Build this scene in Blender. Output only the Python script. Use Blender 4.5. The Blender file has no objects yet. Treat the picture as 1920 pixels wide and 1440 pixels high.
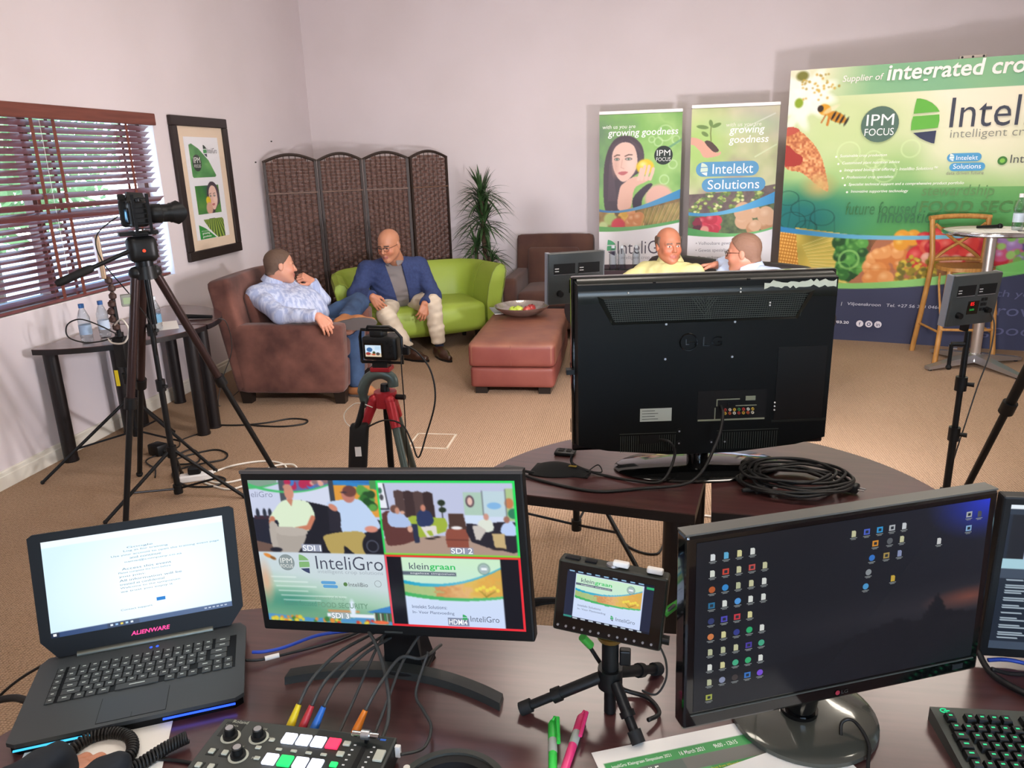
import bpy, bmesh, math, random
import numpy as np
from mathutils import Matrix, Vector

random.seed(7); np.random.seed(7)
SC = bpy.context.scene
COL = SC.collection
PI = math.pi
R = math.radians

# ---------------------------------------------------------------- camera
cam_d = bpy.data.cameras.new('camera'); cam = bpy.data.objects.new('camera', cam_d); COL.objects.link(cam)
cam_d.sensor_fit = 'HORIZONTAL'; cam_d.sensor_width = 36.0; cam_d.lens = 27.0
cam_d.clip_start = 0.05; cam_d.clip_end = 200
_Rm = Matrix(((0.9870252, 0.01579984, -0.15978619), (0.15770033, -0.28254642, 0.94620195), (-0.03019718, -0.9591235, -0.28137207)))
_M = (_Rm @ Matrix(((1, 0, 0), (0, -1, 0), (0, 0, -1)))).to_4x4(); _M.translation = (0, 0, 1.70)
cam.matrix_world = _M
SC.camera = cam

# ---------------------------------------------------------------- view
SC.view_settings.view_transform = 'Standard'
SC.view_settings.look = 'None'
SC.view_settings.gamma = 1.0
SC.view_settings.use_curve_mapping = False
SC.view_settings.exposure = 0.1

# ---------------------------------------------------------------- world: overcast bright sky
W = bpy.data.worlds.new('sky'); SC.world = W; W.use_nodes = True
_nt = W.node_tree; _nt.nodes.clear()
_o = _nt.nodes.new('ShaderNodeOutputWorld'); _b = _nt.nodes.new('ShaderNodeBackground')
_s = _nt.nodes.new('ShaderNodeTexSky')
_s.sky_type = 'HOSEK_WILKIE'; _s.turbidity = 4.0; _s.ground_albedo = 0.4
_s.sun_direction = (0.35, -0.45, 0.82)
_nt.links.new(_s.outputs[0], _b.inputs[0]); _b.inputs[1].default_value = 52.0
_nt.links.new(_b.outputs[0], _o.inputs[0])

# ---------------------------------------------------------------- large lights (ceiling fixtures; their housings are built with the ceiling)
CEIL_Z = 3.75
CEIL_LIGHTS = [(-1.2, 2.2), (1.6, 2.2), (-0.35, 5.0), (2.2, 5.4), (-0.1, -1.0)]
def area(name, loc, rot, sx, sy, power, color):
    d = bpy.data.lights.new(name, 'AREA'); d.shape = 'RECTANGLE'; d.size = sx; d.size_y = sy; d.energy = power; d.color = color
    o = bpy.data.objects.new(name, d); COL.objects.link(o); o.location = loc; o.rotation_euler = rot
    return o
for _i, (_x, _y) in enumerate(CEIL_LIGHTS):
    area('ceiling_lamp_light', (_x, _y, CEIL_Z - 0.09), (0, 0, 0), 1.2, 0.5, (17 if _x < -1 else 34) if _y < 3 else 24, (1.0, 0.90, 0.80))
area('rear_window_fill', (1.2, -2.38, 1.75), (R(-90), 0, 0), 2.6, 1.3, 85, (0.92, 0.96, 1.0))  # fill lamp added for daylight from the unseen window behind the viewer

# ---------------------------------------------------------------- helpers
def lin(c):
    if isinstance(c, str):
        c = c.lstrip('#'); c = tuple(int(c[i:i+2], 16) / 255 for i in (0, 2, 4))
    return tuple((v / 12.92 if v <= 0.04045 else ((v + 0.055) / 1.055) ** 2.4) for v in c[:3])

MATS = {}
def mat(name, color='#808080', rough=0.5, metal=0.0, col2=None, cscale=20.0, cmix=(0.35, 0.65), bump=0.0, bscale=60.0, bdist=0.002,
        emit=None, estr=0.0, trans=0.0, ior=1.45, coat=0.0, sheen=0.0, stretch=None, detail=3.0, alpha=1.0, spec=0.5):
    if name in MATS: return MATS[name]
    m = bpy.data.materials.new(name); m.use_nodes = True
    nt = m.node_tree; p = nt.nodes['Principled BSDF']; L = nt.links.new
    p.inputs['Base Color'].default_value = (*lin(color), 1)
    p.inputs['Roughness'].default_value = rough; p.inputs['Metallic'].default_value = metal
    p.inputs['Transmission Weight'].default_value = trans; p.inputs['IOR'].default_value = ior
    p.inputs['Coat Weight'].default_value = coat; p.inputs['Sheen Weight'].default_value = sheen
    p.inputs['Alpha'].default_value = alpha; p.inputs['Specular IOR Level'].default_value = spec
    if emit: p.inputs['Emission Color'].default_value = (*lin(emit), 1); p.inputs['Emission Strength'].default_value = estr
    if col2 or bump:
        tc = nt.nodes.new('ShaderNodeTexCoord'); src = tc.outputs['Object']
        if stretch:
            mp = nt.nodes.new('ShaderNodeMapping'); mp.inputs['Scale'].default_value = stretch; L(src, mp.inputs['Vector']); src = mp.outputs[0]
    if col2:
        n = nt.nodes.new('ShaderNodeTexNoise'); n.inputs['Scale'].default_value = cscale; n.inputs['Detail'].default_value = detail; L(src, n.inputs['Vector'])
        r = nt.nodes.new('ShaderNodeValToRGB'); r.color_ramp.elements[0].position = cmix[0]; r.color_ramp.elements[1].position = cmix[1]
        r.color_ramp.elements[0].color = (*lin(color), 1); r.color_ramp.elements[1].color = (*lin(col2), 1)
        L(n.outputs['Fac'], r.inputs['Fac']); L(r.outputs['Color'], p.inputs['Base Color'])
    if bump:
        n2 = nt.nodes.new('ShaderNodeTexNoise'); n2.inputs['Scale'].default_value = bscale; n2.inputs['Detail'].default_value = 4; L(src, n2.inputs['Vector'])
        b = nt.nodes.new('ShaderNodeBump'); b.inputs['Strength'].default_value = bump; b.inputs['Distance'].default_value = bdist
        L(n2.outputs['Fac'], b.inputs['Height']); L(b.outputs[0], p.inputs['Normal'])
    MATS[name] = m
    return m

def colmat(name, rough=0.5, emit=0.0, bump=0.0, sss=0.0, coat=0.0):
    """material that shows the mesh colour attribute 'Col' (flat print, screens, skin)"""
    if name in MATS: return MATS[name]
    m = bpy.data.materials.new(name); m.use_nodes = True
    nt = m.node_tree; p = nt.nodes['Principled BSDF']; L = nt.links.new
    a = nt.nodes.new('ShaderNodeVertexColor'); a.layer_name = 'Col'
    if emit:
        L(a.outputs['Color'], p.inputs['Emission Color']); p.inputs['Emission Strength'].default_value = emit
        p.inputs['Base Color'].default_value = (0.01, 0.01, 0.012, 1); p.inputs['Specular IOR Level'].default_value = 0.25
    else:
        L(a.outputs['Color'], p.inputs['Base Color'])
    p.inputs['Roughness'].default_value = rough; p.inputs['Coat Weight'].default_value = coat
    if bump:
        tc = nt.nodes.new('ShaderNodeTexCoord'); n2 = nt.nodes.new('ShaderNodeTexNoise'); n2.inputs['Scale'].default_value = 6; n2.inputs['Detail'].default_value = 2
        L(tc.outputs['Object'], n2.inputs['Vector'])
        b = nt.nodes.new('ShaderNodeBump'); b.inputs['Strength'].default_value = bump; b.inputs['Distance'].default_value = 0.02
        L(n2.outputs['Fac'], b.inputs['Height']); L(b.outputs[0], p.inputs['Normal'])
    MATS[name] = m
    return m

def tag(o, label=None, cat=None, group=None, kind=None):
    if label: o['label'] = label
    if cat: o['category'] = cat
    if group: o['group'] = group
    if kind: o['kind'] = kind
    return o
def thing(name, label, cat, loc=(0, 0, 0), rz=0.0, group=None):
    o = bpy.data.objects.new(name, None); COL.objects.link(o); o.empty_display_size = 0.1
    o.location = loc; o.rotation_euler = (0, 0, rz)
    return tag(o, label, cat, group)
def basis(o):
    return Matrix.Translation(o.location) @ o.rotation_euler.to_matrix().to_4x4() if o.rotation_mode != 'QUATERNION' else o.matrix_basis
def rotm(axis, ang): return Matrix.Rotation(ang, 4, axis)
def frame(origin, xdir, updir=(0, 0, 1)):
    """matrix with local x along xdir, local z close to updir"""
    x = Vector(xdir).normalized(); z = Vector(updir); z = (z - x * z.dot(x)).normalized(); y = z.cross(x)
    m = Matrix((x, y, z)).transposed().to_4x4(); m.translation = Vector(origin); return m

class MB:
    def __init__(self, M=None):
        self.v = []; self.f = []; self.M = M if M is not None else Matrix.Identity(4); self.c = None
    def add(self, vs, fs, M=None):
        n = len(self.v); T = self.M @ M if M is not None else self.M
        self.v += [tuple(T @ Vector(p)) for p in vs]
        self.f += [tuple(i + n for i in f) for f in fs]
        return self
    def bm(self, bm, M=None):
        bm.verts.ensure_lookup_table(); bm.verts.index_update()
        self.add([v.co[:] for v in bm.verts], [[v.index for v in f.verts] for f in bm.faces], M); bm.free(); return self
    def box(self, c, s, M=None, bev=0.0, seg=2):
        x, y, z = s[0] / 2, s[1] / 2, s[2] / 2
        if bev:
            b = bmesh.new(); bmesh.ops.create_cube(b, size=1); bmesh.ops.scale(b, vec=s, verts=b.verts)
            bmesh.ops.bevel(b, geom=list(b.edges), offset=min(bev, min(s) * 0.49), segments=seg, profile=0.5, affect='EDGES')
            bmesh.ops.translate(b, vec=c, verts=b.verts); return self.bm(b, M)
        vs = [(c[0] + a * x, c[1] + b * y, c[2] + d * z) for a in (-1, 1) for b in (-1, 1) for d in (-1, 1)]
        return self.add(vs, [(0, 1, 3, 2), (4, 6, 7, 5), (0, 4, 5, 1), (2, 3, 7, 6), (0, 2, 6, 4), (1, 5, 7, 3)], M)
    def bb(self, x0, x1, y0, y1, z0, z1, M=None, bev=0.0, seg=2):
        return self.box(((x0 + x1) / 2, (y0 + y1) / 2, (z0 + z1) / 2), (abs(x1 - x0), abs(y1 - y0), abs(z1 - z0)), M, bev, seg)
    def soft(self, c, s, r=0.04, puff=(0, 0, 0), n=8, M=None):
        """rounded, slightly puffed upholstery block"""
        key = {}; vs = []; fs = []
        h = [s[0] / 2, s[1] / 2, s[2] / 2]; r = min(r, min(h) * 0.98)
        def vid(p):
            k = tuple(round(q, 5) for q in p)
            if k in key: return key[k]
            q = [max(-h[i] + r, min(h[i] - r, p[i] * h[i])) for i in range(3)]
            d = [p[i] * h[i] - q[i] for i in range(3)]; L = math.sqrt(sum(t * t for t in d)) or 1
            o = [q[i] + d[i] / L * r if any(abs(t) > 1e-9 for t in d) else q[i] for i in range(3)]
            for i in range(3):
                if puff[i] and abs(abs(p[i]) - 1) < 1e-6:
                    j, k2 = [t for t in range(3) if t != i]
                    o[i] += math.copysign(puff[i] * (1 - p[j] ** 2) * (1 - p[k2] ** 2), p[i])
            key[k] = len(vs); vs.append((o[0] + c[0], o[1] + c[1], o[2] + c[2])); return key[k]
        t = [-1 + 2 * i / n for i in range(n + 1)]
        # denser towards the edges
        t = [math.copysign(abs(a) ** 0.55, a) if a else 0.0 for a in t]
        for ax in range(3):
            j, k = [(1, 2), (2, 0), (0, 1)][ax]
            for sg in (-1, 1):
                for a in range(n):
                    for b in range(n):
                        q = []
                        for (u, w) in ((a, b), (a + 1, b), (a + 1, b + 1), (a, b + 1)):
                            p = [0, 0, 0]; p[ax] = sg; p[j] = t[u]; p[k] = t[w]; q.append(vid(p))
                        fs.append(q if sg > 0 else q[::-1])
        return self.add(vs, fs, M)
    def cyl(self, p0, p1, r0, r1=None, n=16, cap=True, M=None):
        r1 = r0 if r1 is None else r1
        p0 = Vector(p0); p1 = Vector(p1); d = (p1 - p0)
        if d.length < 1e-9: return self
        d.normalize(); a = d.orthogonal().normalized(); b = d.cross(a)
        vs = [p + (a * math.cos(2 * PI * i / n) + b * math.sin(2 * PI * i / n)) * r for p, r in ((p0, r0), (p1, r1)) for i in range(n)]
        fs = [(i, (i + 1) % n, n + (i + 1) % n, n + i) for i in range(n)]
        if cap: fs += [tuple(range(n))[::-1], tuple(range(n, 2 * n))]
        return self.add(vs, fs, M)
    def tube(self, pts, r, n=8, closed=False, M=None, cap=True):
        P = [Vector(p) for p in pts]; k = len(P); rr = r if isinstance(r, (list, tuple)) else [r] * k
        up = None; vs = []; fs = []
        for i in range(k):
            t = (P[(i + 1) % k] - P[i - 1]) if closed else (P[min(i + 1, k - 1)] - P[max(i - 1, 0)])
            t.normalize()
            if up is None: up = t.orthogonal().normalized()
            up = (up - t * up.dot(t)); up = up.normalized() if up.length > 1e-6 else t.orthogonal().normalized()
            b = t.cross(up)
            vs += [P[i] + (up * math.cos(2 * PI * j / n) + b * math.sin(2 * PI * j / n)) * rr[i] for j in range(n)]
        for i in range(k if closed else k - 1):
            a = i * n; c = ((i + 1) % k) * n
            fs += [(a + j, a + (j + 1) % n, c + (j + 1) % n, c + j) for j in range(n)]
        if not closed and cap: fs += [tuple(range(n))[::-1], tuple(range((k - 1) * n, k * n))]
        return self.add(vs, fs, M)
    def lathe(self, prof, n=24, M=None, c=(0, 0, 0)):
        vs = []; fs = []; k = len(prof)
        for (r, z) in prof: vs += [(c[0] + r * math.cos(2 * PI * j / n), c[1] + r * math.sin(2 * PI * j / n), c[2] + z) for j in range(n)]
        for i in range(k - 1):
            for j in range(n): fs.append((i * n + j, i * n + (j + 1) % n, (i + 1) * n + (j + 1) % n, (i + 1) * n + j))
        if prof[0][0] > 1e-6: fs.append(tuple(range(n))[::-1])
        if prof[-1][0] > 1e-6: fs.append(tuple(range((k - 1) * n, k * n)))
        return self.add(vs, fs, M)
    def ball(self, c, r, n=12, M=None, s=(1, 1, 1)):
        m = n // 2; vs = []; fs = []
        for i in range(m + 1):
            th = PI * i / m
            vs += [(c[0] + s[0] * r * math.sin(th) * math.cos(2 * PI * j / n), c[1] + s[1] * r * math.sin(th) * math.sin(2 * PI * j / n), c[2] + s[2] * r * math.cos(th)) for j in range(n)]
        for i in range(m):
            for j in range(n): fs.append((i * n + j, (i + 1) * n + j, (i + 1) * n + (j + 1) % n, i * n + (j + 1) % n))
        return self.add(vs, fs, M)
    def prism(self, poly, z0, z1, M=None):
        n = len(poly); a = sum(poly[i][0] * poly[(i + 1) % n][1] - poly[(i + 1) % n][0] * poly[i][1] for i in range(n))
        if a < 0: poly = poly[::-1]
        vs = [(p[0], p[1], z0) for p in poly] + [(p[0], p[1], z1) for p in poly]
        fs = [tuple(range(n))[::-1], tuple(range(n, 2 * n))] + [(i, (i + 1) % n, n + (i + 1) % n, n + i) for i in range(n)]
        return self.add(vs, fs, M)
    def quad(self, a, b, c, d): return self.add([a, b, c, d], [(0, 1, 2, 3)])
    def build(self, name, m=None, parent=None, smooth=False, world=False, label=None, cat=None, group=None, kind=None, cols=None):
        vs = self.v; loc = None
        if parent is not None and world:
            p = parent; I = Matrix.Identity(4); chain = []
            while p is not None: chain.append(p); p = p.parent
            for q in reversed(chain): I = I @ basis(q)
            I = I.inverted(); vs = [tuple(I @ Vector(p)) for p in vs]
        if parent is None:
            a = np.array(vs); lo = a.min(0); hi = a.max(0); loc = ((lo[0] + hi[0]) / 2, (lo[1] + hi[1]) / 2, lo[2])
            vs = (a - np.array(loc)).tolist()
        me = bpy.data.meshes.new(name); me.from_pydata(vs, [], self.f); me.update()
        if cols is not None: setcol(me, cols)
        if smooth:
            me.polygons.foreach_set('use_smooth', [True] * len(me.polygons))
            if smooth != 'all':
                try: me.set_sharp_from_angle(angle=R(42))
                except Exception: pass
        if m: me.materials.append(m)
        o = bpy.data.objects.new(name, me); COL.objects.link(o)
        if loc: o.location = loc
        if parent is not None: o.parent = parent
        return tag(o, label, cat, group, kind)

def setcol(me, cols):
    a = np.ones((len(me.vertices), 4), np.float32); a[:, :3] = np.asarray(cols, np.float32)
    at = me.color_attributes.new('Col', 'FLOAT_COLOR', 'POINT'); at.data.foreach_set('color', a.ravel())

def npmesh(name, v, f, m, parent=None, cols=None, smooth=True, inv=None, **kw):
    """fast mesh from numpy arrays (quads)"""
    v = np.asarray(v, float)
    if inv is not None:
        A = np.array(inv); v = v @ A[:3, :3].T + A[:3, 3]
    loc = None
    if parent is None:
        lo = v.min(0); hi = v.max(0); loc = np.array([(lo[0] + hi[0]) / 2, (lo[1] + hi[1]) / 2, lo[2]]); v = v - loc
    f = np.asarray(f, np.int32); me = bpy.data.meshes.new(name)
    me.vertices.add(len(v)); me.vertices.foreach_set('co', v.astype(np.float32).ravel())
    k = f.shape[1]; me.loops.add(f.size); me.loops.foreach_set('vertex_index', f.ravel())
    me.polygons.add(len(f)); me.polygons.foreach_set('loop_start', np.arange(0, f.size, k, dtype=np.int32))
    me.update(calc_edges=True); me.validate()
    me.polygons.foreach_set('use_smooth', [bool(smooth)] * len(me.polygons))
    if cols is not None: setcol(me, cols)
    me.materials.append(m)
    o = bpy.data.objects.new(name, me); COL.objects.link(o)
    if loc is not None: o.location = loc
    if parent is not None: o.parent = parent
    return tag(o, **kw)

def spline(pts, n=8, closed=False):
    """Catmull-Rom through points"""
    P = [Vector(p) for p in pts]; k = len(P); out = []
    for i in range(k if closed else k - 1):
        a = P[i - 1] if (closed or i > 0) else P[0]; b = P[i]; c = P[(i + 1) % k]; d = P[(i + 2) % k] if (closed or i + 2 < k) else P[-1]
        for j in range(n):
            t = j / n
            out.append(0.5 * ((2 * b) + (c - a) * t + (2 * a - 5 * b + 4 * c - d) * t * t + (3 * b - a - 3 * c + d) * t ** 3))
    if not closed: out.append(P[-1])
    return out

_FONT = {}
def text_mesh(s, size, offset=0.0, shear=0.0, ext=0.0, spacing=1.0, mono=False):
    cu = bpy.data.curves.new('lettering', 'FONT'); cu.body = s; cu.size = size; cu.offset = offset; cu.shear = shear
    cu.resolution_u = 3; cu.extrude = ext; cu.space_character = spacing
    ob = bpy.data.objects.new('lettering_source', cu); COL.objects.link(ob)
    dg = bpy.context.evaluated_depsgraph_get(); me = bpy.data.meshes.new_from_object(ob.evaluated_get(dg))
    bpy.data.objects.remove(ob); bpy.data.curves.remove(cu)
    return me
def lettering(s, M, m, parent, width=None, height=None, offset=0.0, shear=0.0, name='lettering', align='L', ext=0.0, fn=None):
    """text laid in the local xy plane of M (parent space), scaled to width x height"""
    me = text_mesh(s, 1.0, offset, shear, ext)
    n = len(me.vertices); a = np.empty(n * 3, np.float32); me.vertices.foreach_get('co', a); a = a.reshape(-1, 3)
    lo = a.min(0); hi = a.max(0); sx = sy = None
    if width: sx = width / max(hi[0] - lo[0], 1e-6)
    if height: sy = height / max(hi[1] - lo[1], 1e-6)
    if sx is None: sx = sy
    if sy is None: sy = sx
    a = a - np.array([lo[0] if align == 'L' else ((lo[0] + hi[0]) / 2 if align == 'C' else hi[0]), lo[1], 0])
    a[:, 0] *= sx; a[:, 1] *= sy
    if fn is not None: a = np.array([fn(p) for p in a], np.float32)
    A = np.array(M); a = a @ A[:3, :3].T + A[:3, 3]
    me.vertices.foreach_set('co', a.astype(np.float32).ravel()); me.update(); me.name = name
    me.materials.clear(); me.materials.append(m)
    o = bpy.data.objects.new(name, me); COL.objects.link(o)
    if parent is not None: o.parent = parent
    return o
# ================================================================ materials of the room
def carpet_mat():
    m = bpy.data.materials.new('loop_carpet'); m.use_nodes = True; nt = m.node_tree; p = nt.nodes['Principled BSDF']; L = nt.links.new; N = nt.nodes.new
    tc = N('ShaderNodeTexCoord')
    mp = N('ShaderNodeMapping'); mp.inputs['Scale'].default_value = (1, 1, 1); L(tc.outputs['Object'], mp.inputs['Vector'])
    wv = N('ShaderNodeTexWave'); wv.wave_type = 'BANDS'; wv.bands_direction = 'X'; wv.inputs['Scale'].default_value = 24; wv.inputs['Distortion'].default_value = 1.5; wv.inputs['Detail'].default_value = 2; wv.inputs['Detail Scale'].default_value = 6; L(mp.outputs[0], wv.inputs['Vector'])
    wy = N('ShaderNodeTexWave'); wy.wave_type = 'BANDS'; wy.bands_direction = 'Y'; wy.inputs['Scale'].default_value = 34; wy.inputs['Distortion'].default_value = 3; L(mp.outputs[0], wy.inputs['Vector'])
    mul = N('ShaderNodeMath'); mul.operation = 'MULTIPLY'; L(wv.outputs['Fac'], mul.inputs[0]); L(wy.outputs['Fac'], mul.inputs[1])
    n = N('ShaderNodeTexNoise'); n.inputs['Scale'].default_value = 90; n.inputs['Detail'].default_value = 4; L(mp.outputs[0], n.inputs['Vector'])
    n2 = N('ShaderNodeTexNoise'); n2.inputs['Scale'].default_value = 0.9; n2.inputs['Detail'].default_value = 3; L(mp.outputs[0], n2.inputs['Vector'])
    ad = N('ShaderNodeMath'); ad.operation = 'ADD'; L(mul.outputs[0], ad.inputs[0]); L(n.outputs['Fac'], ad.inputs[1])
    r = N('ShaderNodeValToRGB'); L(ad.outputs[0], r.inputs['Fac'])
    r.color_ramp.elements[0].position = 0.25; r.color_ramp.elements[0].color = (*lin('#7a6450'), 1)
    r.color_ramp.elements[1].position = 1.25 / 1.3; r.color_ramp.elements[1].color = (*lin('#bd9f84'), 1)
    mx = N('ShaderNodeMix'); mx.data_type = 'RGBA'; mx.blend_type = 'MULTIPLY'; mx.inputs[0].default_value = 0.5
    r2 = N('ShaderNodeValToRGB'); r2.color_ramp.elements[0].position = 0.3; r2.color_ramp.elements[0].color = (0.72, 0.68, 0.6, 1); r2.color_ramp.elements[1].position = 0.7; r2.color_ramp.elements[1].color = (1, 1, 1, 1)
    L(n2.outputs['Fac'], r2.inputs['Fac']); L(r.outputs['Color'], mx.inputs[6]); L(r2.outputs['Color'], mx.inputs[7]); L(mx.outputs[2], p.inputs['Base Color'])
    b = N('ShaderNodeBump'); b.inputs['Strength'].default_value = 0.7; b.inputs['Distance'].default_value = 0.006; L(ad.outputs[0], b.inputs['Height']); L(b.outputs[0], p.inputs['Normal'])
    p.inputs['Roughness'].default_value = 0.95; p.inputs['Specular IOR Level'].default_value = 0.15
    return m
def glass_mat(name='window_glass', tint=(1, 1, 1), gl=0.06):
    m = bpy.data.materials.new(name); m.use_nodes = True; nt = m.node_tree; nt.nodes.clear(); N = nt.nodes.new
    o = N('ShaderNodeOutputMaterial'); mx = N('ShaderNodeMixShader'); t = N('ShaderNodeBsdfTransparent'); g = N('ShaderNodeBsdfGlossy')
    t.inputs[0].default_value = (*tint, 1); g.inputs['Roughness'].default_value = 0.02; mx.inputs[0].default_value = gl
    nt.links.new(t.outputs[0], mx.inputs[1]); nt.links.new(g.outputs[0], mx.inputs[2]); nt.links.new(mx.outputs[0], o.inputs[0])
    return m
M_WALL = mat('wall_paint', '#e0d6d8', 0.85, col2='#dbd1d2', cscale=1.3, bump=0.05, bscale=220, bdist=0.001)
M_CARPET = carpet_mat()
M_CEIL = mat('ceiling_paint', '#e6e0da', 0.9)
M_SKIRT = mat('skirting_paint', '#e2ddcf', 0.45)
M_REVEAL = mat('reveal_paint', '#e4e0e0', 0.7)
M_BLACKP = mat('black_plastic', '#121314', 0.42, spec=0.35, bump=0.04, bscale=500, bdist=0.0005)
M_GLOSSB = mat('gloss_black', '#08090a', 0.09, coat=0.5)
M_DARKM = mat('dark_metal', '#1c1d1f', 0.35, 0.6)
M_RUBBER = mat('black_rubber', '#0e0e0f', 0.7)
M_CHROME = mat('chrome', '#c9cacc', 0.16, 1.0)
M_ALU = mat('aluminium', '#b9babd', 0.35, 0.9)
M_WHITEP = mat('white_plastic', '#e4e2de', 0.4)
M_WOODT = mat('mahogany_top', '#502e2d', 0.34, col2='#432525', cscale=3.0, stretch=(1.5, 22, 2), coat=0.9, spec=0.8); M_WOODT.node_tree.nodes['Principled BSDF'].inputs['Coat Roughness'].default_value = 0.22
M_WOODE = mat('table_edge', '#151112', 0.4)
M_SUEDE = mat('brown_suede', '#4d2d26', 0.9, col2='#7a4f43', cscale=5.0, cmix=(0.34, 0.70), bump=0.12, bscale=70, bdist=0.003, sheen=0.15, detail=5)
M_SUEDE2 = mat('dark_brown_suede', '#4d322c', 0.9, col2='#5a3d32', cscale=5, bump=0.12, bscale=70, bdist=0.003, sheen=0.12)
M_OTTO = mat('red_brown_leather', '#723831', 0.5, col2='#7e443a', cscale=4, bump=0.15, bscale=35, bdist=0.003)
M_OTTOT = mat('worn_tan_leather', '#7a4c3e', 0.5, col2='#8a5a46', cscale=6, bump=0.2, bscale=30, bdist=0.003)
M_GREEN = mat('lime_vinyl', '#8fa43a', 0.45, col2='#98ac44', cscale=3, bump=0.05, bscale=18, bdist=0.006)
M_BLEATH = mat('black_leather', '#221e1f', 0.45, bump=0.2, bscale=40, bdist=0.003)
M_LEGD = mat('dark_leg_wood', '#1d1613', 0.4)
M_PAPER = mat('paper', '#ecebe6', 0.7)
M_PORT = mat('socket_hole', '#050505', 0.8)

# ================================================================ shell
XW, YB, XR, YF = -3.515, 8.28, 5.2, -2.5
def struct(o): o['kind'] = 'structure'; return o
struct(MB().bb(XW - 0.2, XR, YF, YB + 0.2, -0.1, 0).build('floor', M_CARPET))
struct(MB().bb(XW - 0.2, XR, YF, YB + 0.2, CEIL_Z, CEIL_Z + 0.1).build('ceiling', M_CEIL))
struct(MB().bb(XW - 0.2, XR, YB, YB + 0.2, 0, CEIL_Z).build('wall_back', M_WALL))
struct(MB().bb(XR, XR + 0.2, YF, YB + 0.2, 0, CEIL_Z).build('wall_right', M_WALL))
# front wall behind the viewer with an opening for daylight
fw = MB(); fw.bb(XW - 0.2, XR, YF - 0.2, YF, 0, 1.05).bb(XW - 0.2, XR, YF - 0.2, YF, 2.45, CEIL_Z).bb(XW - 0.2, -0.15, YF - 0.2, YF, 1.05, 2.45).bb(2.55, XR, YF - 0.2, YF, 1.05, 2.45)
struct(fw.build('wall_front', M_WALL))
w2 = bpy.data.objects.new('window_2', None); COL.objects.link(w2); w2.location = (1.2, YF - 0.1, 1.05); w2['kind'] = 'structure'  # unseen window, added to go with the rear fill lamp
MB().bb(-1.35, 1.35, -.03, .03, 0, .05).bb(-1.35, 1.35, -.03, .03, 1.35, 1.4).bb(-1.35, -1.3, -.03, .03, 0, 1.4).bb(1.3, 1.35, -.03, .03, 0, 1.4).bb(-.03, .03, -.03, .03, .05, 1.35).build('window_frame', M_SKIRT, w2)
for _a in (-1.3, .03): MB().bb(_a, _a + 1.27, -.003, .003, .05, 1.35).build('pane', glass_mat(), w2)
# left wall with the window opening
WY0, WY1, WZ0, WZ1 = 1.9, 5.43, 0.925, 2.09
lw = MB()
lw.bb(XW - 0.2, XW, YF, WY0, 0, CEIL_Z).bb(XW - 0.2, XW, WY1, YB, 0, CEIL_Z).bb(XW - 0.2, XW, WY0, WY1, 0, WZ0).bb(XW - 0.2, XW, WY0, WY1, WZ1, CEIL_Z)
struct(lw.build('wall_left', M_WALL))
# skirting: two-step profile
sk = MB(); prof = [(0, 0), (0.016, 0), (0.016, 0.072), (0.011, 0.076), (0.011, 0.094), (0.006, 0.102), (0, 0.102)]
vs = [(XW + a, y, z) for y in (YF, YB) for a, z in prof]; k = len(prof)
sk.add(vs, [(i, (i + 1) % k, k + (i + 1) % k, k + i) for i in range(k)])
struct(sk.build('baseboard_left', M_SKIRT))
sk = MB(); vs = [(x, YB - a, z) for x in (XW, XR) for a, z in prof]; sk.add(vs, [(i, k + i, k + (i + 1) % k, (i + 1) % k) for i in range(k)])
struct(sk.build('baseboard_back', M_SKIRT))

# window in the left wall: frame, mullions, panes, sill
win = bpy.data.objects.new('window_1', None); COL.objects.link(win); win.location = (XW - 0.14, (WY0 + WY1) / 2, WZ0); win['kind'] = 'structure'
M_WFR = mat('window_frame_paint', '#5a3a30', 0.5)
hw = (WY1 - WY0) / 2; hh = WZ1 - WZ0
f = MB().bb(-0.03, 0.03, -hw, hw, 0, 0.05).bb(-0.03, 0.03, -hw, hw, hh - 0.05, hh).bb(-0.03, 0.03, -hw, -hw + 0.05, 0, hh).bb(-0.03, 0.03, hw - 0.05, hw, 0, hh)
for q in (-0.62, 0.62): f.bb(-0.03, 0.03, q - 0.03, q + 0.03, 0.05, hh - 0.05)
f.build('window_frame', M_WFR, win)
M_GLASS = glass_mat()
for a, b in ((-hw + 0.05, -0.65), (-0.59, 0.59), (0.65, hw - 0.05)):
    MB().bb(-0.003, 0.003, a, b, 0.05, hh - 0.05).build('pane', M_GLASS, win)
rv = MB().bb(0.03, 0.138, -hw, hw, -0.004, 0.004).bb(0.03, 0.138, hw - 0.004, hw, 0, hh).bb(0.03, 0.138, -hw, hw, hh - 0.004, hh)
rv.build('window_reveal', M_REVEAL, win)

# venetian blind with separate slats
bl = thing('venetian_blind', 'reddish brown wooden venetian blind hanging in the window', 'blind', (XW - 0.03, 0, WZ0))
M_SLAT = mat('slat_wood', '#85504e', 0.3, col2='#764544', cscale=3, stretch=(4, 1, 10), coat=0.2)
M_VAL = mat('valance_wood', '#7a4438', 0.45, col2='#6c3a30', cscale=3, stretch=(4, 1, 20))
B0, B1 = WY0 + 0.03, WY1 - 0.045
MB().bb(0.0, 0.05, WY0 - 0.02, WY1 + 0.012, hh - 0.078, hh + 0.004, bev=0.006).build('valance', M_VAL, bl)
MB().bb(-0.022, 0.022, B0, B1, hh - 0.06, hh - 0.025).build('head_rail', M_SLAT, bl)
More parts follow.
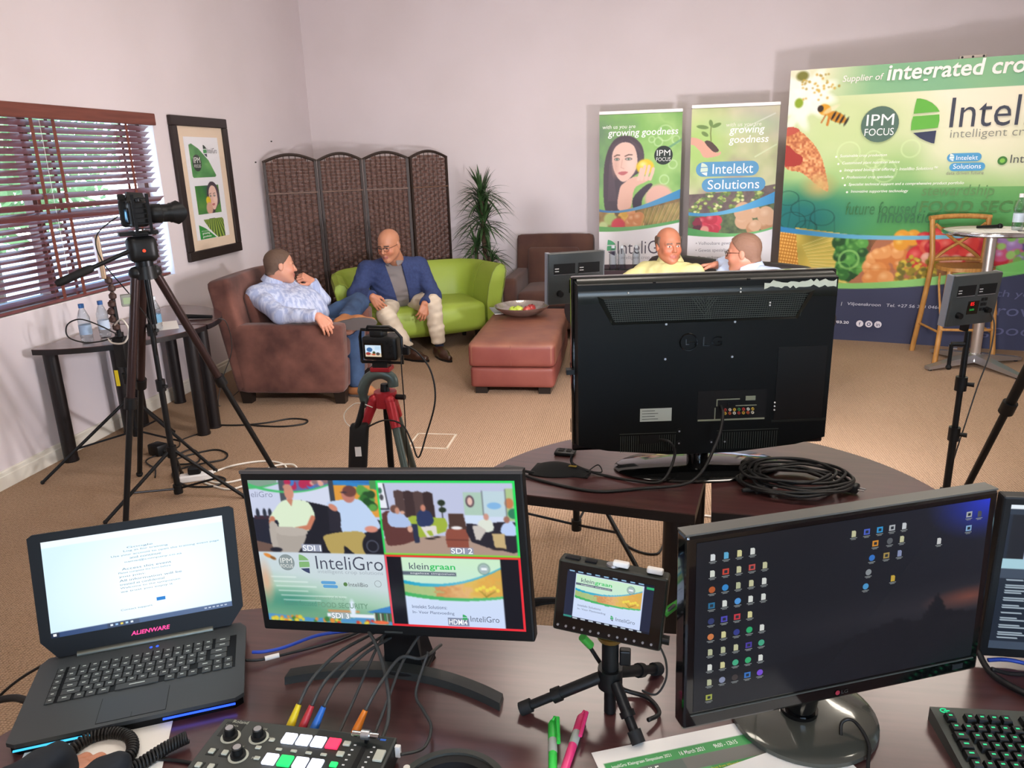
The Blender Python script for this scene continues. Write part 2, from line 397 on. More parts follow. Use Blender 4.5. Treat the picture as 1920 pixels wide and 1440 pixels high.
# one slat, gently crowned, shared by all
sl = MB(); prof = []
for i in range(7):
    t = -1 + 2 * i / 6; prof.append((t * 0.025, 0.003 * (1 - t * t)))
pr = [(a, z + 0.0014) for a, z in prof] + [(a, z - 0.0014) for a, z in prof[::-1]]; k = len(pr)
sl.add([(a, y, z) for y in (B0, B1) for a, z in pr], [(i, (i + 1) % k, k + (i + 1) % k, k + i) for i in range(k)] + [tuple(range(k))[::-1], tuple(range(k, 2 * k))])
slat0 = sl.build('slat', M_SLAT, bl)
NS = 26; zt = hh - 0.10; zb = 0.055; pitch = (zt - zb) / (NS - 1)
for i in range(NS):
    o = slat0 if i == 0 else slat0.copy()
    if i: COL.objects.link(o); o.parent = bl
    o.location = (0, 0, zt - i * pitch); o.rotation_euler = (0, R(-36), 0)
    if i in (10, 11, 12): o.rotation_euler = (R(-0.35 * (i - 9)), R(-42), 0)      # the bunched slats behind the camera
MB().bb(-0.02, 0.02, B0, B1, 0.008, 0.026, bev=0.004).build('bottom_rail', M_SLAT, bl)
for y in (2.3, 3.05, 4.24, 4.42, 5.12):
    MB().bb(0.0235, 0.0245, y - 0.014, y + 0.014, 0.02, hh - 0.06).build('ladder_tape', M_VAL, bl)
    MB().bb(-0.0245, -0.0235, y - 0.014, y + 0.014, 0.02, hh - 0.06).build('ladder_tape', M_VAL, bl)
MB().cyl((0.03, 4.30, 0.12), (0.03, 4.30, hh - 0.06), 0.0015, n=6).build('pull_cord', M_WHITEP, bl)

# outside the window: paving, pale boundary wall, trees
M_PAVE = mat('paving', '#cfc9bf', 0.9, col2='#b9b2a5', cscale=1.5)
og = MB().bb(-30, XW - 0.25, -12, 22, -0.3, -0.2).build('outside_paving', M_PAVE); og['kind'] = 'structure'
M_LEAF = mat('tree_leaf', '#5a7a48', 0.6, col2='#86a066', cscale=2)
M_BARK = mat('bark', '#4a3b2c', 0.9)
def tree(loc, h, r, label, seed):
    rg = random.Random(seed); t = thing('garden_tree', label, 'tree', loc, group='trees outside the window')
    MB().tube([(0, 0, 0), (0.05, 0.02, h * 0.3), (-0.03, 0.05, h * 0.6)], [0.09, 0.07, 0.04], 8).build('trunk', M_BARK, t, True)
    lv = MB()
    for i in range(1500):
        u = rg.random() ** 0.33; th = rg.random() * 2 * PI; ph = math.acos(2 * rg.random() - 1)
        c = Vector((r * u * math.sin(ph) * math.cos(th), r * u * math.sin(ph) * math.sin(th), h * 0.66 + r * 0.9 * u * math.cos(ph)))
        a = Vector((rg.uniform(-1, 1), rg.uniform(-1, 1), rg.uniform(-1, 1))).normalized(); b = a.orthogonal().normalized(); s = rg.uniform(0.06, 0.13)
        lv.add([c - a * s, c + b * s * 0.4, c + a * s, c - b * s * 0.4], [(0, 1, 2, 3)])
    o = lv.build('foliage', M_LEAF, t); o['kind'] = 'stuff'
tree((-7.2, 7.6, -0.2), 3.1, 1.15, 'leafy green tree outside the window, nearest the framed poster', 3)
tree((-8.6, 10.0, -0.2), 3.6, 1.4, 'taller green tree farther outside behind the blind', 5)
tree((-7.8, 4.9, -0.2), 3.3, 0.95, 'leafy tree outside seen through the upper left slats', 9)

# ceiling fixtures (out of frame)
M_DIFF = mat('lamp_diffuser', '#f4f0e8', 0.5, emit='#fff2e0', estr=3.0)
for i, (x, y) in enumerate(CEIL_LIGHTS):
    t = thing('ceiling_light', 'ceiling light fitting above ' + ('the left wall table', 'the television tables', 'the ottoman', 'the bar table', 'the operators')[i], 'ceiling light', (x, y, CEIL_Z - 0.06), group='ceiling light fittings')
    MB().bb(-0.66, 0.66, -0.31, 0.31, 0.0, 0.06).build('housing', M_WHITEP, t)
    MB().bb(-0.6, 0.6, -0.25, 0.25, -0.008, 0.0).build('diffuser', M_DIFF, t)

# wall socket, floor socket
t = thing('wall_socket', 'white double wall socket on back wall beside the plant', 'socket', (-1.52, YB, 0.37))
MB().bb(-0.075, 0.075, -0.012, 0, -0.045, 0.055, bev=0.006).build('cover_plate', M_WHITEP, t)
for x in (-0.037, 0.037):
    for dx, dz in ((0, 0.016), (-0.012, -0.008), (0.012, -0.008)): MB().cyl((x + dx, -0.0125, 0.01 + dz), (x + dx, -0.0118, 0.01 + dz), 0.004, n=8).build('socket_hole', M_PORT, t)
    MB().bb(x - 0.008, x + 0.008, -0.016, -0.012, -0.034, -0.02).build('switch', M_WHITEP, t)
t = thing('floor_box', 'square metal trimmed floor socket hatch in the carpet', 'floor box', (-1.27, 4.42, 0.0))
fr = MB()
for a in (-1, 1): fr.bb(-0.13, 0.13, a * 0.125 - 0.006, a * 0.125 + 0.006, 0, 0.004).bb(a * 0.125 - 0.006, a * 0.125 + 0.006, -0.13, 0.13, 0, 0.004)
fr.build('frame', mat('worn_trim', '#c4b8a4', 0.5), t)
MB().bb(-0.119, 0.119, -0.119, 0.119, 0, 0.002).build('lid', M_CARPET, t)
# two old screws in the left wall
for (y, z) in ((6.93, 1.74), (7.3, 1.93)):
    tag(MB().cyl((XW, y, z), (XW + 0.012, y, z), 0.006, n=8).build('wall_screw', M_DARKM), 'small screw left in wall near %s' % ('the framed poster' if y < 7 else 'the room corner'), 'screw')
# ================================================================ upholstered furniture
def armchair(label, loc, rz, m):
    t = thing('armchair', label, 'armchair', loc, rz)
    # local: faces +x, width along y
    D0, D1, Wd = -0.40, 0.42, 0.40
    T = rotm('Y', R(-9))
    Mb = Matrix.Translation((-0.33, 0, 0.10)) @ T
    MB().soft((0.0, 0, 0.42), (0.17, 2 * Wd, 0.84), 0.035, (0.01, 0, 0.01), 10, Mb).build('backrest', m, t, 'all')
    MB().soft((-0.21 + 0.06, 0, 0.52), (0.10, 2 * Wd - 0.27, 0.5), 0.04, (0.03, 0, 0), 10, Matrix.Translation((-0.03, 0, 0.08)) @ T).build('back_cushion', m, t, 'all')
    for s in (-1, 1):
        b = MB(); b.soft((0.02, s * (Wd - 0.065), 0.345), (0.80, 0.135, 0.51), 0.028, (0.008, 0.008, 0.006), 10)
        # raked front edge: the arm top runs a little farther forward
        b.v = [(x + (0.05 * (z - 0.35) if x > 0.3 else (-0.10 * (z - 0.1) if x < -0.3 else 0)), y, z) for x, y, z in b.v]
        b.build('arm', m, t, 'all')
    MB().soft((0.04, 0, 0.39), (0.74, 2 * Wd - 0.27, 0.15), 0.045, (0.0, 0, 0.025), 10).build('seat_cushion', m, t, 'all')
    MB().soft((0.05, 0, 0.205), (0.70, 2 * Wd - 0.27, 0.21), 0.02, (0.006, 0, 0), 8).build('base', m, t, 'all')
    for sx in (-0.36, 0.36):
        for sy in (-1, 1):
            b = MB(); y = sy * (Wd - 0.075)
            b.add([(sx - .045, y - .045, .10), (sx + .045, y - .045, .10), (sx + .045, y + .045, .10), (sx - .045, y + .045, .10), (sx - .035, y - .035, 0), (sx + .035, y - .035, 0), (sx + .035, y + .035, 0), (sx - .035, y + .035, 0)],
                  [(0, 1, 2, 3), (7, 6, 5, 4), (0, 4, 5, 1), (1, 5, 6, 2), (2, 6, 7, 3), (3, 7, 4, 0)])
            b.build('leg', M_LEGD, t)
    return t
armchair('brown suede armchair beside the left wall, a man in light blue shirt sitting in it', (-2.535, 5.475, 0), R(3), M_SUEDE)
armchair('empty dark brown armchair against the back wall behind the ottoman', (-0.87, 7.63, 0), R(-92), M_SUEDE2)

# ottoman in two tiers
t = thing('ottoman', 'long red brown leather ottoman in two tiers in the middle of the seating', 'ottoman', (-0.93, 6.13, 0), R(1))
MB().soft((0, 0, 0.305), (0.655, 1.41, 0.185), 0.035, (0.006, 0.006, 0.012), 12).build('top_cushion', M_OTTOT, t, 'all')
MB().soft((0, 0, 0.13), (0.64, 1.39, 0.165), 0.03, (0.006, 0.006, 0), 12).build('base_cushion', M_OTTO, t, 'all')
# front leather facing of the top tier is the red shade seen on the short side
MB().soft((0, -0.655, 0.30), (0.645, 0.105, 0.175), 0.03, (0.0, 0.006, 0.0), 10).build('front_panel', M_OTTO, t, 'all', label='redder front leather facing')
MB().bb(-0.001, 0.001, -0.713, -0.708, 0.225, 0.385).build('seam', M_OTTOT, t)
for x in (-0.24, 0.24):
    for y in (-0.62, 0.62): MB().bb(x - 0.045, x + 0.045, y - 0.045, y + 0.045, 0, 0.055).build('leg', M_LEGD, t)
# bowl with fruit
ZO = 0.412
t = thing('fruit_bowl', 'wide shallow hammered silver bowl on the ottoman', 'bowl', (-0.975, 6.40, ZO))
M_BOWL = mat('hammered_silver', '#b9b2ac', 0.22, 0.85, bump=0.35, bscale=45, bdist=0.006)
MB().lathe([(0.07, 0), (0.10, 0.004), (0.17, 0.03), (0.215, 0.065), (0.232, 0.088), (0.236, 0.088), (0.222, 0.068), (0.175, 0.036), (0.10, 0.011), (0.0, 0.009)], 40).build('dish', M_BOWL, t, True)
def fruit(loc, r, c, c2, label, tilt):
    t = thing('apple', label, 'apple', loc, group='apples in the bowl'); t.rotation_euler = tilt
    M = mat('apple_skin_' + c, c, 0.3, col2=c2, cscale=9, coat=0.3)
    pr = [(0.0, -0.80 * r), (0.3 * r, -0.88 * r), (0.7 * r, -0.66 * r), (0.97 * r, -0.1 * r), (0.98 * r, 0.25 * r), (0.75 * r, 0.72 * r), (0.4 * r, 0.86 * r), (0.12 * r, 0.74 * r), (0.0, 0.66 * r)]
    MB().lathe(pr, 20).build('flesh', M, t, True)
    MB().tube([(0, 0, 0.66 * r), (0.003, 0, 0.9 * r), (0.008, 0, 1.08 * r)], 0.002, 6).build('stem', M_LEGD, t)
fruit((-1.045, 6.36, ZO + 0.045), 0.040, '#a9c23c', '#bdd050', 'green apple at the left of the silver bowl', (0.3, 0.2, 0))
fruit((-1.0, 6.40, ZO + 0.046), 0.041, '#9fbc37', '#c3cf58', 'green apple in the centre of the silver bowl', (-0.2, 0.4, 0))
fruit((-0.925, 6.37, ZO + 0.046), 0.041, '#a02a2c', '#c4584a', 'red apple at the front right of the silver bowl', (0.2, -0.5, 0))
fruit((-0.90, 6.45, ZO + 0.05), 0.039, '#8c2026', '#b43a36', 'dark red apple at the back of the silver bowl', (0.1, 0.1, 0))
t = thing('note_pad', 'grey covered note pad lying on the ottoman beside the bowl', 'note pad', (-1.17, 6.62, 0.408), R(20))
MB().bb(-0.105, 0.105, -0.15, 0.15, 0, 0.008).build('pages', M_PAPER, t); MB().bb(-0.107, 0.107, -0.152, 0.152, 0.008, 0.010).build('cover', mat('pad_cover', '#8f9599', 0.6), t)

# lime green tub sofa: continuous U wall split into arm, back, arm, with flared top
t = thing('tub_sofa', 'lime green two seat tub sofa with flared arms', 'sofa', (-1.93, 6.74, 0), R(30))
SEC = [(0.0, 0.15), (0.0, 0.40), (0.025, 0.55), (0.065, 0.66), (0.105, 0.715), (0.15, 0.735), (0.19, 0.715), (0.20, 0.665), (0.18, 0.56), (0.14, 0.38), (0.115, 0.15)]
def uwall(path, h0, h1, name, flare=1.0):
    P = spline(path, 10); b = MB(); k = len(SEC); n = len(P)
    for i, p in enumerate(P):
        tg = (P[min(i + 1, n - 1)] - P[max(i - 1, 0)]).normalized(); nr = Vector((-tg.y, tg.x, 0))
        hs = h0 + (h1 - h0) * i / (n - 1)
        for a, z in SEC:
            zz = 0.15 + (z - 0.15) * hs
            q = p + nr * a * flare; b.v.append((q.x, q.y, zz))
    for i in range(n - 1):
        for j in range(k): b.f.append((i * k + j, i * k + (j + 1) % k, (i + 1) * k + (j + 1) % k, (i + 1) * k + j))
    b.f += [tuple(range(k))[::-1], tuple(range((n - 1) * k, n * k))]
    return b.build(name, M_GREEN, t, True)
# drawn clockwise so that the flare points outwards
uwall([(-0.60, -0.02, 0), (-0.585, 0.18, 0), (-0.575, 0.33, 0)], 0.93, 0.99, 'arm')
uwall([(-0.574, 0.336, 0), (-0.55, 0.46, 0), (-0.47, 0.535, 0), (-0.3, 0.56, 0), (-0.004, 0.565, 0)], 0.99, 1.03, 'backrest')
uwall([(0.004, 0.565, 0), (0.3, 0.56, 0), (0.47, 0.535, 0), (0.55, 0.46, 0), (0.574, 0.336, 0)], 1.03, 1.03, 'backrest')
uwall([(0.575, 0.33, 0), (0.585, 0.18, 0), (0.60, -0.02, 0)], 1.03, 1.05, 'arm')
b = MB(); b.soft((0, 0.26, 0.29), (1.17, 0.62, 0.27), 0.06, (0, 0.02, 0.03), 12)
b.v = [(x, y - 0.03 * (1 - (x / 0.6) ** 2) * (1 if y < 0.2 else 0), z) for x, y, z in b.v]
b.build('seat', M_GREEN, t, 'all')
M_PIPE = mat('dark_piping', '#6d7d22', 0.5)
for x in (-1, 1):
    pts = [(x * (0.60 + a), -0.024, 0.15 + (z - 0.15) * (0.93 if x < 0 else 1.05)) for a, z in SEC]
    MB().tube(pts, 0.004, 6).build('piping', M_PIPE, t, True)
for x in (-0.52, 0.52):
    for y in (0.05, 0.5): MB().cyl((x, y, 0), (x, y, 0.155), 0.02, 0.03, 10).build('leg', M_LEGD, t, True)

# black leather sofa under the two men at the banners, mostly hidden by the television
t = thing('leather_sofa', 'black leather sofa with rolled arms behind the television', 'sofa', (0.41, 5.75, 0), math.atan2(-0.588, 0.809))
MB().soft((0, 0.0, 0.22), (1.45, 0.80, 0.26), 0.03, (0, 0, 0), 10).build('base', M_BLEATH, t, 'all')
for x in (-0.36, 0.36): MB().soft((x, -0.04, 0.40), (0.71, 0.68, 0.15), 0.05, (0, 0, 0.02), 10).build('seat_cushion', M_BLEATH, t, 'all')
for x in (-0.36, 0.36): MB().soft((x, 0.30, 0.68), (0.71, 0.19, 0.50), 0.08, (0, 0.03, 0.02), 10, Matrix.Translation((0, 0.06, 0)) @ rotm('X', R(-6))).build('back_cushion', M_BLEATH, t, 'all')
for x in (-0.78, 0.78):
    b = MB(); b.soft((x, 0, 0.30), (0.16, 0.84, 0.50), 0.03, (0, 0, 0), 8); b.cyl((x, -0.43, 0.55), (x, 0.40, 0.55), 0.115, n=20); b.build('arm', M_BLEATH, t, True)
for x in (-0.75, 0.75):
    for y in (-0.33, 0.33): MB().cyl((x, y, 0), (x, y, 0.1), 0.03, n=10).build('leg', M_LEGD, t, True)

# side table with a tray rim and water bottles behind the sofa end
t = thing('side_table', 'small dark wood side table with raised rim beside the leather sofa', 'side table', (-0.14, 7.33, 0))
b = MB(); b.bb(-0.28, 0.28, -0.2, 0.2, 0.62, 0.645)
b.build('top', M_WOODE, t)
r_ = MB()
for a in (-1, 1): r_.bb(-0.28, 0.28, a * 0.2 - 0.008, a * 0.2 + 0.008, 0.60, 0.685); r_.bb(a * 0.28 - 0.008, a * 0.28 + 0.008, -0.2, 0.2, 0.60, 0.685)
r_.build('rim', mat('dark_red_wood', '#3a2026', 0.4), t)
for x in (-0.25, 0.25):
    for y in (-0.17, 0.17): MB().bb(x - 0.02, x + 0.02, y - 0.02, y + 0.02, 0, 0.62).build('leg', M_WOODE, t)

# ================================================================ woven folding screen
P4 = [(-3.46, 6.93), (-3.005, 7.13), (-2.70, 7.53), (-2.205, 7.46), (-1.90, 7.87)]
P4 = [(-3.46, 6.95), (-3.045, 7.24), (-2.69, 7.51), (-2.27, 7.69), (-1.97, 8.07)]
fs = thing('folding_screen', 'dark brown woven four panel folding screen behind the green sofa', 'folding screen', (-2.7, 7.5, 0))
M_WEAVE = mat('woven_fibre', '#6e5148', 0.55, col2='#55392f', cscale=40)
M_SFRAME = mat('screen_frame', '#2e2019', 0.5)
for i in range(4):
    a = Vector((*P4[i], 0)); c = Vector((*P4[i + 1], 0)); w = (c - a).length - 0.012
    pn = bpy.data.objects.new('panel', None); COL.objects.link(pn); pn.parent = fs
    pn.location = a - Vector((-2.7, 7.5, 0)) + (c - a).normalized() * 0.006; pn.rotation_euler = (0, 0, math.atan2((c - a).y, (c - a).x))
    def arch(x): return 1.735 + 0.065 * math.sin(PI * x / w)
    fr = MB()
    for x in (0.012, w - 0.012): fr.box((x, 0, (arch(x)) / 2 + 0.01), (0.024, 0.024, arch(x) - 0.02))
    pts = [(w * j / 14, 0, arch(w * j / 14)) for j in range(15)]
    fr.tube(pts, 0.014, 8); fr.box((w / 2, 0, 0.06), (w - 0.04, 0.02, 0.025))
    fr.build('frame', M_SFRAME, pn, True)
    MB().box((w / 2, -0.014, 1.45), (w - 0.03, 0.02, 0.012)).build('crossbar', mat('crossbar_wood', '#6d5040', 0.5), pn)
    wv = MB(); nc = 8; cw = (w - 0.05) / nc; pit = 0.030; row = 0
    z = 0.085
    while z < 1.78:
        xs = []
        for j in range(nc * 6 + 1):
            x = 0.025 + (w - 0.05) * j / (nc * 6)
            off = 0.011 * math.sin(PI * (x - 0.025) / cw + PI * (row % 2)); xs.append((x, -off))
        for j in range(len(xs) - 1):
            (xa, ya), (xb, yb) = xs[j], xs[j + 1]
            if z + pit > min(arch(xa), arch(xb)) - 0.005: continue
            n0 = len(wv.v); h = pit * 0.92
            wv.v += [(xa, ya, z), (xb, yb, z), (xb, yb - 0.003 * (1 if yb < 0 else 0.3), z + h / 2), (xa, ya - 0.003 * (1 if ya < 0 else 0.3), z + h / 2), (xb, yb, z + h), (xa, ya, z + h)]
            wv.f += [(n0, n0 + 1, n0 + 2, n0 + 3), (n0 + 3, n0 + 2, n0 + 4, n0 + 5)]
        z += pit; row += 1
    o = wv.build('weave', M_WEAVE, pn); o['kind'] = 'stuff'
    dw = MB()
    for j in range(1, nc): dw.cyl((0.025 + j * cw, 0, 0.07), (0.025 + j * cw, 0, arch(0.025 + j * cw) - 0.01), 0.0035, n=6)
    o = dw.build('warp_dowels', M_SFRAME, pn); o['kind'] = 'stuff'

# ================================================================ dracaena in a pot
t = thing('potted_dracaena', 'tall potted dracaena plant with three leaf crowns by the back wall', 'plant', (-1.575, 7.86, 0))
M_POT = mat('pot_glaze', '#b9b0a6', 0.5); M_SOIL = mat('soil', '#20160f', 0.95)
MB().lathe([(0.0, 0), (0.10, 0), (0.125, 0.16), (0.135, 0.165), (0.135, 0.185), (0.12, 0.185), (0.118, 0.17), (0.0, 0.17)], 28).build('pot', M_POT, t, True)
MB().lathe([(0.0, 0.186), (0.128, 0.184), (0.136, 0.188), (0.128, 0.196), (0.0, 0.198)], 28).build('saucer', mat('dark_saucer', '#1a1512', 0.4), t, True)
M_TRK = mat('cane_bark', '#54402f', 0.85, col2='#3f2f22', cscale=30, stretch=(1, 1, 4), bump=0.3, bscale=60, bdist=0.004)
MB().tube(spline([(0, 0, 0.17), (0.02, 0, 0.5), (0.0, 0.01, 0.9), (-0.01, 0, 1.3)], 5), [0.03] * 8 + [0.024] * 8, 10).build('trunk', M_TRK, t, True)
MB().tube(spline([(0.03, -0.02, 0.17), (0.06, -0.02, 0.45), (0.065, -0.02, 0.74)], 5), 0.02, 10).build('trunk', M_TRK, t, True)
MB().tube(spline([(-0.03, -0.02, 0.17), (-0.07, -0.03, 0.55), (-0.075, -0.03, 0.84)], 5), 0.018, 10).build('trunk', M_TRK, t, True)
M_DRAC = mat('dracaena_leaf', '#2c4326', 0.42, col2='#3d5a33', cscale=14)
def crown(c, n, L, seed, up=0.5):
    rg = random.Random(seed); b = MB()
    for i in range(n):
        az = rg.random() * 2 * PI; el = rg.uniform(-0.15, 1.35); l = L * rg.uniform(0.75, 1.1); w = 0.010 * rg.uniform(0.8, 1.2)
        d = Vector((math.cos(az) * math.cos(el), math.sin(az) * math.cos(el), math.sin(el))); side = Vector((-math.sin(az), math.cos(az), 0))
        p0 = Vector(c) + Vector((0, 0, rg.uniform(-0.10, 0.05))); n0 = len(b.v); S = 6
        for s in range(S + 1):
            u = s / S; p = p0 + d * l * u + Vector((0, 0, -0.55 * l * u * u * math.cos(el)))
            p.y = min(p.y, 0.40)
            ww = w * (0.6 + 1.6 * u * (1 - u) * 1.6) * (1 - u ** 3) + 0.0006
            b.v += [tuple(p - side * ww), tuple(p + Vector((0, 0, -0.35 * ww))), tuple(p + side * ww)]
        for s in range(S):
            q = n0 + s * 3; b.f += [(q, q + 1, q + 4, q + 3), (q + 1, q + 2, q + 5, q + 4)]
    o = b.build('leaf_crown', M_DRAC, t, True); o['kind'] = 'stuff'
crown((-0.01, 0, 1.36), 90, 0.36, 1); crown((0.0, 0.005, 1.10), 90, 0.38, 2); crown((-0.075, -0.03, 0.84), 60, 0.30, 3); crown((0.065, -0.02, 0.74), 45, 0.26, 4)

# ================================================================ conference table segments (quarter rounds)
def qtable(label, corner, ang, flip, z=0.73, r=0.69, legs=((0.06, 0.06), (0.6, 0.06), (0.06, 0.6)), group='quarter round conference tables'):
    """corner at origin, straight edges along +x and +y, arc between"""
    t = thing('quarter_table', label, 'table', (corner[0], corner[1], 0), ang, group=group)
    sx = -1 if flip else 1
    poly = [(0, 0)] + [(sx * r * math.cos(R(90) * i / 24), r * math.sin(R(90) * i / 24)) for i in range(25)]
    MB().prism(poly, z - 0.004, z).build('top', M_WOODT, t)
    MB().prism([(a * 0.999, b * 0.999) for a, b in poly], z - 0.034, z - 0.004).build('edge_band', M_WOODE, t)
    for x, y in legs:
        b = MB().cyl((sx * x, y, 0.012), (sx * x, y, z - 0.034), 0.040, n=20); b.cyl((sx * x, y, 0), (sx * x, y, 0.012), 0.043, n=20); b.build('leg', M_WOODE, t, True)
    return t
qtable('dark mahogany quarter round table under the left half of the television', (0.168, 2.012), R(-10), True, legs=((0.055, 0.055), (0.58, 0.06), (0.06, 0.58)))
qtable('dark mahogany quarter round table under the right half of the television and cable coil', (0.215, 2.035), R(-5), False, legs=((0.055, 0.055), (0.58, 0.06), (0.06, 0.58)))
qtable('quarter round table at left wall, the one with water bottles, nearer the viewer', (-3.44, 4.49), 0, False, legs=((0.06, 0.06), (0.60, 0.06), (0.02, 0.58))).scale = (1, -1, 1)
qtable('quarter round table at left wall beside the brown armchair', (-3.44, 4.51), 0, False, legs=((0.06, 0.06), (0.60, 0.06), (0.02, 0.58)))
# ================================================================ flat print: numpy canvases shown as mesh colours, lettering as outlines
def rgb(c): c = c.lstrip('#'); return np.array([int(c[i:i+2], 16) / 255 for i in (0, 2, 4)])
def vnoise(shape, cells, seed, octs=3):
    rg = np.random.RandomState(seed); out = np.zeros(shape); amp = 1.0; tot = 0
    for o in range(octs):
        cy, cx = max(2, int(cells[0] * 2 ** o)), max(2, int(cells[1] * 2 ** o)); g = rg.rand(cy + 1, cx + 1)
        y = np.linspace(0, cy - 1e-6, shape[0]); x = np.linspace(0, cx - 1e-6, shape[1]); yi = y.astype(int); xi = x.astype(int); fy = (y - yi)[:, None]; fx = (x - xi)[None, :]
        fy = fy * fy * (3 - 2 * fy); fx = fx * fx * (3 - 2 * fx)
        out += amp * ((g[yi][:, xi] * (1 - fx) + g[yi][:, xi + 1] * fx) * (1 - fy) + (g[yi + 1][:, xi] * (1 - fx) + g[yi + 1][:, xi + 1] * fx) * fy); tot += amp; amp *= 0.5
    return out / tot
class Canvas:
    """w x h in metres (or any unit), v runs downwards"""
    def __init__(s, w, h, nx, bg='#ffffff'):
        s.w, s.h = w, h; s.nx = nx; s.ny = max(2, int(round(nx * h / w))); s.a = np.tile(rgb(bg), (s.ny, s.nx, 1))
        s.X, s.Y = np.meshgrid(np.linspace(0, w, s.nx), np.linspace(0, h, s.ny)); s.px = w / s.nx
    def blend(s, m, c):
        c = rgb(c) if isinstance(c, str) else c
        m = np.clip(m, 0, 1)[..., None]; s.a = s.a * (1 - m) + c * m; return s
    def ramp(s, t, *st):
        """colour array from scalar field t and stops (t, hex)"""
        xs = [q[0] for q in st]; return np.stack([np.interp(t, xs, [rgb(q[1])[k] for q in st]) for k in range(3)], -1)
    def noise(s, cu, seed=1, octs=3): return vnoise((s.ny, s.nx), (cu * s.h / s.w, cu), seed, octs)
    def ell(s, cx, cy, rx, ry, c, ang=0, soft=None, al=1.0):
        ca, sa = math.cos(ang), math.sin(ang); x = (s.X - cx) * ca + (s.Y - cy) * sa; y = -(s.X - cx) * sa + (s.Y - cy) * ca
        d = (np.sqrt((x / rx) ** 2 + (y / ry) ** 2) - 1) * min(rx, ry); so = soft or s.px
        return s.blend(np.clip(0.5 - d / so, 0, 1) * al, c)
    def ring(s, cx, cy, r, w, c, al=1.0, ry=None):
        ry = ry or r; d = np.abs(np.sqrt((s.X - cx) ** 2 + ((s.Y - cy) * r / ry) ** 2) - r) - w / 2
        return s.blend(np.clip(0.5 - d / s.px, 0, 1) * al, c)
    def pmask(s, pts):
        m = np.zeros(s.X.shape, bool); n = len(pts)
        for i in range(n):
            x0, y0 = pts[i]; x1, y1 = pts[(i + 1) % n]
            if y0 == y1: continue
            c = ((y0 > s.Y) != (y1 > s.Y)); m ^= c & (s.X < (x1 - x0) * (s.Y - y0) / (y1 - y0) + x0)
        return m.astype(float)
    def poly(s, pts, c, al=1.0, smooth=0):
        if smooth: pts = [tuple(p)[:2] for p in spline([(x, y, 0) for x, y in pts], smooth, True)]
        return s.blend(s.pmask(pts) * al, c)
    def line(s, pts, w, c, al=1.0):
        for (x0, y0), (x1, y1) in zip(pts[:-1], pts[1:]):
            dx, dy = x1 - x0, y1 - y0; L = dx * dx + dy * dy + 1e-12; t = np.clip(((s.X - x0) * dx + (s.Y - y0) * dy) / L, 0, 1)
            d = np.hypot(s.X - x0 - t * dx, s.Y - y0 - t * dy) - w / 2; s.blend(np.clip(0.5 - d / s.px, 0, 1) * al, c)
        return s
    def rect(s, x0, y0, x1, y1, c, al=1.0): return s.blend(((s.X >= x0) & (s.X <= x1) & (s.Y >= y0) & (s.Y <= y1)) * al, c)
    def blur(s, n=1):
        for _ in range(n):
            for ax in (0, 1): p = np.concatenate([s.a.take([0], ax), s.a, s.a.take([-1], ax)], ax); k = s.a.shape[ax]; s.a = (p.take(range(0, k), ax) + 2 * p.take(range(1, k + 1), ax) + p.take(range(2, k + 2), ax)) / 4
        return s
    def below(s, xs, ys, c):
        """everything under the curve v(u) given by control points"""
        p = np.polyfit(xs, ys, min(len(xs) - 1, 3)); return s.blend(np.clip((s.Y - np.polyval(p, s.X)) / s.px + .5, 0, 1), c)
    def between(s, xs, y0, y1, c):
        k = min(len(xs) - 1, 3); a = np.polyval(np.polyfit(xs, y0, k), s.X); b = np.polyval(np.polyfit(xs, y1, k), s.X)
        return s.blend(np.clip((s.Y - a) / s.px + .5, 0, 1) * np.clip((b - s.Y) / s.px + .5, 0, 1), c)
def tolin(a): return np.where(a <= 0.04045, a / 12.92, ((a + 0.055) / 1.055) ** 2.4)
def FS(u0, z0, y=0.0):
    """print plane facing local -y: x right, y up; origin at its upper left corner"""
    return Matrix(((1, 0, 0, u0), (0, 0, -1, y), (0, 1, 0, z0), (0, 0, 0, 1)))
def sheet(name, C, F, m, parent, wave=None, **kw):
    n, k = C.ny, C.nx; Z = np.zeros_like(C.X) if wave is None else wave(C.X, C.Y)
    v = np.stack([C.X.ravel(), -C.Y.ravel(), Z.ravel()], 1); A = np.array(F); v = v @ A[:3, :3].T + A[:3, 3]
    i = np.arange(n * k).reshape(n, k); f = np.stack([i[:-1, :-1], i[1:, :-1], i[1:, 1:], i[:-1, 1:]], -1).reshape(-1, 4)
    return npmesh(name, v, f, m, parent, cols=tolin(np.clip(C.a.reshape(-1, 3), 0, 1)), smooth=wave is not None, **kw)
M_PRINT = colmat('printed_vinyl', 0.55); M_FABRICP = colmat('printed_fabric', 0.8, bump=0.25)
def ink(c, e=0.0): return mat('ink_' + c + ('_lit%d' % int(e * 10) if e else ''), c, 0.6) if not e else mat('lit_' + c + '_%d' % int(e * 100), '#000000', 0.6, emit=c, estr=e)
def put(s, F, u, v, c, parent, width=None, height=None, bold=0.0, it=0.0, align='L', lift=0.0012, rot=0.0, e=0.0, fn=None):
    return lettering(s, F @ Matrix.Translation((u, -v, lift)) @ rotm('Z', rot), ink(c, e), parent, width, height, bold, it, align=align, fn=fn)
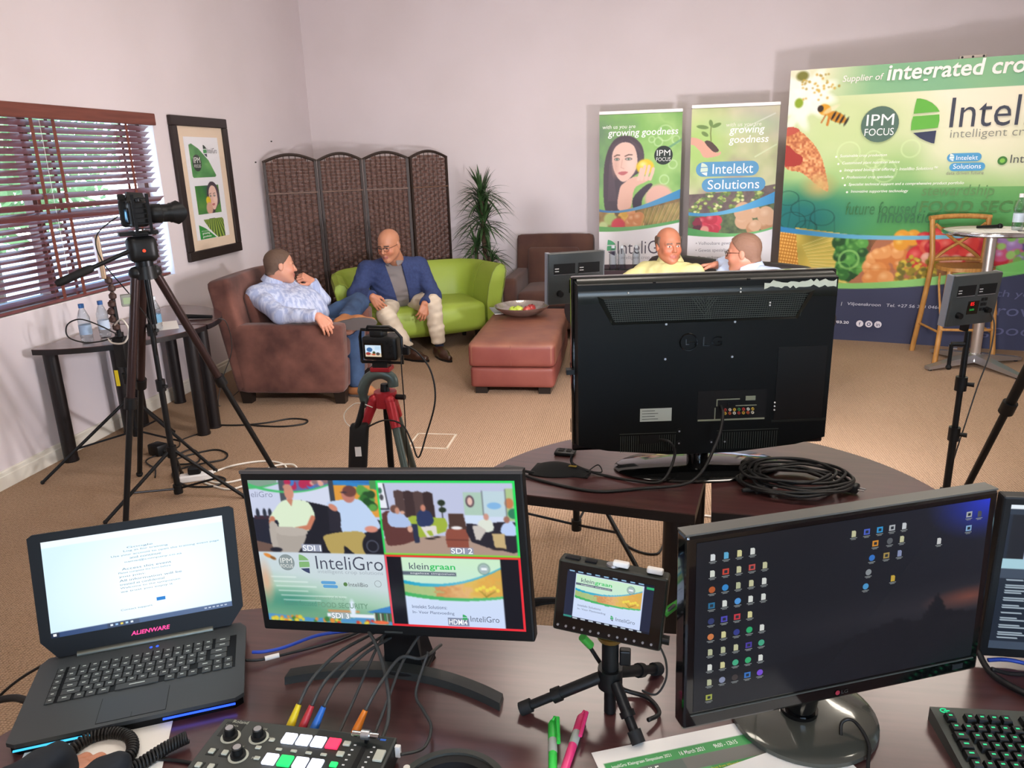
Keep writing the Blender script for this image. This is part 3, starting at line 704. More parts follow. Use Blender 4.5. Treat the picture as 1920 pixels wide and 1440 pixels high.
def leaf_logo(F, u, v, s, parent, cols=('#5fae3c', '#5fae3c', '#2b3350'), lift=0.0012, e=0.0):
    """three-piece half leaf mark, s = height, u,v = upper left"""
    w = s * 0.55
    def pc(pts, c):
        b = MB(F @ Matrix.Translation((u, -v, lift))); b.add([(x * w, -y * s, 0) for x, y in pts], [tuple(range(len(pts)))[::-1]]); b.build('leaf_mark', ink(c, e), parent)
    pc([(0.10, 0.0), (0.22, 0.0), (0.45, 0.04), (0.68, 0.11), (0.88, 0.21), (1.0, 0.305), (0.04, 0.325), (0.06, 0.15)], cols[0])
    pc([(0.03, 0.385), (1.0, 0.365), (1.03, 0.5), (1.0, 0.655), (0.0, 0.69), (0.0, 0.5)], cols[1])
    pc([(0.10, 0.75), (0.96, 0.715), (0.94, 1.0), (0.84, 0.99), (0.62, 0.94), (0.38, 0.87)], cols[2])
def disc(F, u, v, r, c, parent, lift=0.0012, name='printed_disc', e=0.0, n=28):
    b = MB(F @ Matrix.Translation((u, -v, lift))); b.add([(r * math.cos(2 * PI * i / n), r * math.sin(2 * PI * i / n), 0) for i in range(n)], [tuple(range(n))]); return b.build(name, ink(c, e), parent)
def pill(F, u0, v0, u1, v1, c, parent, lift=0.0012, e=0.0):
    r = (v1 - v0) / 2; pts = [(u1 - r + r * math.sin(a), -(v0 + r) + r * math.cos(a)) for a in [PI * i / 10 for i in range(11)]] + [(u0 + r - r * math.sin(a), -(v0 + r) - r * math.cos(a)) for a in [PI * i / 10 for i in range(11)]]
    b = MB(F @ Matrix.Translation((0, 0, lift))); b.add([(x, y, 0) for x, y in pts], [tuple(range(len(pts)))[::-1]]); return b.build('pill_shape', ink(c, e), parent)
def ipm(F, u, v, r, parent, c='#4d6a5c', lift=0.0012, e=0.0):
    disc(F, u, v, r, c, parent, lift, e=e); put('IPM', F, u, v + 0.06 * r, '#eef0ec', parent, 1.45 * r, 0.62 * r, 0.0, 0, 'C', lift + .0008, e=e); put('FOCUS', F, u, v + 0.62 * r, '#eef0ec', parent, 1.55 * r, 0.40 * r, 0.0, 0, 'C', lift + .0008, e=e)
def blobs(C, n, x0, y0, x1, y1, r, cols, seed, hi=None, soft=None):
    rg = random.Random(seed)
    for i in range(n):
        cx, cy = rg.uniform(x0, x1), rg.uniform(y0, y1); q = r * rg.uniform(.7, 1.2); c = rg.choice(cols); C.ell(cx, cy, q, q * rg.uniform(.8, 1.1), c, soft=soft or C.px * 2)
        if hi: C.ell(cx - q * .3, cy - q * .3, q * .35, q * .3, hi, soft=q * .5, al=.7)
def portrait(C, x, y, s, hand=True):
    """generic woman: face centre x,y; s = face half height"""
    C.poly([(x - .9 * s, y + 2.4 * s), (x - 1.0 * s, y + .6 * s), (x - .80 * s, y - .5 * s), (x - .35 * s, y - 1.08 * s), (x + .3 * s, y - 1.12 * s), (x + .80 * s, y - .72 * s), (x + .95 * s, y - .1 * s), (x + .86 * s, y + .45 * s), (x + .45 * s, y + .75 * s), (x + .05 * s, y + 1.1 * s), (x - .15 * s, y + 1.7 * s), (x - .2 * s, y + 2.4 * s)], '#4a3d47', smooth=5)
    for q in range(9): C.line([(x - (.55 - .06 * q) * s, y - (.75 + .03 * q) * s), (x - (.72 - .02 * q) * s, y + .2 * s), (x - (.78 - .05 * q) * s, y + 1.9 * s)], .025 * s, '#6a5860', .5)
    for q in range(4): C.line([(x + (.25 + .08 * q) * s, y - (.98 - .06 * q) * s), (x + (.72 + .05 * q) * s, y - .35 * s), (x + (.70 + .05 * q) * s, y + .4 * s)], .022 * s, '#65535a', .5)
    C.poly([(x - .58 * s, y - .35 * s), (x - .35 * s, y - .72 * s), (x + .05 * s, y - .86 * s), (x + .45 * s, y - .66 * s), (x + .62 * s, y - .1 * s), (x + .55 * s, y + .45 * s), (x + .25 * s, y + .85 * s), (x - .05 * s, y + 1.0 * s), (x - .32 * s, y + .80 * s), (x - .55 * s, y + .30 * s)], '#e9c2b2', smooth=5)
    C.ell(x + .32 * s, y + .15 * s, .24 * s, .4 * s, '#f1d2c5', soft=.25 * s, al=.7); C.ell(x - .42 * s, y + .25 * s, .14 * s, .4 * s, '#cf9f90', soft=.2 * s, al=.6)
    for ex, w in ((-.36, .13), (.20, .17)):
        C.line([(x + (ex - w) * s, y - .20 * s), (x + ex * s, y - .27 * s), (x + (ex + w) * s, y - .26 * s)], .045 * s, '#4a352e')
        C.ell(x + ex * s, y - .07 * s, w * s, .065 * s, '#4a3a36'); C.ell(x + ex * s, y - .065 * s, w * .75 * s, .04 * s, '#d8dad2'); C.ell(x + ex * s, y - .065 * s, .045 * s, .045 * s, '#4f6b58')
    C.line([(x - .10 * s, y - .05 * s), (x - .16 * s, y + .32 * s), (x - .02 * s, y + .38 * s)], .03 * s, '#c4917f', .7)
    C.poly([(x - .30 * s, y + .57 * s), (x - .12 * s, y + .51 * s), (x + .18 * s, y + .54 * s), (x - .02 * s, y + .68 * s), (x - .2 * s, y + .66 * s)], '#c06a6c', smooth=3)
def womanhand(C, x, y, s):
    C.ell(x + 1.0 * s, y + .32 * s, .42 * s, .36 * s, '#edc92c', soft=.08 * s); C.ell(x + .9 * s, y + .2 * s, .16 * s, .12 * s, '#f8e68a', soft=.15 * s)
    C.poly([(x - .30 * s, y + 2.3 * s), (x - .22 * s, y + 1.35 * s), (x + .0 * s, y + 1.05 * s), (x + .45 * s, y + .78 * s), (x + 1.1 * s, y + .78 * s), (x + 1.35 * s, y + .85 * s), (x + 1.0 * s, y + 1.05 * s), (x + .5 * s, y + 1.35 * s), (x + .3 * s, y + 2.3 * s)], '#e4b6a2', smooth=4)
    for i, (a, b) in enumerate(((.78, .42), (.95, .30), (1.15, .30), (1.35, .42))): C.line([(x + (a - .10) * s, y + .90 * s), (x + a * s, y + (b + .2) * s), (x + (a + .04) * s, y + b * s)], .15 * s, '#eec5b3')

# ---------------------------------------------------------------- roll-up banners
def banner(label, loc, rz, W, H, C, fn):
    t = thing('roll_up_banner', label, 'banner', loc, rz, group='roll-up banners behind the leather sofa')
    sheet('printed_sheet', C, FS(-W / 2, H), M_PRINT, t)
    MB().bb(-W / 2 - .004, W / 2 + .004, -.012, .012, H - .012, H + .022, bev=.004).build('top_rail', mat('rail_silver', '#cfc9c6', 0.4, 0.5), t)
    MB().bb(-W / 2 - .01, W / 2 + .01, -.06, .06, .01, .095, bev=.02).build('base_cassette', M_ALU, t, True)
    MB().cyl((0, .035, .09), (0, .035, H), .009, n=10).build('support_pole', M_ALU, t, True)
    for x in (-W * .3, W * .3): MB().bb(x - .02, x + .02, -.16, .16, 0, .014).build('foot', M_ALU, t)
    fn(t, FS(-W / 2, H, -.001), W)
    return t
# first banner: woman with lemon
W1, H1 = 0.788, 2.09
C = Canvas(W1, H1, 200); u = W1; C.a = C.ramp(np.clip(C.X / u * .7 + C.noise(5, 3) * .6 - .15, 0, 1), (0, '#6d8f6a'), (.45, '#86bd62'), (.75, '#a5d07a'), (1, '#7db35c'))
for (x, y, r) in ((.80, .25, .09), (.72, .35, .05), (.93, .33, .045), (.80, .80, .055), (.90, .62, .05), (.64, .32, .035)): C.ring(x * u, y * u, r * u, .012, '#d4ecb8', .55)
C.line([(.85 * u, .42 * u), (1.0 * u, .33 * u)], .02, '#4f8f78', .6)
portrait(C, .31 * u, .56 * u, .255 * u); C.ell(.74 * u, 1.02 * u, .17 * u, .16 * u, '#e2b3a2', soft=.03); C.poly([(.45 * u, 1.2 * u), (.42 * u, 1.02 * u), (.58 * u, .86 * u), (.66 * u, .86 * u), (.54 * u, 1.02 * u), (.52 * u, 1.2 * u)], '#3c3140', smooth=4)
womanhand(C, .31 * u, .56 * u, .255 * u); C.blur(1)
sx = [0, .33 * u, .66 * u, u]
C.below(sx, [1.165 * u, 1.175 * u, 1.10 * u, .98 * u], C.ramp(C.noise(9, 5), (0, '#4b4034'), (.5, '#8a6f45'), (1, '#b79a5e')))
blobs(C, 14, .15 * u, 1.2 * u, .38 * u, 1.30 * u, .03, ['#d8a94a', '#e0b25a', '#8d6a2c'], 1); blobs(C, 10, .36 * u, 1.18 * u, .52 * u, 1.36 * u, .05, ['#d99a68', '#cf8a58'], 2, '#ecc09a')
for k in range(24): C.line([((.52 + .018 * k) * u, 1.37 * u), ((.58 + .022 * k) * u, (1.15 - .004 * k) * u)], .006, ['#c5b25e', '#8da04a', '#d8c67c'][k % 3], .7)
C.ell(.14 * u, 1.27 * u, .08 * u, .075 * u, '#a7bd72', soft=.02); C.ell(.24 * u, 1.34 * u, .085 * u, .08 * u, '#cf4650', soft=.02); C.ell(.05 * u, 1.35 * u, .06 * u, .05 * u, '#b9c98a', soft=.02)
C.between(sx, [1.145 * u, 1.155 * u, 1.06 * u, .92 * u], [1.175 * u, 1.185 * u, 1.12 * u, 1.03 * u], C.ramp(C.X / u, (0, '#3a6c9e'), (.45, '#6aa3c8'), (1, '#2e88bd')))
C.below(sx, [1.36 * u, 1.37 * u, 1.345 * u, 1.29 * u], C.ramp(C.X / u, (0, '#5fa257'), (.45, '#7fb87a'), (1, '#4f9d52'))); C.below(sx, [1.425 * u, 1.42 * u, 1.385 * u, 1.325 * u], '#e6e3e4')
def b1(t, F, W):
    put('with us you are', F, .04 * W, .195 * W, '#f2f4ec', t, .40 * W, None, .004, .15); put('growing goodness', F, .105 * W, .295 * W, '#fafaf6', t, .85 * W, None, .012, .12)
    ipm(F, .785 * W, .51 * W, .112 * W, t, '#26332e'); leaf_logo(F, .10 * W, 1.53 * W, .20 * W, t, ('#57ad7c', '#57ad7c', '#4a4058'))
    put('InteliGro', F, .235 * W, 1.71 * W, '#55505c', t, .69 * W, .165 * W, -.008); put('intelligent crop solutions', F, .28 * W, 1.79 * W, '#a8a4ac', t, .6 * W)
banner('roll-up banner with woman holding a lemon and growing goodness headline', (0.0, 7.90, 0), 0, W1, H1, C, b1)
# second banner: seedling in hand
W2, H2 = 0.785, 2.105
C = Canvas(W2, H2, 200); u = W2; C.a = C.ramp(np.clip(C.noise(4, 8) * .8 + C.Y / (1.2 * u) * .5 - .1, 0, 1), (0, '#e6ddb0'), (.35, '#d9d4ac'), (.6, '#b9c08e'), (.85, '#a99a86'), (1, '#8f8a66'))
C.ell(.12 * u, .45 * u, .3 * u, .35 * u, '#a4cf6a', soft=.25, al=.8); C.ell(.85 * u, .15 * u, .28 * u, .12 * u, '#a7a6a2', .5, soft=.2, al=.7); C.ell(.6 * u, .22 * u, .3 * u, .08 * u, '#9fc98a', soft=.12, al=.6)
C.line([(.95 * u, .10 * u), (.55 * u, .28 * u)], .012, '#d8dccf', .7); C.line([(.98 * u, .45 * u), (.75 * u, .58 * u)], .014, '#d5e0bb', .7)
C.poly([(0, .34 * u), (.12 * u, .37 * u), (.22 * u, .45 * u), (.30 * u, .52 * u), (.35 * u, .51 * u), (.33 * u, .555 * u), (.17 * u, .575 * u), (.11 * u, .50 * u), (.04 * u, .43 * u), (0, .42 * u)], '#dba58e', smooth=4)
C.poly([(.16 * u, .39 * u), (.22 * u, .385 * u), (.28 * u, .43 * u), (.33 * u, .50 * u), (.28 * u, .515 * u), (.22 * u, .47 * u)], '#4a332c', smooth=4); C.line([(.235 * u, .39 * u), (.225 * u, .30 * u), (.23 * u, .20 * u)], .012, '#7d8f4a')
for (x, y, a, l) in ((.13, .225, .15, .07), (.29, .21, -.35, .055), (.16, .305, .55, .045), (.225, .185, 1.3, .04)): C.ell(x * u, y * u, l * u, .022 * u, '#6b8a45', a)
rng = random.Random(4)
C.below([0, .5 * u, u], [1.0 * u, .97 * u, .90 * u], C.ramp(C.noise(20, 9), (0.2, '#5a4a4a'), (1, '#7d6a60')))
for k, (xa, xb) in enumerate(((.02, .30), (.27, .47), (.55, .62), (.80, .82), (1.1, 1.02))):
    for q in range(46):
        tq = rng.random() ** .7; xx = xb + (xa - xb) * tq; yy = .97 - .06 * xx + .27 * tq; r = .018 + .05 * tq
        C.ell((xx + rng.uniform(-1, 1) * r * 1.3) * u, (yy + rng.uniform(-.5, .5) * r) * u, .020 * u, .015 * u, rng.choice(['#b9c96e', '#8fa94e', '#6f8a3e', '#d6dc98', '#56703a']), soft=.008)
C.below(sx, [1.245 * u, 1.245 * u, 1.19 * u, 1.10 * u], C.ramp(C.noise(16, 11), (0, '#2b3a2c'), (.5, '#54683f'), (1, '#7d8a56')))
blobs(C, 11, .15 * u, 1.30 * u, .36 * u, 1.43 * u, .055, ['#d63a52', '#c22c44', '#e0566a'], 5, '#f0a0a0'); C.ell(.20 * u, 1.43 * u, .05 * u, .05 * u, '#e8a090', soft=.01); blobs(C, 9, .6 * u, 1.20 * u, 1.0 * u, 1.42 * u, .07, ['#c89a72', '#bd8a60', '#d3a884'], 6, '#e6c8a8'); blobs(C, 8, .08 * u, 1.3 * u, .2 * u, 1.42 * u, .03, ['#8c2440', '#5a1c34'], 9)
C.between(sx, [1.21 * u, 1.215 * u, 1.13 * u, .985 * u], [1.25 * u, 1.255 * u, 1.20 * u, 1.12 * u], C.ramp(C.X / u, (0, '#3a8fc0'), (.5, '#63b0d8'), (1, '#2e8fc8')))
C.below(sx, [1.395 * u, 1.46 * u, 1.47 * u, 1.40 * u], C.ramp(C.X / u, (0, '#4e9e58'), (.5, '#6cba6a'), (1, '#6ab872'))); C.below(sx, [1.49 * u, 1.515 * u, 1.50 * u, 1.425 * u], '#e9e7e9')
def b2(t, F, W):
    put('with us you are', F, .40 * W, .245 * W, '#e8e6da', t, .40 * W, None, 0, .1); put('growing', F, .44 * W, .335 * W, '#fbfaf4', t, .40 * W, None, .012, .12); put('goodness', F, .44 * W, .445 * W, '#fbfaf4', t, .45 * W, None, .012, .12)
    pill(F, .07 * W, .625 * W, .80 * W, .795 * W, '#5b9ac4', t); pill(F, .145 * W, .815 * W, .885 * W, .975 * W, '#5b9ac4', t)
    leaf_logo(F, .125 * W, .635 * W, .15 * W, t, ('#cfe2d0', '#cfe2d0', '#e6f0ea'), .002); put('Intelekt', F, .265 * W, .765 * W, '#f6f8fa', t, .47 * W, .115 * W, 0, 0, 'L', .002); put('Solutions', F, .215 * W, .945 * W, '#f6f8fa', t, .60 * W, .11 * W, 0, 0, 'L', .002)
    for i, s in enumerate(('Volhoubare gewasproduksie', 'Gewas spesialiste', 'Data gedrewe toekoms')):
        put('\u2022 ' + s, F, .1 * W, (1.62 + .085 * i) * W, '#8d8a92', t, [.66, .42, .5][i] * W)
banner('roll-up banner with seedling in a hand and blue Intelekt Solutions pills', (0.862, 7.72, 0), R(-1), W2, H2, C, b2)

# ---------------------------------------------------------------- big fabric backdrop
WB, HB = 3.0, 2.36
bd = thing('fabric_backdrop', 'large green fabric backdrop with integrated crop headline standing at the right', 'backdrop', (1.285, 7.474, 0), math.atan2(-.377, 1.41))
C = Canvas(WB, HB, 430); X, Y = C.X, C.Y
T = np.clip((Y - .2) / 1.2, 0, 1); nz = C.noise(6, 21)
C.a = C.ramp(np.clip(T + (nz - .5) * .5 - .25 * np.clip((X - .9) / 1.0, 0, 1) * (Y < 1.0), 0, 1), (0, '#ebe5cc'), (.30, '#dadfb8'), (.55, '#a9c888'), (.75, '#74ac66'), (.95, '#559a55'), (1, '#4f9550'))
C.blend(np.clip(1 - np.hypot((X - .1) / .8, (Y - 1.25) / .35), 0, 1) * 1.3, '#1d6f6a'); C.blend(np.clip(1 - np.hypot((X - 1.1) / .7, (Y - 1.15) / .22), 0, 1) * .6, '#3d8a58')
C.ell(.45, .45, .5, .4, '#b4cf84', soft=.5, al=.6)
# header band
C.blend(((Y < .225) * np.clip((X - .30) / .35, 0, 1)), C.ramp(np.clip(X / 2 + (nz - .5), 0, 1), (0, '#8fbb8a'), (1, '#79b08d')))
# daisy and pollen
for k in range(9): a = k * .7 + .3; C.ell(.15 + .12 * math.cos(a), .20 + .10 * math.sin(a), .12, .05, '#eef2ea', a, soft=.03, al=.85)
for k in range(6): a = k * 1.05; C.ell(.08 + .07 * math.cos(a), .33 + .09 * math.sin(a), .10, .04, '#e8efe2', a, soft=.03, al=.8)
C.ell(.10, .05, .05, .04, '#7a7a3a', soft=.02); C.ell(.085, .27, .035, .04, '#8aa52e', soft=.015); blobs(C, 40, .1, .04, .4, .26, .008, ['#c9a23a', '#a58a34'], 12)
# bee
C.ell(.30, .335, .055, .045, '#d79b2e', .4, soft=.01); C.ell(.265, .325, .025, .028, '#3a2c20'); C.ell(.40, .40, .085, .040, '#c98a2a', .45, soft=.008)
for k in range(4): C.ell(.375 + .035 * k, .388 + .017 * k, .010, .038, '#2c2420', .45)
C.ell(.35, .335, .07, .02, '#e9dfc0', -.5, soft=.01, al=.6); C.line([(.31, .38), (.28, .44)], .012, '#b3682a'); C.line([(.34, .40), (.33, .46)], .02, '#c77a2c')
# hand with grain
grain = C.ramp(vnoise((C.ny, C.nx), (150, 190), 31, 1), (0, '#a8583c'), (.5, '#d18a58'), (1, '#eec08a'))
C.poly([(0, .50), (.10, .50), (.20, .58), (.30, .72), (.36, .90), (.38, 1.02), (.30, .98), (.15, .86), (0, .80)], grain, smooth=4)
C.poly([(0, .47), (.06, .47), (.11, .50), (.05, .53), (0, .54)], '#c05a4a', smooth=3); C.poly([(0, .62), (.08, .68), (.15, .73), (.13, .79), (.05, .80), (0, .79)], '#a83c34', smooth=3); C.blend(np.clip(1 - np.hypot((X - .3) / .18, (Y - .98) / .14), 0, 1), '#c9a86a')
for (x, y, r) in ((.52, .70, .09), (.72, .76, .07), (.82, .86, .09), (1.0, .68, .07), (.78, .80, .04)): C.ring(x, y, r, .012, '#d9ecb4', .45)
for (x, y, r) in ((.05, 1.08, .09), (.18, 1.17, .10), (.10, 1.28, .11), (.35, 1.25, .10), (.22, 1.34, .09)): C.ring(x, y, r, .010, '#123f38', .55, r * .7); C.line([(x - r, y), (x - r - .02, y + .2)], .01, '#123f38', .3); C.line([(x + r, y), (x + r + .02, y + .2)], .01, '#123f38', .3)
# vegetable band
hx = [0, .8, 1.4, 1.95, 3.0]; topb = [1.335, 1.405, 1.395, 1.33, 1.10]; botb = [1.80, 1.815, 1.74, 1.58, 1.2]
C.below(hx, topb, C.ramp(C.noise(24, 41), (.2, '#6b4a30'), (.5, '#a06a3c'), (.8, '#c08a4a')))
cob = (.5 + .5 * np.sin(X * 260 + Y * 40)) * (.5 + .5 * np.sin(Y * 210 - X * 30)); C.blend(C.pmask([(0, 1.34), (.14, 1.36), (.20, 1.85), (0, 1.85)]), C.ramp(cob, (0, '#b8782c'), (.4, '#e0a648'), (1, '#f2c877')))
C.blend(C.pmask([(.13, 1.34), (.62, 1.40), (.60, 1.85), (.20, 1.85)]), C.ramp(C.noise(10, 43), (.2, '#7d7a34'), (.6, '#c9b04e'), (1, '#dfc874')))
for k in range(40): C.line([(.20 + .004 * k, 1.50 + .008 * k), (.45 + .008 * k, 1.40 + .014 * k)], .006, ['#e6d78c', '#98a04a', '#c8b45a'][k % 3], .6)
blobs(C, 46, .50, 1.42, .72, 1.78, .055, ['#2f6a2c', '#3f7d34', '#569944', '#1f4a22'], 13, '#7db85c'); C.ring(.60, 1.62, .08, .02, '#8ec46a', .7)
C.poly([(.62, 1.85), (.72, 1.72), (.78, 1.5), (.86, 1.42), (1.02, 1.50), (1.10, 1.75), (1.0, 1.85)], '#a86a4a', smooth=3); blobs(C, 24, .76, 1.46, 1.02, 1.80, .062, ['#d68a48', '#c97a3c', '#dc9858'], 14, '#efc08a')
blobs(C, 5, .98, 1.42, 1.10, 1.48, .06, ['#d9952e'], 15, '#f0c86a'); blobs(C, 26, 1.12, 1.41, 1.75, 1.62, .085, ['#c42a30', '#d23a34', '#b01f2c', '#cf5540'], 16, '#e88878'); blobs(C, 5, 1.22, 1.55, 1.55, 1.62, .05, ['#e0a088', '#d88a70'], 19, '#f0c8b8')
blobs(C, 90, 1.0, 1.58, 1.30, 1.83, .022, ['#b8a02e', '#8a7a26', '#cdb640', '#6a6428'], 17); blobs(C, 20, 1.70, 1.40, 2.1, 1.62, .055, ['#6a5a94', '#4a3f70', '#8c6a9a', '#b44a6a'], 18, '#b8a8d0'); blobs(C, 16, 1.72, 1.36, 2.1, 1.6, .03, ['#6d9a48', '#88b05c'], 20); blobs(C, 60, 2.05, 1.2, 3.0, 1.5, .07, ['#c44a34', '#d99a3a', '#6d9a48', '#7a4a88'], 24)
C.between(hx, [q - .002 for q in topb], [q + o for q, o in zip(topb, (.045, .035, .03, .035, .05))], C.ramp(X / 2, (0, '#2f7fb4'), (.45, '#6fb0c8'), (.8, '#6fb4cc'), (1, '#3f92c4')))
C.below(hx, botb, C.ramp(X / 2.2, (0, '#7ab45c'), (.6, '#8cc672'), (1, '#5eb052'))); C.below(hx, [1.865, 1.88, 1.80, 1.71, 1.40], C.ramp(C.noise(5, 51), (0, '#33374f'), (1, '#3b3f58')))
wave = lambda X, Y: .006 * np.sin(X * 5 + 1.3 * np.sin(Y * 3)) + .004 * np.sin(Y * 9 + X * 3) * (Y > 1.7)
sheet('printed_fabric', C, FS(0, HB), M_FABRICP, bd, wave)
F = FS(0, HB, -.013); G = '#f2ebe6'
put('Supplier of', F, .424, HB - 2.225, G, bd, .315, None, .006, .15); put('integrated crop protection', F, .765, HB - 2.19, G, bd, 1.85, .165, .018, .1)
ipm(F, .745, HB - 1.885, .145, bd); leaf_logo(F, .985, HB - 2.075, .36, bd)
put('InteliGro', F, 1.265, HB - 1.835, '#3a3f4e', bd, 1.05, .235, -.004); put('intelligent crop solutions', F, 1.28, HB - 1.735, '#8a8d80', bd, 1.03, .085, -.008)
for i, (s, w) in enumerate((('Sustainable crop production', .37), ('Customised plant nutrition advice', .45), ('Integrated biological offering - InteliBio Solutions\u2122', .72), ('Professional crop specialists', .37), ('Specialist technical support and a comprehensive product portfolio', .88), ('Innovative supportive technology', .45))):
    uu = .424 + .0225 * i; vv = HB - (1.618 - .0602 * i); disc(F, uu, vv - .012, .009, '#eef2e6', bd, n=10); put(s, F, uu + .03, vv, '#f4f6ee', bd, w, None, .006, .2)
pill(F, 1.277, HB - 1.632, 1.525, HB - 1.565, '#4c9ac8', bd); pill(F, 1.302, HB - 1.555, 1.56, HB - 1.49, '#4c9ac8', bd); put('Intelekt', F, 1.345, HB - 1.578, '#f0f4f8', bd, .155, None, 0, 0, 'L', .002); put('Solutions', F, 1.33, HB - 1.508, '#f0f4f8', bd, .20, None, 0, 0, 'L', .002); put('data driven future', F, 1.285, HB - 1.462, '#8f9082', bd, .27)
leaf_logo(F, 1.295, HB - 1.63, .06, bd, ('#dfeee8', '#dfeee8', '#dfeee8'), .002)
disc(F, 1.675, HB - 1.565, .034, '#3f7a34', bd); C_ = disc(F, 1.675, HB - 1.565, .018, '#7fbf4a', bd, .002); put('InteliBio', F, 1.73, HB - 1.545, '#5a5f5a', bd, .30)
put('stewardship', F, 1.12, HB - 1.265, '#5f8a50', bd, .53, .115, .0, .15); put('future focused', F, .54, HB - 1.135, '#2f6e3c', bd, .56, .11, .002, .15); put('FOOD SECURITY', F, 1.115, HB - 1.155, '#47783a', bd, 1.08, .095, .012, .12); put('innovation', F, .80, HB - 1.065, '#2a6a3c', bd, .48, .105, .002, .15)
put('Tel. +27 51 101 6177   |   Viljoenskroon   Tel. +27 56 343 0466', F, .10, HB - .322, '#c9cbd6', bd, 1.27, .036, 0, .1); put('www.inteligro.co.za/2021/03.20', F, .05, HB - .15, '#f0eff2', bd, .60, .032, .012)
for i, s in enumerate(('f', 'o', 'in')): disc(F, .742 + .075 * i, HB - .165, .030, '#d9d4da', bd); put(s, F, .742 + .075 * i, HB - .148, '#3a3e60', bd, None, .032, .01, 0, 'C', .002)
put('with you', F, 1.66, HB - .44, '#565a7a', bd, .42, .075, 0, .1); put('growing', F, 1.70, HB - .265, '#5a5e80', bd, .6, .12, 0, .1); put('goodness', F, 1.68, HB - .10, '#5a5e80', bd, .72, .12, 0, .1)
fr = MB()
for x in (.03, .75, 1.5, 2.25, 2.97): fr.cyl((x, .05, 0), (x, .05, 2.33), .012, n=10)
for z in (.05, 1.2, 2.31): fr.cyl((.03, .05, z), (2.97, .05, z), .012, n=10)
fr.build('frame', M_ALU, bd, True)
MB().bb(1.28, 1.47, .02, .06, HB - .005, HB + .025, bev=.004).build('top_clip', mat('clip_metal', '#a59a90', 0.5, 0.4), bd)
for x in (1.30, 1.375, 1.45): MB().cyl((x, .019, HB + .012), (x, .03, HB + .012), .009, n=10).build('clip_bolt', M_DARKM, bd)
for x in (.3, 1.5, 2.7): MB().bb(x - .03, x + .03, -.10, .25, 0, .012).build('foot', M_ALU, bd)

# ---------------------------------------------------------------- framed poster on the left wall
PW, PH = .83, 1.105
t = thing('framed_poster', 'dark framed company poster hanging on the left wall', 'picture', (XW + .002, 6.025, .99), R(90))
M_FR = mat('dark_frame_wood', '#2b2220', 0.4)
for (a, b, c, d) in ((-PW / 2, PW / 2, 0, .075), (-PW / 2, PW / 2, PH - .075, PH), (-PW / 2, -PW / 2 + .075, .075, PH - .075), (PW / 2 - .075, PW / 2, .075, PH - .075)):
    MB().bb(a, b, -.032, 0, c, d, bev=.006).build('frame_rail', M_FR, t)
MB().bb(-PW / 2 + .07, PW / 2 - .07, -.012, -.004, .07, PH - .07).build('mat_board', mat('cream_mat', '#e6d0b6', 0.8), t)
w, h = .51, .80; C = Canvas(w, h, 130, '#ecebee')
leafg = C.ramp(C.noise(5, 61), (.1, '#2e6b3c'), (.6, '#5a9a58'), (1, '#86bd74'))
C.poly([(.06, .06), (.10, .05), (.20, .09), (.33, .18), (.42, .30), (.40, .315), (.08, .315), (.06, .30)], leafg)
C.rect(.07, .375, .43, .60, C.ramp(C.noise(4, 63), (0, '#1d4f4a'), (.5, '#3c7d3a'), (1, '#6a9a44'))); portrait(C, .325, .47, .105); C.ell(.245, .50, .035, .035, '#e2bf2a', soft=.01); C.ell(.25, .56, .05, .05, '#d6a890', soft=.015); C.blend(((X_ := C.X) > .43) * 1.0 * ((C.Y > .37) & (C.Y < .61)), '#ecebee'); C.rect(0, .6, .5, .64, '#ecebee')
rows = C.ramp(.5 + .5 * np.sin((C.X - .30) / (C.Y - .52) * 34), (0, '#39532a'), (.5, '#6d9038'), (1, '#a4b850')); C.poly([(.13, .645), (.42, .645), (.44, .66), (.44, .80), (.43, .83), (.32, .80), (.20, .72)], rows)
C.poly([(.05, .73), (.16, .76), (.27, .80), (.05, .80)], '#2f8f3a'); C.poly([(.05, .68), (.15, .715), (.30, .80), (.05, .80)], '#2f8f3a')
F = FS(-w / 2, PH / 2 + h / 2, -.013); sheet('print', C, F, M_PRINT, t); disc(F, .15, .20, .065, '#36413c', t); put('IPM', F, .15, .20, '#f0f0ee', t, .095, .045, 0, 0, 'C', .002); put('FOCUS', F, .15, .235, '#f0f0ee', t, .095, .024, 0, 0, 'C', .002)
leaf_logo(F, .265, .06, .095, t, ('#3a4a40', '#4a9a58', '#3a3f4e')); put('InteliGro', F, .325, .125, '#55555c', t, .15, .042); put('with us you are', F, .075, .742, '#dff0dc', t, .11); put('growing', F, .085, .765, '#f2f8f0', t, .11, .022, .01); put('goodness', F, .085, .790, '#f2f8f0', t, .13, .022, .01)
MB().bb(-PW / 2 + .075, PW / 2 - .075, -.020, -.018, .075, PH - .075).build('glass', glass_mat('picture_glass', (1, 1, 1), .03), t)
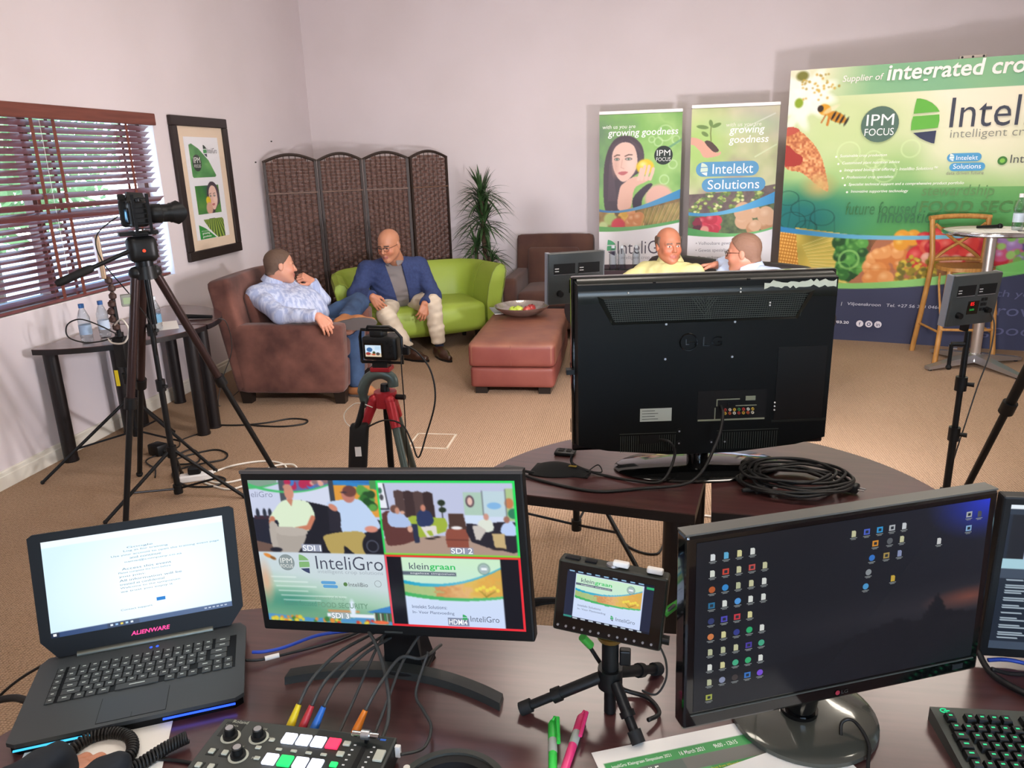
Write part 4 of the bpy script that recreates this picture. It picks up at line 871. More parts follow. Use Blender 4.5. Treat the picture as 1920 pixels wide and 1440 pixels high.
# ================================================================ people: implicit surfaces meshed with surface nets
class SDF:
    def __init__(self): self.p = []
    def cone(self, a, b, ra, rb, k=0.03): self.p.append(('c', np.array(a, float), np.array(b, float), ra, rb, k)); return self
    def ell(self, c, r, k=0.03, F=None): self.p.append(('e', np.array(c, float), np.array(r, float), F, None, k)); return self
    def sub(self, c, r, k=0.01): self.p.append(('s', np.array(c, float), r, None, None, k)); return self
    def fn(self, f): self.p.append(('f', f)); return self
    def bounds(self):
        lo = np.full(3, 9e9); hi = -lo
        for q in self.p:
            if q[0] == 'c':
                for c, r in ((q[1], q[3]), (q[2], q[4])): lo = np.minimum(lo, c - r); hi = np.maximum(hi, c + r)
            elif q[0] == 'e': r = max(q[2]); lo = np.minimum(lo, q[1] - r); hi = np.maximum(hi, q[1] + r)
        return lo, hi
    def mesh(self, h, lo=None, hi=None, pad=0.03):
        L, Hh = self.bounds(); lo = L if lo is None else np.array(lo, float); hi = Hh if hi is None else np.array(hi, float)
        lo = lo - pad; hi = hi + pad; n = np.ceil((hi - lo) / h).astype(int) + 1
        ax = [(lo[i] + h * np.arange(n[i])).astype(np.float32) for i in range(3)]
        D = np.full(n, 0.12, np.float32)
        def slc(a, b):
            s = []
            for i in range(3):
                i0 = max(0, int((a[i] - lo[i]) / h)); i1 = min(n[i], int((b[i] - lo[i]) / h) + 2)
                if i1 <= i0: return None
                s.append(slice(i0, i1))
            return tuple(s)
        for q in self.p:
            if q[0] == 'f':
                D = q[1](D, ax[0][:, None, None], ax[1][None, :, None], ax[2][None, None, :]).astype(np.float32); continue
            m = 0.05 + q[5]
            if q[0] == 'c': a = np.minimum(q[1] - q[3], q[2] - q[4]) - m; b = np.maximum(q[1] + q[3], q[2] + q[4]) + m
            else: r = np.max(q[2]); a = q[1] - r - m; b = q[1] + r + m
            s = slc(a, b)
            if s is None: continue
            X = ax[0][s[0]][:, None, None]; Y = ax[1][s[1]][None, :, None]; Z = ax[2][s[2]][None, None, :]
            if q[0] == 'c':
                d = q[2] - q[1]; L2 = max(float(d @ d), 1e-9)
                px, py, pz = X - q[1][0], Y - q[1][1], Z - q[1][2]
                t = np.clip((px * d[0] + py * d[1] + pz * d[2]) / L2, 0, 1)
                e = np.sqrt((px - t * d[0]) ** 2 + (py - t * d[1]) ** 2 + (pz - t * d[2]) ** 2) - (q[3] + (q[4] - q[3]) * t)
            elif q[0] == 'e':
                px, py, pz = X - q[1][0], Y - q[1][1], Z - q[1][2]
                if q[3] is not None:
                    F = q[3]; px, py, pz = F[0][0] * px + F[0][1] * py + F[0][2] * pz, F[1][0] * px + F[1][1] * py + F[1][2] * pz, F[2][0] * px + F[2][1] * py + F[2][2] * pz
                k0 = np.sqrt((px / q[2][0]) ** 2 + (py / q[2][1]) ** 2 + (pz / q[2][2]) ** 2)
                k1 = np.sqrt((px / q[2][0] ** 2) ** 2 + (py / q[2][1] ** 2) ** 2 + (pz / q[2][2] ** 2) ** 2) + 1e-6
                e = k0 * (k0 - 1) / k1
            else:
                e = np.sqrt((X - q[1][0]) ** 2 + (Y - q[1][1]) ** 2 + (Z - q[1][2]) ** 2) - q[2]
                g = D[s]; k = q[5]; hh = np.clip(0.5 - 0.5 * (g + e) / k, 0, 1); D[s] = g + (-e - g) * hh + k * hh * (1 - hh); continue
            g = D[s]; k = q[5]; hh = np.clip(0.5 + 0.5 * (g - e) / k, 0, 1); D[s] = g + (e - g) * hh - k * hh * (1 - hh)
        return surfnet(D, lo, h)
def surfnet(D, lo, h):
    S = D < 0; n = np.array(D.shape)
    c = np.zeros(n - 1, np.int8)
    for i in (0, 1):
        for j in (0, 1):
            for k in (0, 1): c += S[i:n[0] - 1 + i, j:n[1] - 1 + j, k:n[2] - 1 + k]
    I = np.argwhere((c > 0) & (c < 8)); idx = np.full(n - 1, -1, np.int32); idx[I[:, 0], I[:, 1], I[:, 2]] = np.arange(len(I))
    acc = np.zeros((len(I), 3)); cnt = np.zeros(len(I))
    cor = [(i, j, k) for i in (0, 1) for j in (0, 1) for k in (0, 1)]
    V = {q: D[I[:, 0] + q[0], I[:, 1] + q[1], I[:, 2] + q[2]] for q in cor}
    for a in cor:
        for x in range(3):
            if a[x]: continue
            b = tuple(a[i] + (1 if i == x else 0) for i in range(3)); va, vb = V[a], V[b]
            m = (va < 0) != (vb < 0); t = np.where(m, va / np.where(m, va - vb, 1), 0)
            p = np.array(a, float)[None, :].repeat(len(I), 0); p[:, x] += t
            acc[m] += p[m]; cnt[m] += 1
    v = lo + h * (I + acc / np.maximum(cnt, 1)[:, None]); F = []
    for x in range(3):
        y, z = (x + 1) % 3, (x + 2) % 3
        sl0 = [slice(None)] * 3; sl1 = [slice(None)] * 3; sl0[x] = slice(0, n[x] - 1); sl1[x] = slice(1, n[x])
        A = S[tuple(sl0)]; B = S[tuple(sl1)]; E = np.argwhere(A != B)
        E = E[(E[:, y] > 0) & (E[:, z] > 0) & (E[:, y] < n[y] - 1) & (E[:, z] < n[z] - 1)]
        def cell(dy, dz):
            q = E.copy(); q[:, y] += dy; q[:, z] += dz; return idx[q[:, 0], q[:, 1], q[:, 2]]
        q = np.stack([cell(-1, -1), cell(0, -1), cell(0, 0), cell(-1, 0)], 1)
        ins = A[E[:, 0], E[:, 1], E[:, 2]]; q[~ins] = q[~ins][:, ::-1]; F.append(q)
    F = np.concatenate(F); F = F[(F >= 0).all(1)]
    return v, F
def joinm(ms):
    vs, fs, cs, n = [], [], [], 0
    for v, f, c in ms: vs.append(v); fs.append(f + n); cs.append(c); n += len(v)
    return np.concatenate(vs), np.concatenate(fs), np.concatenate(cs)
def folds(amp, seed, wl=0.07):
    rg = np.random.RandomState(seed); K = rg.normal(size=(7, 3)); K /= np.linalg.norm(K, axis=1)[:, None]; K *= (2 * PI / (wl * rg.uniform(0.6, 1.8, 7)))[:, None]; ph = rg.uniform(0, 6, 7)
    def f(D, X, Y, Z):
        nz = 0
        for k, p in zip(K, ph): nz = nz + np.sin(k[0] * X + k[1] * Y + k[2] * Z + p + 1.5 * np.sin(9 * X + 7 * Z + p))
        return D + amp * nz / 2.6
    return f
def cutplane(pt, nrm, rad=9.0):
    """keep the side opposite to nrm, within rad of pt"""
    pt = np.array(pt, float); nrm = np.array(nrm, float); nrm /= np.linalg.norm(nrm)
    def f(D, X, Y, Z):
        q = np.maximum(D, (X - pt[0]) * nrm[0] + (Y - pt[1]) * nrm[1] + (Z - pt[2]) * nrm[2])
        return q if rad > 5 else np.where((X - pt[0]) ** 2 + (Y - pt[1]) ** 2 + (Z - pt[2]) ** 2 < rad * rad, q, D)
    return f
def headframe(c, fwd, up):
    x = np.array(fwd, float); x /= np.linalg.norm(x); z = np.array(up, float); z -= x * (z @ x); z /= np.linalg.norm(z); y = np.cross(z, x)
    return np.array(c, float), np.stack([x, y, z])          # rows: local axes in world
def head_sdf(HF, neck, s=1.0, fat=0.0):
    c, A = HF; S = SDF(); W = lambda x, y, z: c + s * (A[0] * x + A[1] * y + A[2] * z)
    S.ell(W(-.012, 0, .034), np.array([.099, .078, .084]) * s, .02, A)
    S.ell(W(.024, 0, -.035), np.array([.072, .064 + fat, .082]) * s, .03, A)
    for y in (-1, 1):
        S.cone(W(0, y * (.046 + fat), -.052), W(.062, y * .016, -.098), .024 * s, .021 * s, .03)
        S.ell(W(.062, y * .037, -.028), np.array([.028, .025 + fat * .5, .028]) * s, .02, A)
        S.cone(W(.086, y * .012, .020), W(.070, y * .045, .018), .010 * s, .009 * s, .014)
    S.cone(W(.078, -.006, -.100), W(.078, .006, -.100), .018 * s, .018 * s, .02)
    S.cone(W(.092, 0, .010), W(.111, 0, -.026), .0075 * s, .0115 * s, .010)
    for y in (-1, 1):
        S.cone(W(.099, y * .010, -.031), W(.094, y * .012, -.032), .0085 * s, .007 * s, .006)
        S.sub(W(.098, y * .031, .002), .0145 * s, .008)
        S.ell(W(.0765, y * .031, .002), np.array([.0125, .0125, .0115]) * s, .003, A)
        S.ell(W(-.010, y * (.078 + fat * .3), -.008), np.array([.019, .0085, .031]) * s, .006, A)
    S.cone(W(.088, -.017, -.063), W(.096, 0, -.060), .0062 * s, .0072 * s, .006); S.cone(W(.088, .017, -.063), W(.096, 0, -.060), .0062 * s, .0072 * s, .006)
    S.cone(W(.088, -.013, -.074), W(.094, .0, -.073), .0062 * s, .0076 * s, .006); S.cone(W(.088, .013, -.074), W(.094, 0, -.073), .0062 * s, .0076 * s, .006)
    S.cone(W(-.030, 0, -.055), neck, .054 * s, .062 * s, .03)
    return S
def head_cols(v, HF, s, skin, brow, lip):
    c, A = HF; L = (v - c) @ A.T / s; x, y, z = L.T; col = np.tile(np.array(lin(skin)), (len(v), 1))
    ay = np.abs(y)
    red = np.clip(1 - ((ay - .04) / .03) ** 2, 0, 1) * np.clip(1 - ((z + .025) / .04) ** 2, 0, 1) * (x > .03)
    col *= (1 + np.stack([0.10 * red, -0.12 * red, -0.12 * red], 1))
    m = (x > .078) & (ay < .022) & (np.abs(z + .067) < .0105); col[m] = lin(lip)
    m = (x > .06) & (ay > .012) & (ay < .05) & (np.abs(z - .0205 + .12 * (ay - .03) ** 1) < .0048); col[m] = lin(brow)
    e = ((ay - .031) / .0135) ** 2 + ((z - .002) / .0062) ** 2; m = (x > .06) & (e < 1); col[m] = lin('#c0aca0')
    e = ((ay - .031) / .0058) ** 2 + ((z - .002) / .0062) ** 2; m = (x > .06) & (e < 1); col[m] = lin('#2b1f19')
    return col
def hand_sdf(wr, d, back, thumb, curl=(0.35, 0.5, 0.4), spread=0.12, s=1.0, elbow=None, fists=None):
    """wr wrist, d direction, back = outward normal of the back of the hand, thumb = +1/-1 side"""
    x = np.array(d, float); x /= np.linalg.norm(x); z = np.array(back, float); z -= x * (z @ x); z /= np.linalg.norm(z); y = np.cross(z, x)
    wr = np.array(wr, float); W = lambda a, b, c: wr + s * (x * a + y * b + z * c); S = SDF()
    if elbow is not None: S.cone(np.array(elbow), wr, .036 * s, .027 * s, .02)
    T = thumb; mc = [(.088, T * .031), (.092, T * .0105), (.088, -T * .0105), (.080, -T * .030)]; ln = [(.040, .024, .020), (.044, .028, .021), (.041, .026, .020), (.032, .020, .018)]
    for (mx, my) in mc: S.cone(W(.0, my * .55, 0), W(mx, my, 0), .0165 * s, .0125 * s, .010)
    S.cone(W(.02, T * .012, -.004), W(.07, -T * .008, -.005), .017 * s, .015 * s, .012)
    for i, ((mx, my), l) in enumerate(zip(mc, ln)):
        p = np.array([mx, my, 0.0]); a = 0.0; sp = spread * (1.5 - i) * T; r = [.0105, .0095, .0088, .0075]
        if i == 3: r = [q * .88 for q in r]
        cu = fists[i] if fists else curl
        for j in range(3):
            a += cu[j]; q = p + l[j] * np.array([math.cos(a) * math.cos(sp), math.cos(a) * math.sin(sp), -math.sin(a)])
            S.cone(W(*p), W(*q), r[j] * s, r[j + 1] * s, .004); p = q
    p = [(.018, T * .026, -.006), (.048, T * .050, -.016), (.072, T * .056, -.026), (.092, T * .052, -.034)]
    for j, r in enumerate(((.016, .0125), (.0125, .0105), (.0105, .009))): S.cone(W(*p[j]), W(*p[j + 1]), r[0] * s, r[1] * s, .008 if j == 0 else .004)
    return S
def shoe(parent, I, ank, toe, up, m, msole, s=1.0, label=None):
    """ank = ankle joint ~9 cm above the sole"""
    x = np.array(toe, float); x /= np.linalg.norm(x); z = np.array(up, float); z -= x * (z @ x); z /= np.linalg.norm(z); y = np.cross(z, x)
    o = np.array(ank, float) - z * .09 * s; W = lambda a, b, c: o + s * (x * a + y * b + z * c); S = SDF()
    S.cone(W(-.045, 0, .045), W(.09, 0, .042), .038 * s, .042 * s, .02); S.cone(W(.09, 0, .040), W(.185, 0, .028), .042 * s, .030 * s, .03)
    S.cone(W(-.03, 0, .06), W(-.015, 0, .105), .040 * s, .044 * s, .02); S.cone(W(0, 0, .08), W(.10, 0, .055), .040 * s, .034 * s, .03)
    S.fn(cutplane(W(0, 0, .012), -z)); S.fn(cutplane(W(0, 0, .112), z))
    v, f = S.mesh(.008); u = npmesh('shoe', v, f, m, parent, inv=I)
    b = MB(); out = []
    for i in range(28):
        t = 2 * PI * i / 28; ca, sa = math.cos(t), math.sin(t)
        wx = .07 + .155 * ca; wy = sa * (.042 if ca > -0.2 else .037) * (1.0 + .10 * ca); out.append((wx, wy))
    vs = [W(a, c, 0) for a, c in out] + [W(a, c, .018) for a, c in out]; k = 28
    b.add([tuple(p) for p in vs], [tuple(range(k))[::-1], tuple(range(k, 2 * k))] + [(i, (i + 1) % k, k + (i + 1) % k, k + i) for i in range(k)])
    b.v = [tuple(I @ Vector(p)) for p in b.v]
    b.build('sole', msole, u)
    return u
def torso(S, J, inf=0.0, belly=0.0, k=0.05, fwd=(1, 0, 0), wide=1.0):
    hL, hR, sL, sR = (np.array(J[q], float) for q in ('hipL', 'hipR', 'shL', 'shR')); fwd = np.array(fwd, float); fwd /= np.linalg.norm(fwd)
    hc = (hL + hR) / 2; sc = (sL + sR) / 2; dl = (sL - sR); dl /= np.linalg.norm(dl); up = sc - hc
    S.cone(hL + (hc - hL) * .1, hR + (hc - hR) * .1, .105 + inf, .105 + inf, k)
    for t, w, r, fo in ((0.25, .075, .115, .02 + belly), (0.5, .085, .115, .03 + belly), (0.75, .095, .112, .02)):
        p = hc + up * t + fwd * fo; S.cone(p + dl * w * wide, p - dl * w * wide, r + inf + (belly * .4 if t < .6 else 0), r + inf + (belly * .4 if t < .6 else 0), k)
    S.cone(sc + dl * .10 + fwd * .01 - up * .08, sc - dl * .10 + fwd * .01 - up * .08, .088 + inf, .088 + inf, k)
    S.cone(sL, sc, .058 + inf, .068 + inf, k); S.cone(sR, sc, .058 + inf, .068 + inf, k)
    S.cone(sc, np.array(J['neck'], float), .07 + inf, .035 + inf, .03)
def limb(S, a, b, c, r, inf=0.0, k=0.03):
    S.cone(a, b, r[0] + inf, r[1] + inf, k); S.cone(b, c, r[1] + inf, r[2] + inf, k)
def unit(v): v = np.array(v, float); return v / np.linalg.norm(v)
def person(label, J, HF, skin, brow, lip, hands, base, fwd, hs=1.0, fat=0.0):
    """the skin body; returns (root, inverse) for adding clothes in world space"""
    t = thing('person', label, 'person', (base[0], base[1], 0)); I = basis(t).inverted()
    ms = []
    H = head_sdf(HF, np.array(J['neck']), hs, fat); lo = HF[0] - .16 * hs; hi = HF[0] + .16 * hs; lo = np.minimum(lo, np.array(J['neck']) - .06)
    v, f = H.mesh(.0042, lo, np.maximum(hi, np.array(J['neck']) + .06), 0.0); ms.append((v, f, head_cols(v, HF, hs, skin, brow, lip)))
    for h in hands:
        v, f = hand_sdf(**h).mesh(.0045, pad=.01); c = np.tile(np.array(lin(skin)), (len(v), 1)) * np.array([1.0, .93, .9]); ms.append((v, f, c))
    S = SDF(); torso(S, J, -.02, fwd=fwd)
    for s in 'LR':
        limb(S, J['sh' + s], J['el' + s], J['wr' + s], (.042, .034, .024)); limb(S, J['hip' + s], J['knee' + s], J['ank' + s], (.07, .045, .03))
    v, f = S.mesh(.016); ms.append((v, f, np.tile(np.array(lin(skin)), (len(v), 1))))
    v, f, c = joinm(ms); npmesh('body', v, f, colmat('skin', 0.5), t, cols=c, inv=I)
    return t, I
def hair(t, I, HF, s, c, cut, zmin=-.062, zmax=None, inf=.007):
    """cut: (nx, nz, d) keeps nx*x + nz*z < d"""
    o, A = HF; S = SDF(); W = lambda x, y, z: o + s * (A[0] * x + A[1] * y + A[2] * z)
    S.ell(W(-.013, 0, .034), (np.array([.099, .078, .084]) + inf) * s, .02, A); S.cone(W(-.045, 0, -.02), W(-.06, 0, -.06), .062 * s, .05 * s, .03)
    n = cut[0] * A[0] + cut[1] * A[2]; S.fn(cutplane(o + s * cut[2] * n / (n @ n), n)); S.fn(cutplane(W(0, 0, zmin), -A[2]))
    if zmax is not None: S.fn(cutplane(W(0, 0, zmax), A[2]))
    S.fn(folds(.0012, 5, .012)); v, f = S.mesh(.005)
    npmesh('hair', v, f, mat('hair_' + c, c, 0.7, bump=0.5, bscale=300, bdist=0.002), t, inv=I)
def cloth(t, I, S, name, m, h=.010, amp=.0035, seed=1, wl=.07, label=None, cuts=()):
    S.fn(folds(amp, seed, wl))
    for c in cuts: S.fn(c)
    v, f = S.mesh(h); return npmesh(name, v, f, m, t, inv=I, label=label)
def collar(t, I, neck, up, fwd, m, r=.068, h=.038, gap=0.5):
    x = unit(fwd); z = unit(up); x = unit(x - z * (x @ z)); y = np.cross(z, x); neck = np.array(neck, float); b = MB(); n = 22; vs = []
    for i in range(n + 1):
        a = gap + (2 * PI - 2 * gap) * i / n; ca, sa = math.cos(a), math.sin(a); fr = (1 + ca) / 2
        for (rr, zz) in ((r * .93, -.012), (r * .9, h - .016 * fr), (r * 1.0, h + .002 - .016 * fr), (r * 1.28, -.004 - .016 * fr), (r * 1.24, -.010 - .016 * fr)):
            vs.append(tuple(I @ Vector(neck + x * ca * rr * 1.05 + y * sa * rr + z * zz)))
    fs = [(i * 5 + j, i * 5 + j + 1, i * 5 + j + 6, i * 5 + j + 5) for i in range(n) for j in range(4)]
    b.add(vs, fs); return b.build('collar', m, t, True)
def glasses(t, I, HF, s, c='#241c1c'):
    o, A = HF; W = lambda x, y, z: tuple(I @ Vector(o + s * (A[0] * x + A[1] * y + A[2] * z))); b = MB()
    for y in (-1, 1):
        pts = [W(.106 - .25 * abs(math.cos(a) * .022), y * .032 + math.cos(a) * .024, .000 + math.sin(a) * .0165) for a in [2 * PI * i / 16 for i in range(16)]]
        b.tube(pts, .0017 * s, 6, closed=True); b.tube([W(.104, y * .056, .008), W(.06, y * .078, .008), W(-.005, y * .083, .004), W(-.02, y * .082, -.008)], .0016 * s, 6)
        b.tube([W(.107, y * .050, .0145), W(.110, y * .03, .0165), W(.111, y * .011, .013)], .0026 * s, 6)
    b.tube([W(.108, -.009, .006), W(.112, 0, .008), W(.108, .009, .006)], .0016 * s, 6)
    b.build('glasses', mat('glasses_frame', c, 0.3), t, True)
M_SOLE = mat('shoe_sole', '#5d5654', 0.8); M_SHOEB = mat('brown_shoe_leather', '#3a2319', 0.28, coat=0.3); M_TAN = mat('tan_shoe_suede', '#a36b42', 0.8)

# ---------------------------------------------------------------- man in the brown armchair
J = dict(neck=(-2.735, 5.46, .86), shR=(-2.80, 5.28, .785), shL=(-2.70, 5.63, .79), hipR=(-2.50, 5.385, .50), hipL=(-2.50, 5.555, .50), elR=(-2.55, 5.135, .665), wrR=(-2.240, 5.085, .668),
         elL=(-2.49, 5.765, .655), wrL=(-2.535, 5.70, .825), kneeR=(-2.115, 5.42, .50), ankR=(-2.095, 5.33, .10), kneeL=(-2.20, 5.80, .63), ankL=(-2.165, 5.385, .58))
HF = headframe((-2.672, 5.47, .975), (.80, .58, -.10), (-.18, .05, 1))
wf = unit(np.array((-2.595, 5.60, .885)) - np.array(J['wrL']))
hands = [dict(wr=J['wrR'], d=(.66, -.20, -.70), back=(.50, -.72, .45), thumb=1, curl=(.55, .45, .3), elbow=J['elR'], spread=.10),
         dict(wr=J['wrL'], d=(-.45, -.75, .50), back=(.75, -.25, .6), thumb=1, fists=[(1.1, 1.3, .8)] * 4, elbow=J['elL'])]
pA, I = person('man in light blue shirt and jeans sitting in the brown armchair, chin on fist', J, HF, '#c98f75', '#6b4a38', '#b06a60', hands, (-2.5, 5.47), (.9, .1, .2), 1.03)
hair(pA, I, HF, 1.03, '#5f4a3c', (.80, -.60, .000), -.066)
M_SH_A = mat('pale_blue_shirt', '#9fabcc', 0.8, col2='#c3cbe0', cscale=34, stretch=(1.2, 1.2, 0.12), cmix=(0.42, 0.58), bump=0.1, bscale=60)
S = SDF(); torso(S, J, .004, .035, fwd=(.85, .05, .35)); limb(S, J['shR'], J['elR'], J['wrR'], (.072, .064, .046), .0); limb(S, J['shL'], J['elL'], J['wrL'], (.070, .060, .046), .0)
cloth(pA, I, S, 'shirt', M_SH_A, .009, .0035, 11, .085, cuts=(cutplane(np.array(J['wrR']) - np.array((.012, 0, 0)), (.95, 0, -.2), .11), cutplane(J['wrL'], (-.2, -.35, .9), .10)))
collar(pA, I, np.array(J['neck']) + np.array((.006, 0, .006)), (.25, .03, .95), (.9, .15, 0), M_SH_A, .074)
M_JEAN = mat('blue_jeans', '#2b3d5a', 0.85, col2='#385070', cscale=9, bump=0.2, bscale=200, bdist=0.001)
M_JEAND = mat('dark_jeans', '#28304a', 0.85, col2='#333d58', cscale=9, bump=0.2, bscale=200, bdist=0.001)
S = SDF(); S.cone(J['hipL'], J['hipR'], .118, .118, .05); limb(S, J['hipR'], J['kneeR'], J['ankR'], (.098, .074, .062)); limb(S, J['hipL'], J['kneeL'], J['ankL'], (.098, .076, .060))
cloth(pA, I, S, 'jeans', M_JEAN, .010, .004, 3, .08, cuts=(cutplane((-2.09, 5.33, .085), (0, 0, -1), .2), cutplane((-2.165, 5.375, .58), (.1, -.95, -.1), .12)))
S = SDF(); S.cone(np.array(J['kneeR']) * .45 + np.array(J['ankR']) * .55, J['ankR'], .064, .065, .02)
shoe(pA, I, (-2.095, 5.325, .09), (.9, -.12, 0), (0, 0, 1), M_TAN, M_SOLE, .95)
shoe(pA, I, (-2.13, 5.335, .585), (.95, .10, .06), (-.25, .93, .16), M_TAN, M_SOLE, 1.1)

# ---------------------------------------------------------------- man on the green sofa
J = dict(neck=(-2.10, 6.52, .89), shR=(-2.345, 6.46, .80), shL=(-1.945, 6.70, .80), hipR=(-2.25, 6.76, .47), hipL=(-2.10, 6.85, .47), elR=(-2.425, 6.33, .60), wrR=(-2.235, 6.21, .61),
         elL=(-1.80, 6.60, .545), wrL=(-1.825, 6.40, .515), kneeR=(-2.145, 6.28, .44), ankR=(-2.02, 6.42, .10), kneeL=(-1.785, 6.48, .50), ankL=(-1.752, 6.52, .10))
HF = headframe((-2.112, 6.40, 1.025), (-.22, -.95, -.28), (-.05, -.10, 1))
hands = [dict(wr=J['wrR'], d=(.60, -.05, -.75), back=(.15, -.95, .15), thumb=1, curl=(.5, .6, .45), elbow=J['elR'], s=1.0),
         dict(wr=J['wrL'], d=(-.22, -.35, -.90), back=(.55, -.75, .2), thumb=1, curl=(.45, .55, .45), elbow=J['elL'], s=1.0)]
pB, I = person('bald man in navy blazer and beige trousers leaning forward on the green sofa', J, HF, '#b97f60', '#3f2f28', '#a5645a', hands, (-2.1, 6.6), (.35, -.9, .1), 1.10, .008)
glasses(pB, I, HF, 1.10)
M_SHG = mat('grey_shirt', '#7f7876', 0.85, bump=0.1, bscale=120); M_NAVY = mat('navy_blazer', '#2d3a61', 0.85, col2='#34426c', cscale=60, bump=0.1, bscale=150)
FB = (.42, -.88, .15)
S = SDF(); torso(S, J, .0, .03, fwd=FB)
cloth(pB, I, S, 'shirt', M_SHG, .010, .004, 21, .07)
collar(pB, I, np.array(J['neck']) + np.array((-.01, -.02, -.01)), (-.02, -.30, .95), (.1, -.95, 0), M_SHG, .062, .03)
# blazer: inflated torso and sleeves with an open front
S = SDF(); torso(S, J, .02, .03, fwd=FB, wide=1.2); limb(S, J['shR'], J['elR'], J['wrR'], (.082, .070, .056)); limb(S, J['shL'], J['elL'], J['wrL'], (.082, .070, .054))
hc = (np.array(J['hipL']) + np.array(J['hipR'])) / 2; sc = (np.array(J['shL']) + np.array(J['shR'])) / 2; ub = unit(sc - hc); fb = unit(np.array(FB) - ub * (np.array(FB) @ ub)); lb = np.cross(ub, fb)
def open_front(D, X, Y, Z):
    px, py, pz = X - hc[0], Y - hc[1], Z - hc[2]; u = px * ub[0] + py * ub[1] + pz * ub[2]; w = px * fb[0] + py * fb[1] + pz * fb[2]; l = px * lb[0] + py * lb[1] + pz * lb[2]
    wd = np.where(u > .10, .050 + .05 * (u - .10), .050 + .42 * (.10 - u)); wd = np.minimum(wd, .16)
    q = np.maximum(np.abs(l + .005) - wd, -(w - .03)); q = np.maximum(q, u - .62)
    return np.maximum(D, -q)
cloth(pB, I, S, 'blazer', M_NAVY, .008, .0035, 22, .08, cuts=(open_front, cutplane(J['wrR'], (.8, -.5, -.2), .11), cutplane(np.array(J['wrL']), (-.1, -.9, -.3), .11), lambda D, X, Y, Z: np.maximum(D, .0 + (.40 - Z) - .0)))
for sg in (-1, 1):                                   # lapels
    b = MB()
    P0 = [(.38, .060, .115), (.30, .095, .150), (.20, .085, .172), (.08, .055, .178), (.10, .047, .170), (.36, .040, .110)]
    vs = [tuple(I @ Vector(hc + ub * (u - .02) + lb * (sg * l - .005) + fb * (w + .005))) for u, l, w in P0]
    b.add(vs, [(0, 1, 2, 3, 4, 5)]); b.build('lapel', M_NAVY, pB)
for u in (.10, .17, .24, .31):
    p = hc + ub * u + fb * (.148 if u < .28 else .130) + lb * -.005; MB().ball(tuple(I @ Vector(p)), .006, 8).build('button', M_BLACKP, pB)
M_BEIGE = mat('beige_trousers', '#c9b9a2', 0.85, col2='#d3c5b0', cscale=7, bump=0.12, bscale=90)
S = SDF(); S.cone(J['hipL'], J['hipR'], .115, .115, .05); limb(S, J['hipR'], J['kneeR'], J['ankR'], (.10, .078, .066)); limb(S, J['hipL'], J['kneeL'], J['ankL'], (.10, .078, .066))
cloth(pB, I, S, 'trousers', M_BEIGE, .010, .0045, 23, .08, cuts=(cutplane((0, 0, .135), (0, 0, -1)),))
for s in 'LR':
    a = np.array(J['ank' + s]); b = MB().cyl(tuple(I @ Vector(a + np.array((0, 0, -.01)))), tuple(I @ Vector(a + np.array((0, 0, .09)))), .04, n=16); b.build('sock', mat('navy_sock', '#232a3c', 0.9), pB, True)
shoe(pB, I, (-1.755, 6.515, .09), (.55, -.62, 0), (0, 0, 1), M_SHOEB, M_BLACKP, 1.0)
shoe(pB, I, (-2.02, 6.43, .09), (.85, -.30, 0), (0, 0, 1), M_SHOEB, M_BLACKP, 1.0)

# ---------------------------------------------------------------- man in the pale yellow shirt on the leather sofa
J = dict(neck=(.228, 5.75, .948), shR=(.050, 5.80, .868), shL=(.40, 5.60, .874), hipR=(.20, 5.90, .47), hipL=(.35, 5.79, .47), elR=(-.10, 5.66, .80), wrR=(-.17, 5.45, .79),
         elL=(.41, 5.42, .66), wrL=(.22, 5.33, .60), kneeR=(-.06, 5.52, .52), ankR=(-.12, 5.40, .10), kneeL=(.10, 5.40, .53), ankL=(.05, 5.28, .10))
HF = headframe((.215, 5.715, 1.066), (.36, -.92, -.02), (.0, 0, 1))
hands = [dict(wr=J['wrR'], d=(-.3, -.9, -.2), back=(0, -.1, 1), thumb=1, elbow=J['elR']), dict(wr=J['wrL'], d=(-.9, -.3, -.2), back=(0, -.2, 1), thumb=-1, elbow=J['elL'])]
pC, I = person('balding man in pale yellow shirt sitting on the leather sofa behind the television', J, HF, '#a96a4e', '#5e4434', '#a8665a', hands, (.25, 5.75), (-.58, -.8, .1), 1.06, .004)
hair(pC, I, HF, 1.06, '#5b493c', (.80, -.10, .012), -.060, .060, .009)
M_YEL = mat('pale_yellow_shirt', '#bdb67c', 0.85, col2='#c6c08a', cscale=18, bump=0.1, bscale=80)
S = SDF(); torso(S, J, .008, .03, fwd=(-.55, -.8, .1)); S.cone(J['shR'], J['elR'], .066, .064, .03); S.cone(J['shL'], J['elL'], .066, .064, .03)
nk = np.array(J['neck'])
cloth(pC, I, S, 'shirt', M_YEL, .009, .003, 31, .09, cuts=(cutplane(np.array(J['elR']) * .85 + np.array(J['shR']) * .15, (-.6, -.5, -.3), .12), cutplane(np.array(J['elL']) * .85 + np.array(J['shL']) * .15, (.1, -.6, -.7), .12)))
collar(pC, I, nk + np.array((.0, -.008, .006)), (-.05, -.2, .97), (.10, -.95, 0), M_YEL, .078, .036, .6)
M_KHA = mat('khaki_trousers', '#b0a08a', 0.85)
S = SDF(); S.cone(J['hipL'], J['hipR'], .115, .115, .05); limb(S, J['hipR'], J['kneeR'], J['ankR'], (.098, .075, .06)); limb(S, J['hipL'], J['kneeL'], J['ankL'], (.098, .075, .06)); cloth(pC, I, S, 'trousers', M_KHA, .013)
shoe(pC, I, (-.12, 5.40, .09), (-.5, -.8, 0), (0, 0, 1), M_SHOEB, M_BLACKP); shoe(pC, I, (.05, 5.28, .09), (-.5, -.8, 0), (0, 0, 1), M_SHOEB, M_BLACKP)

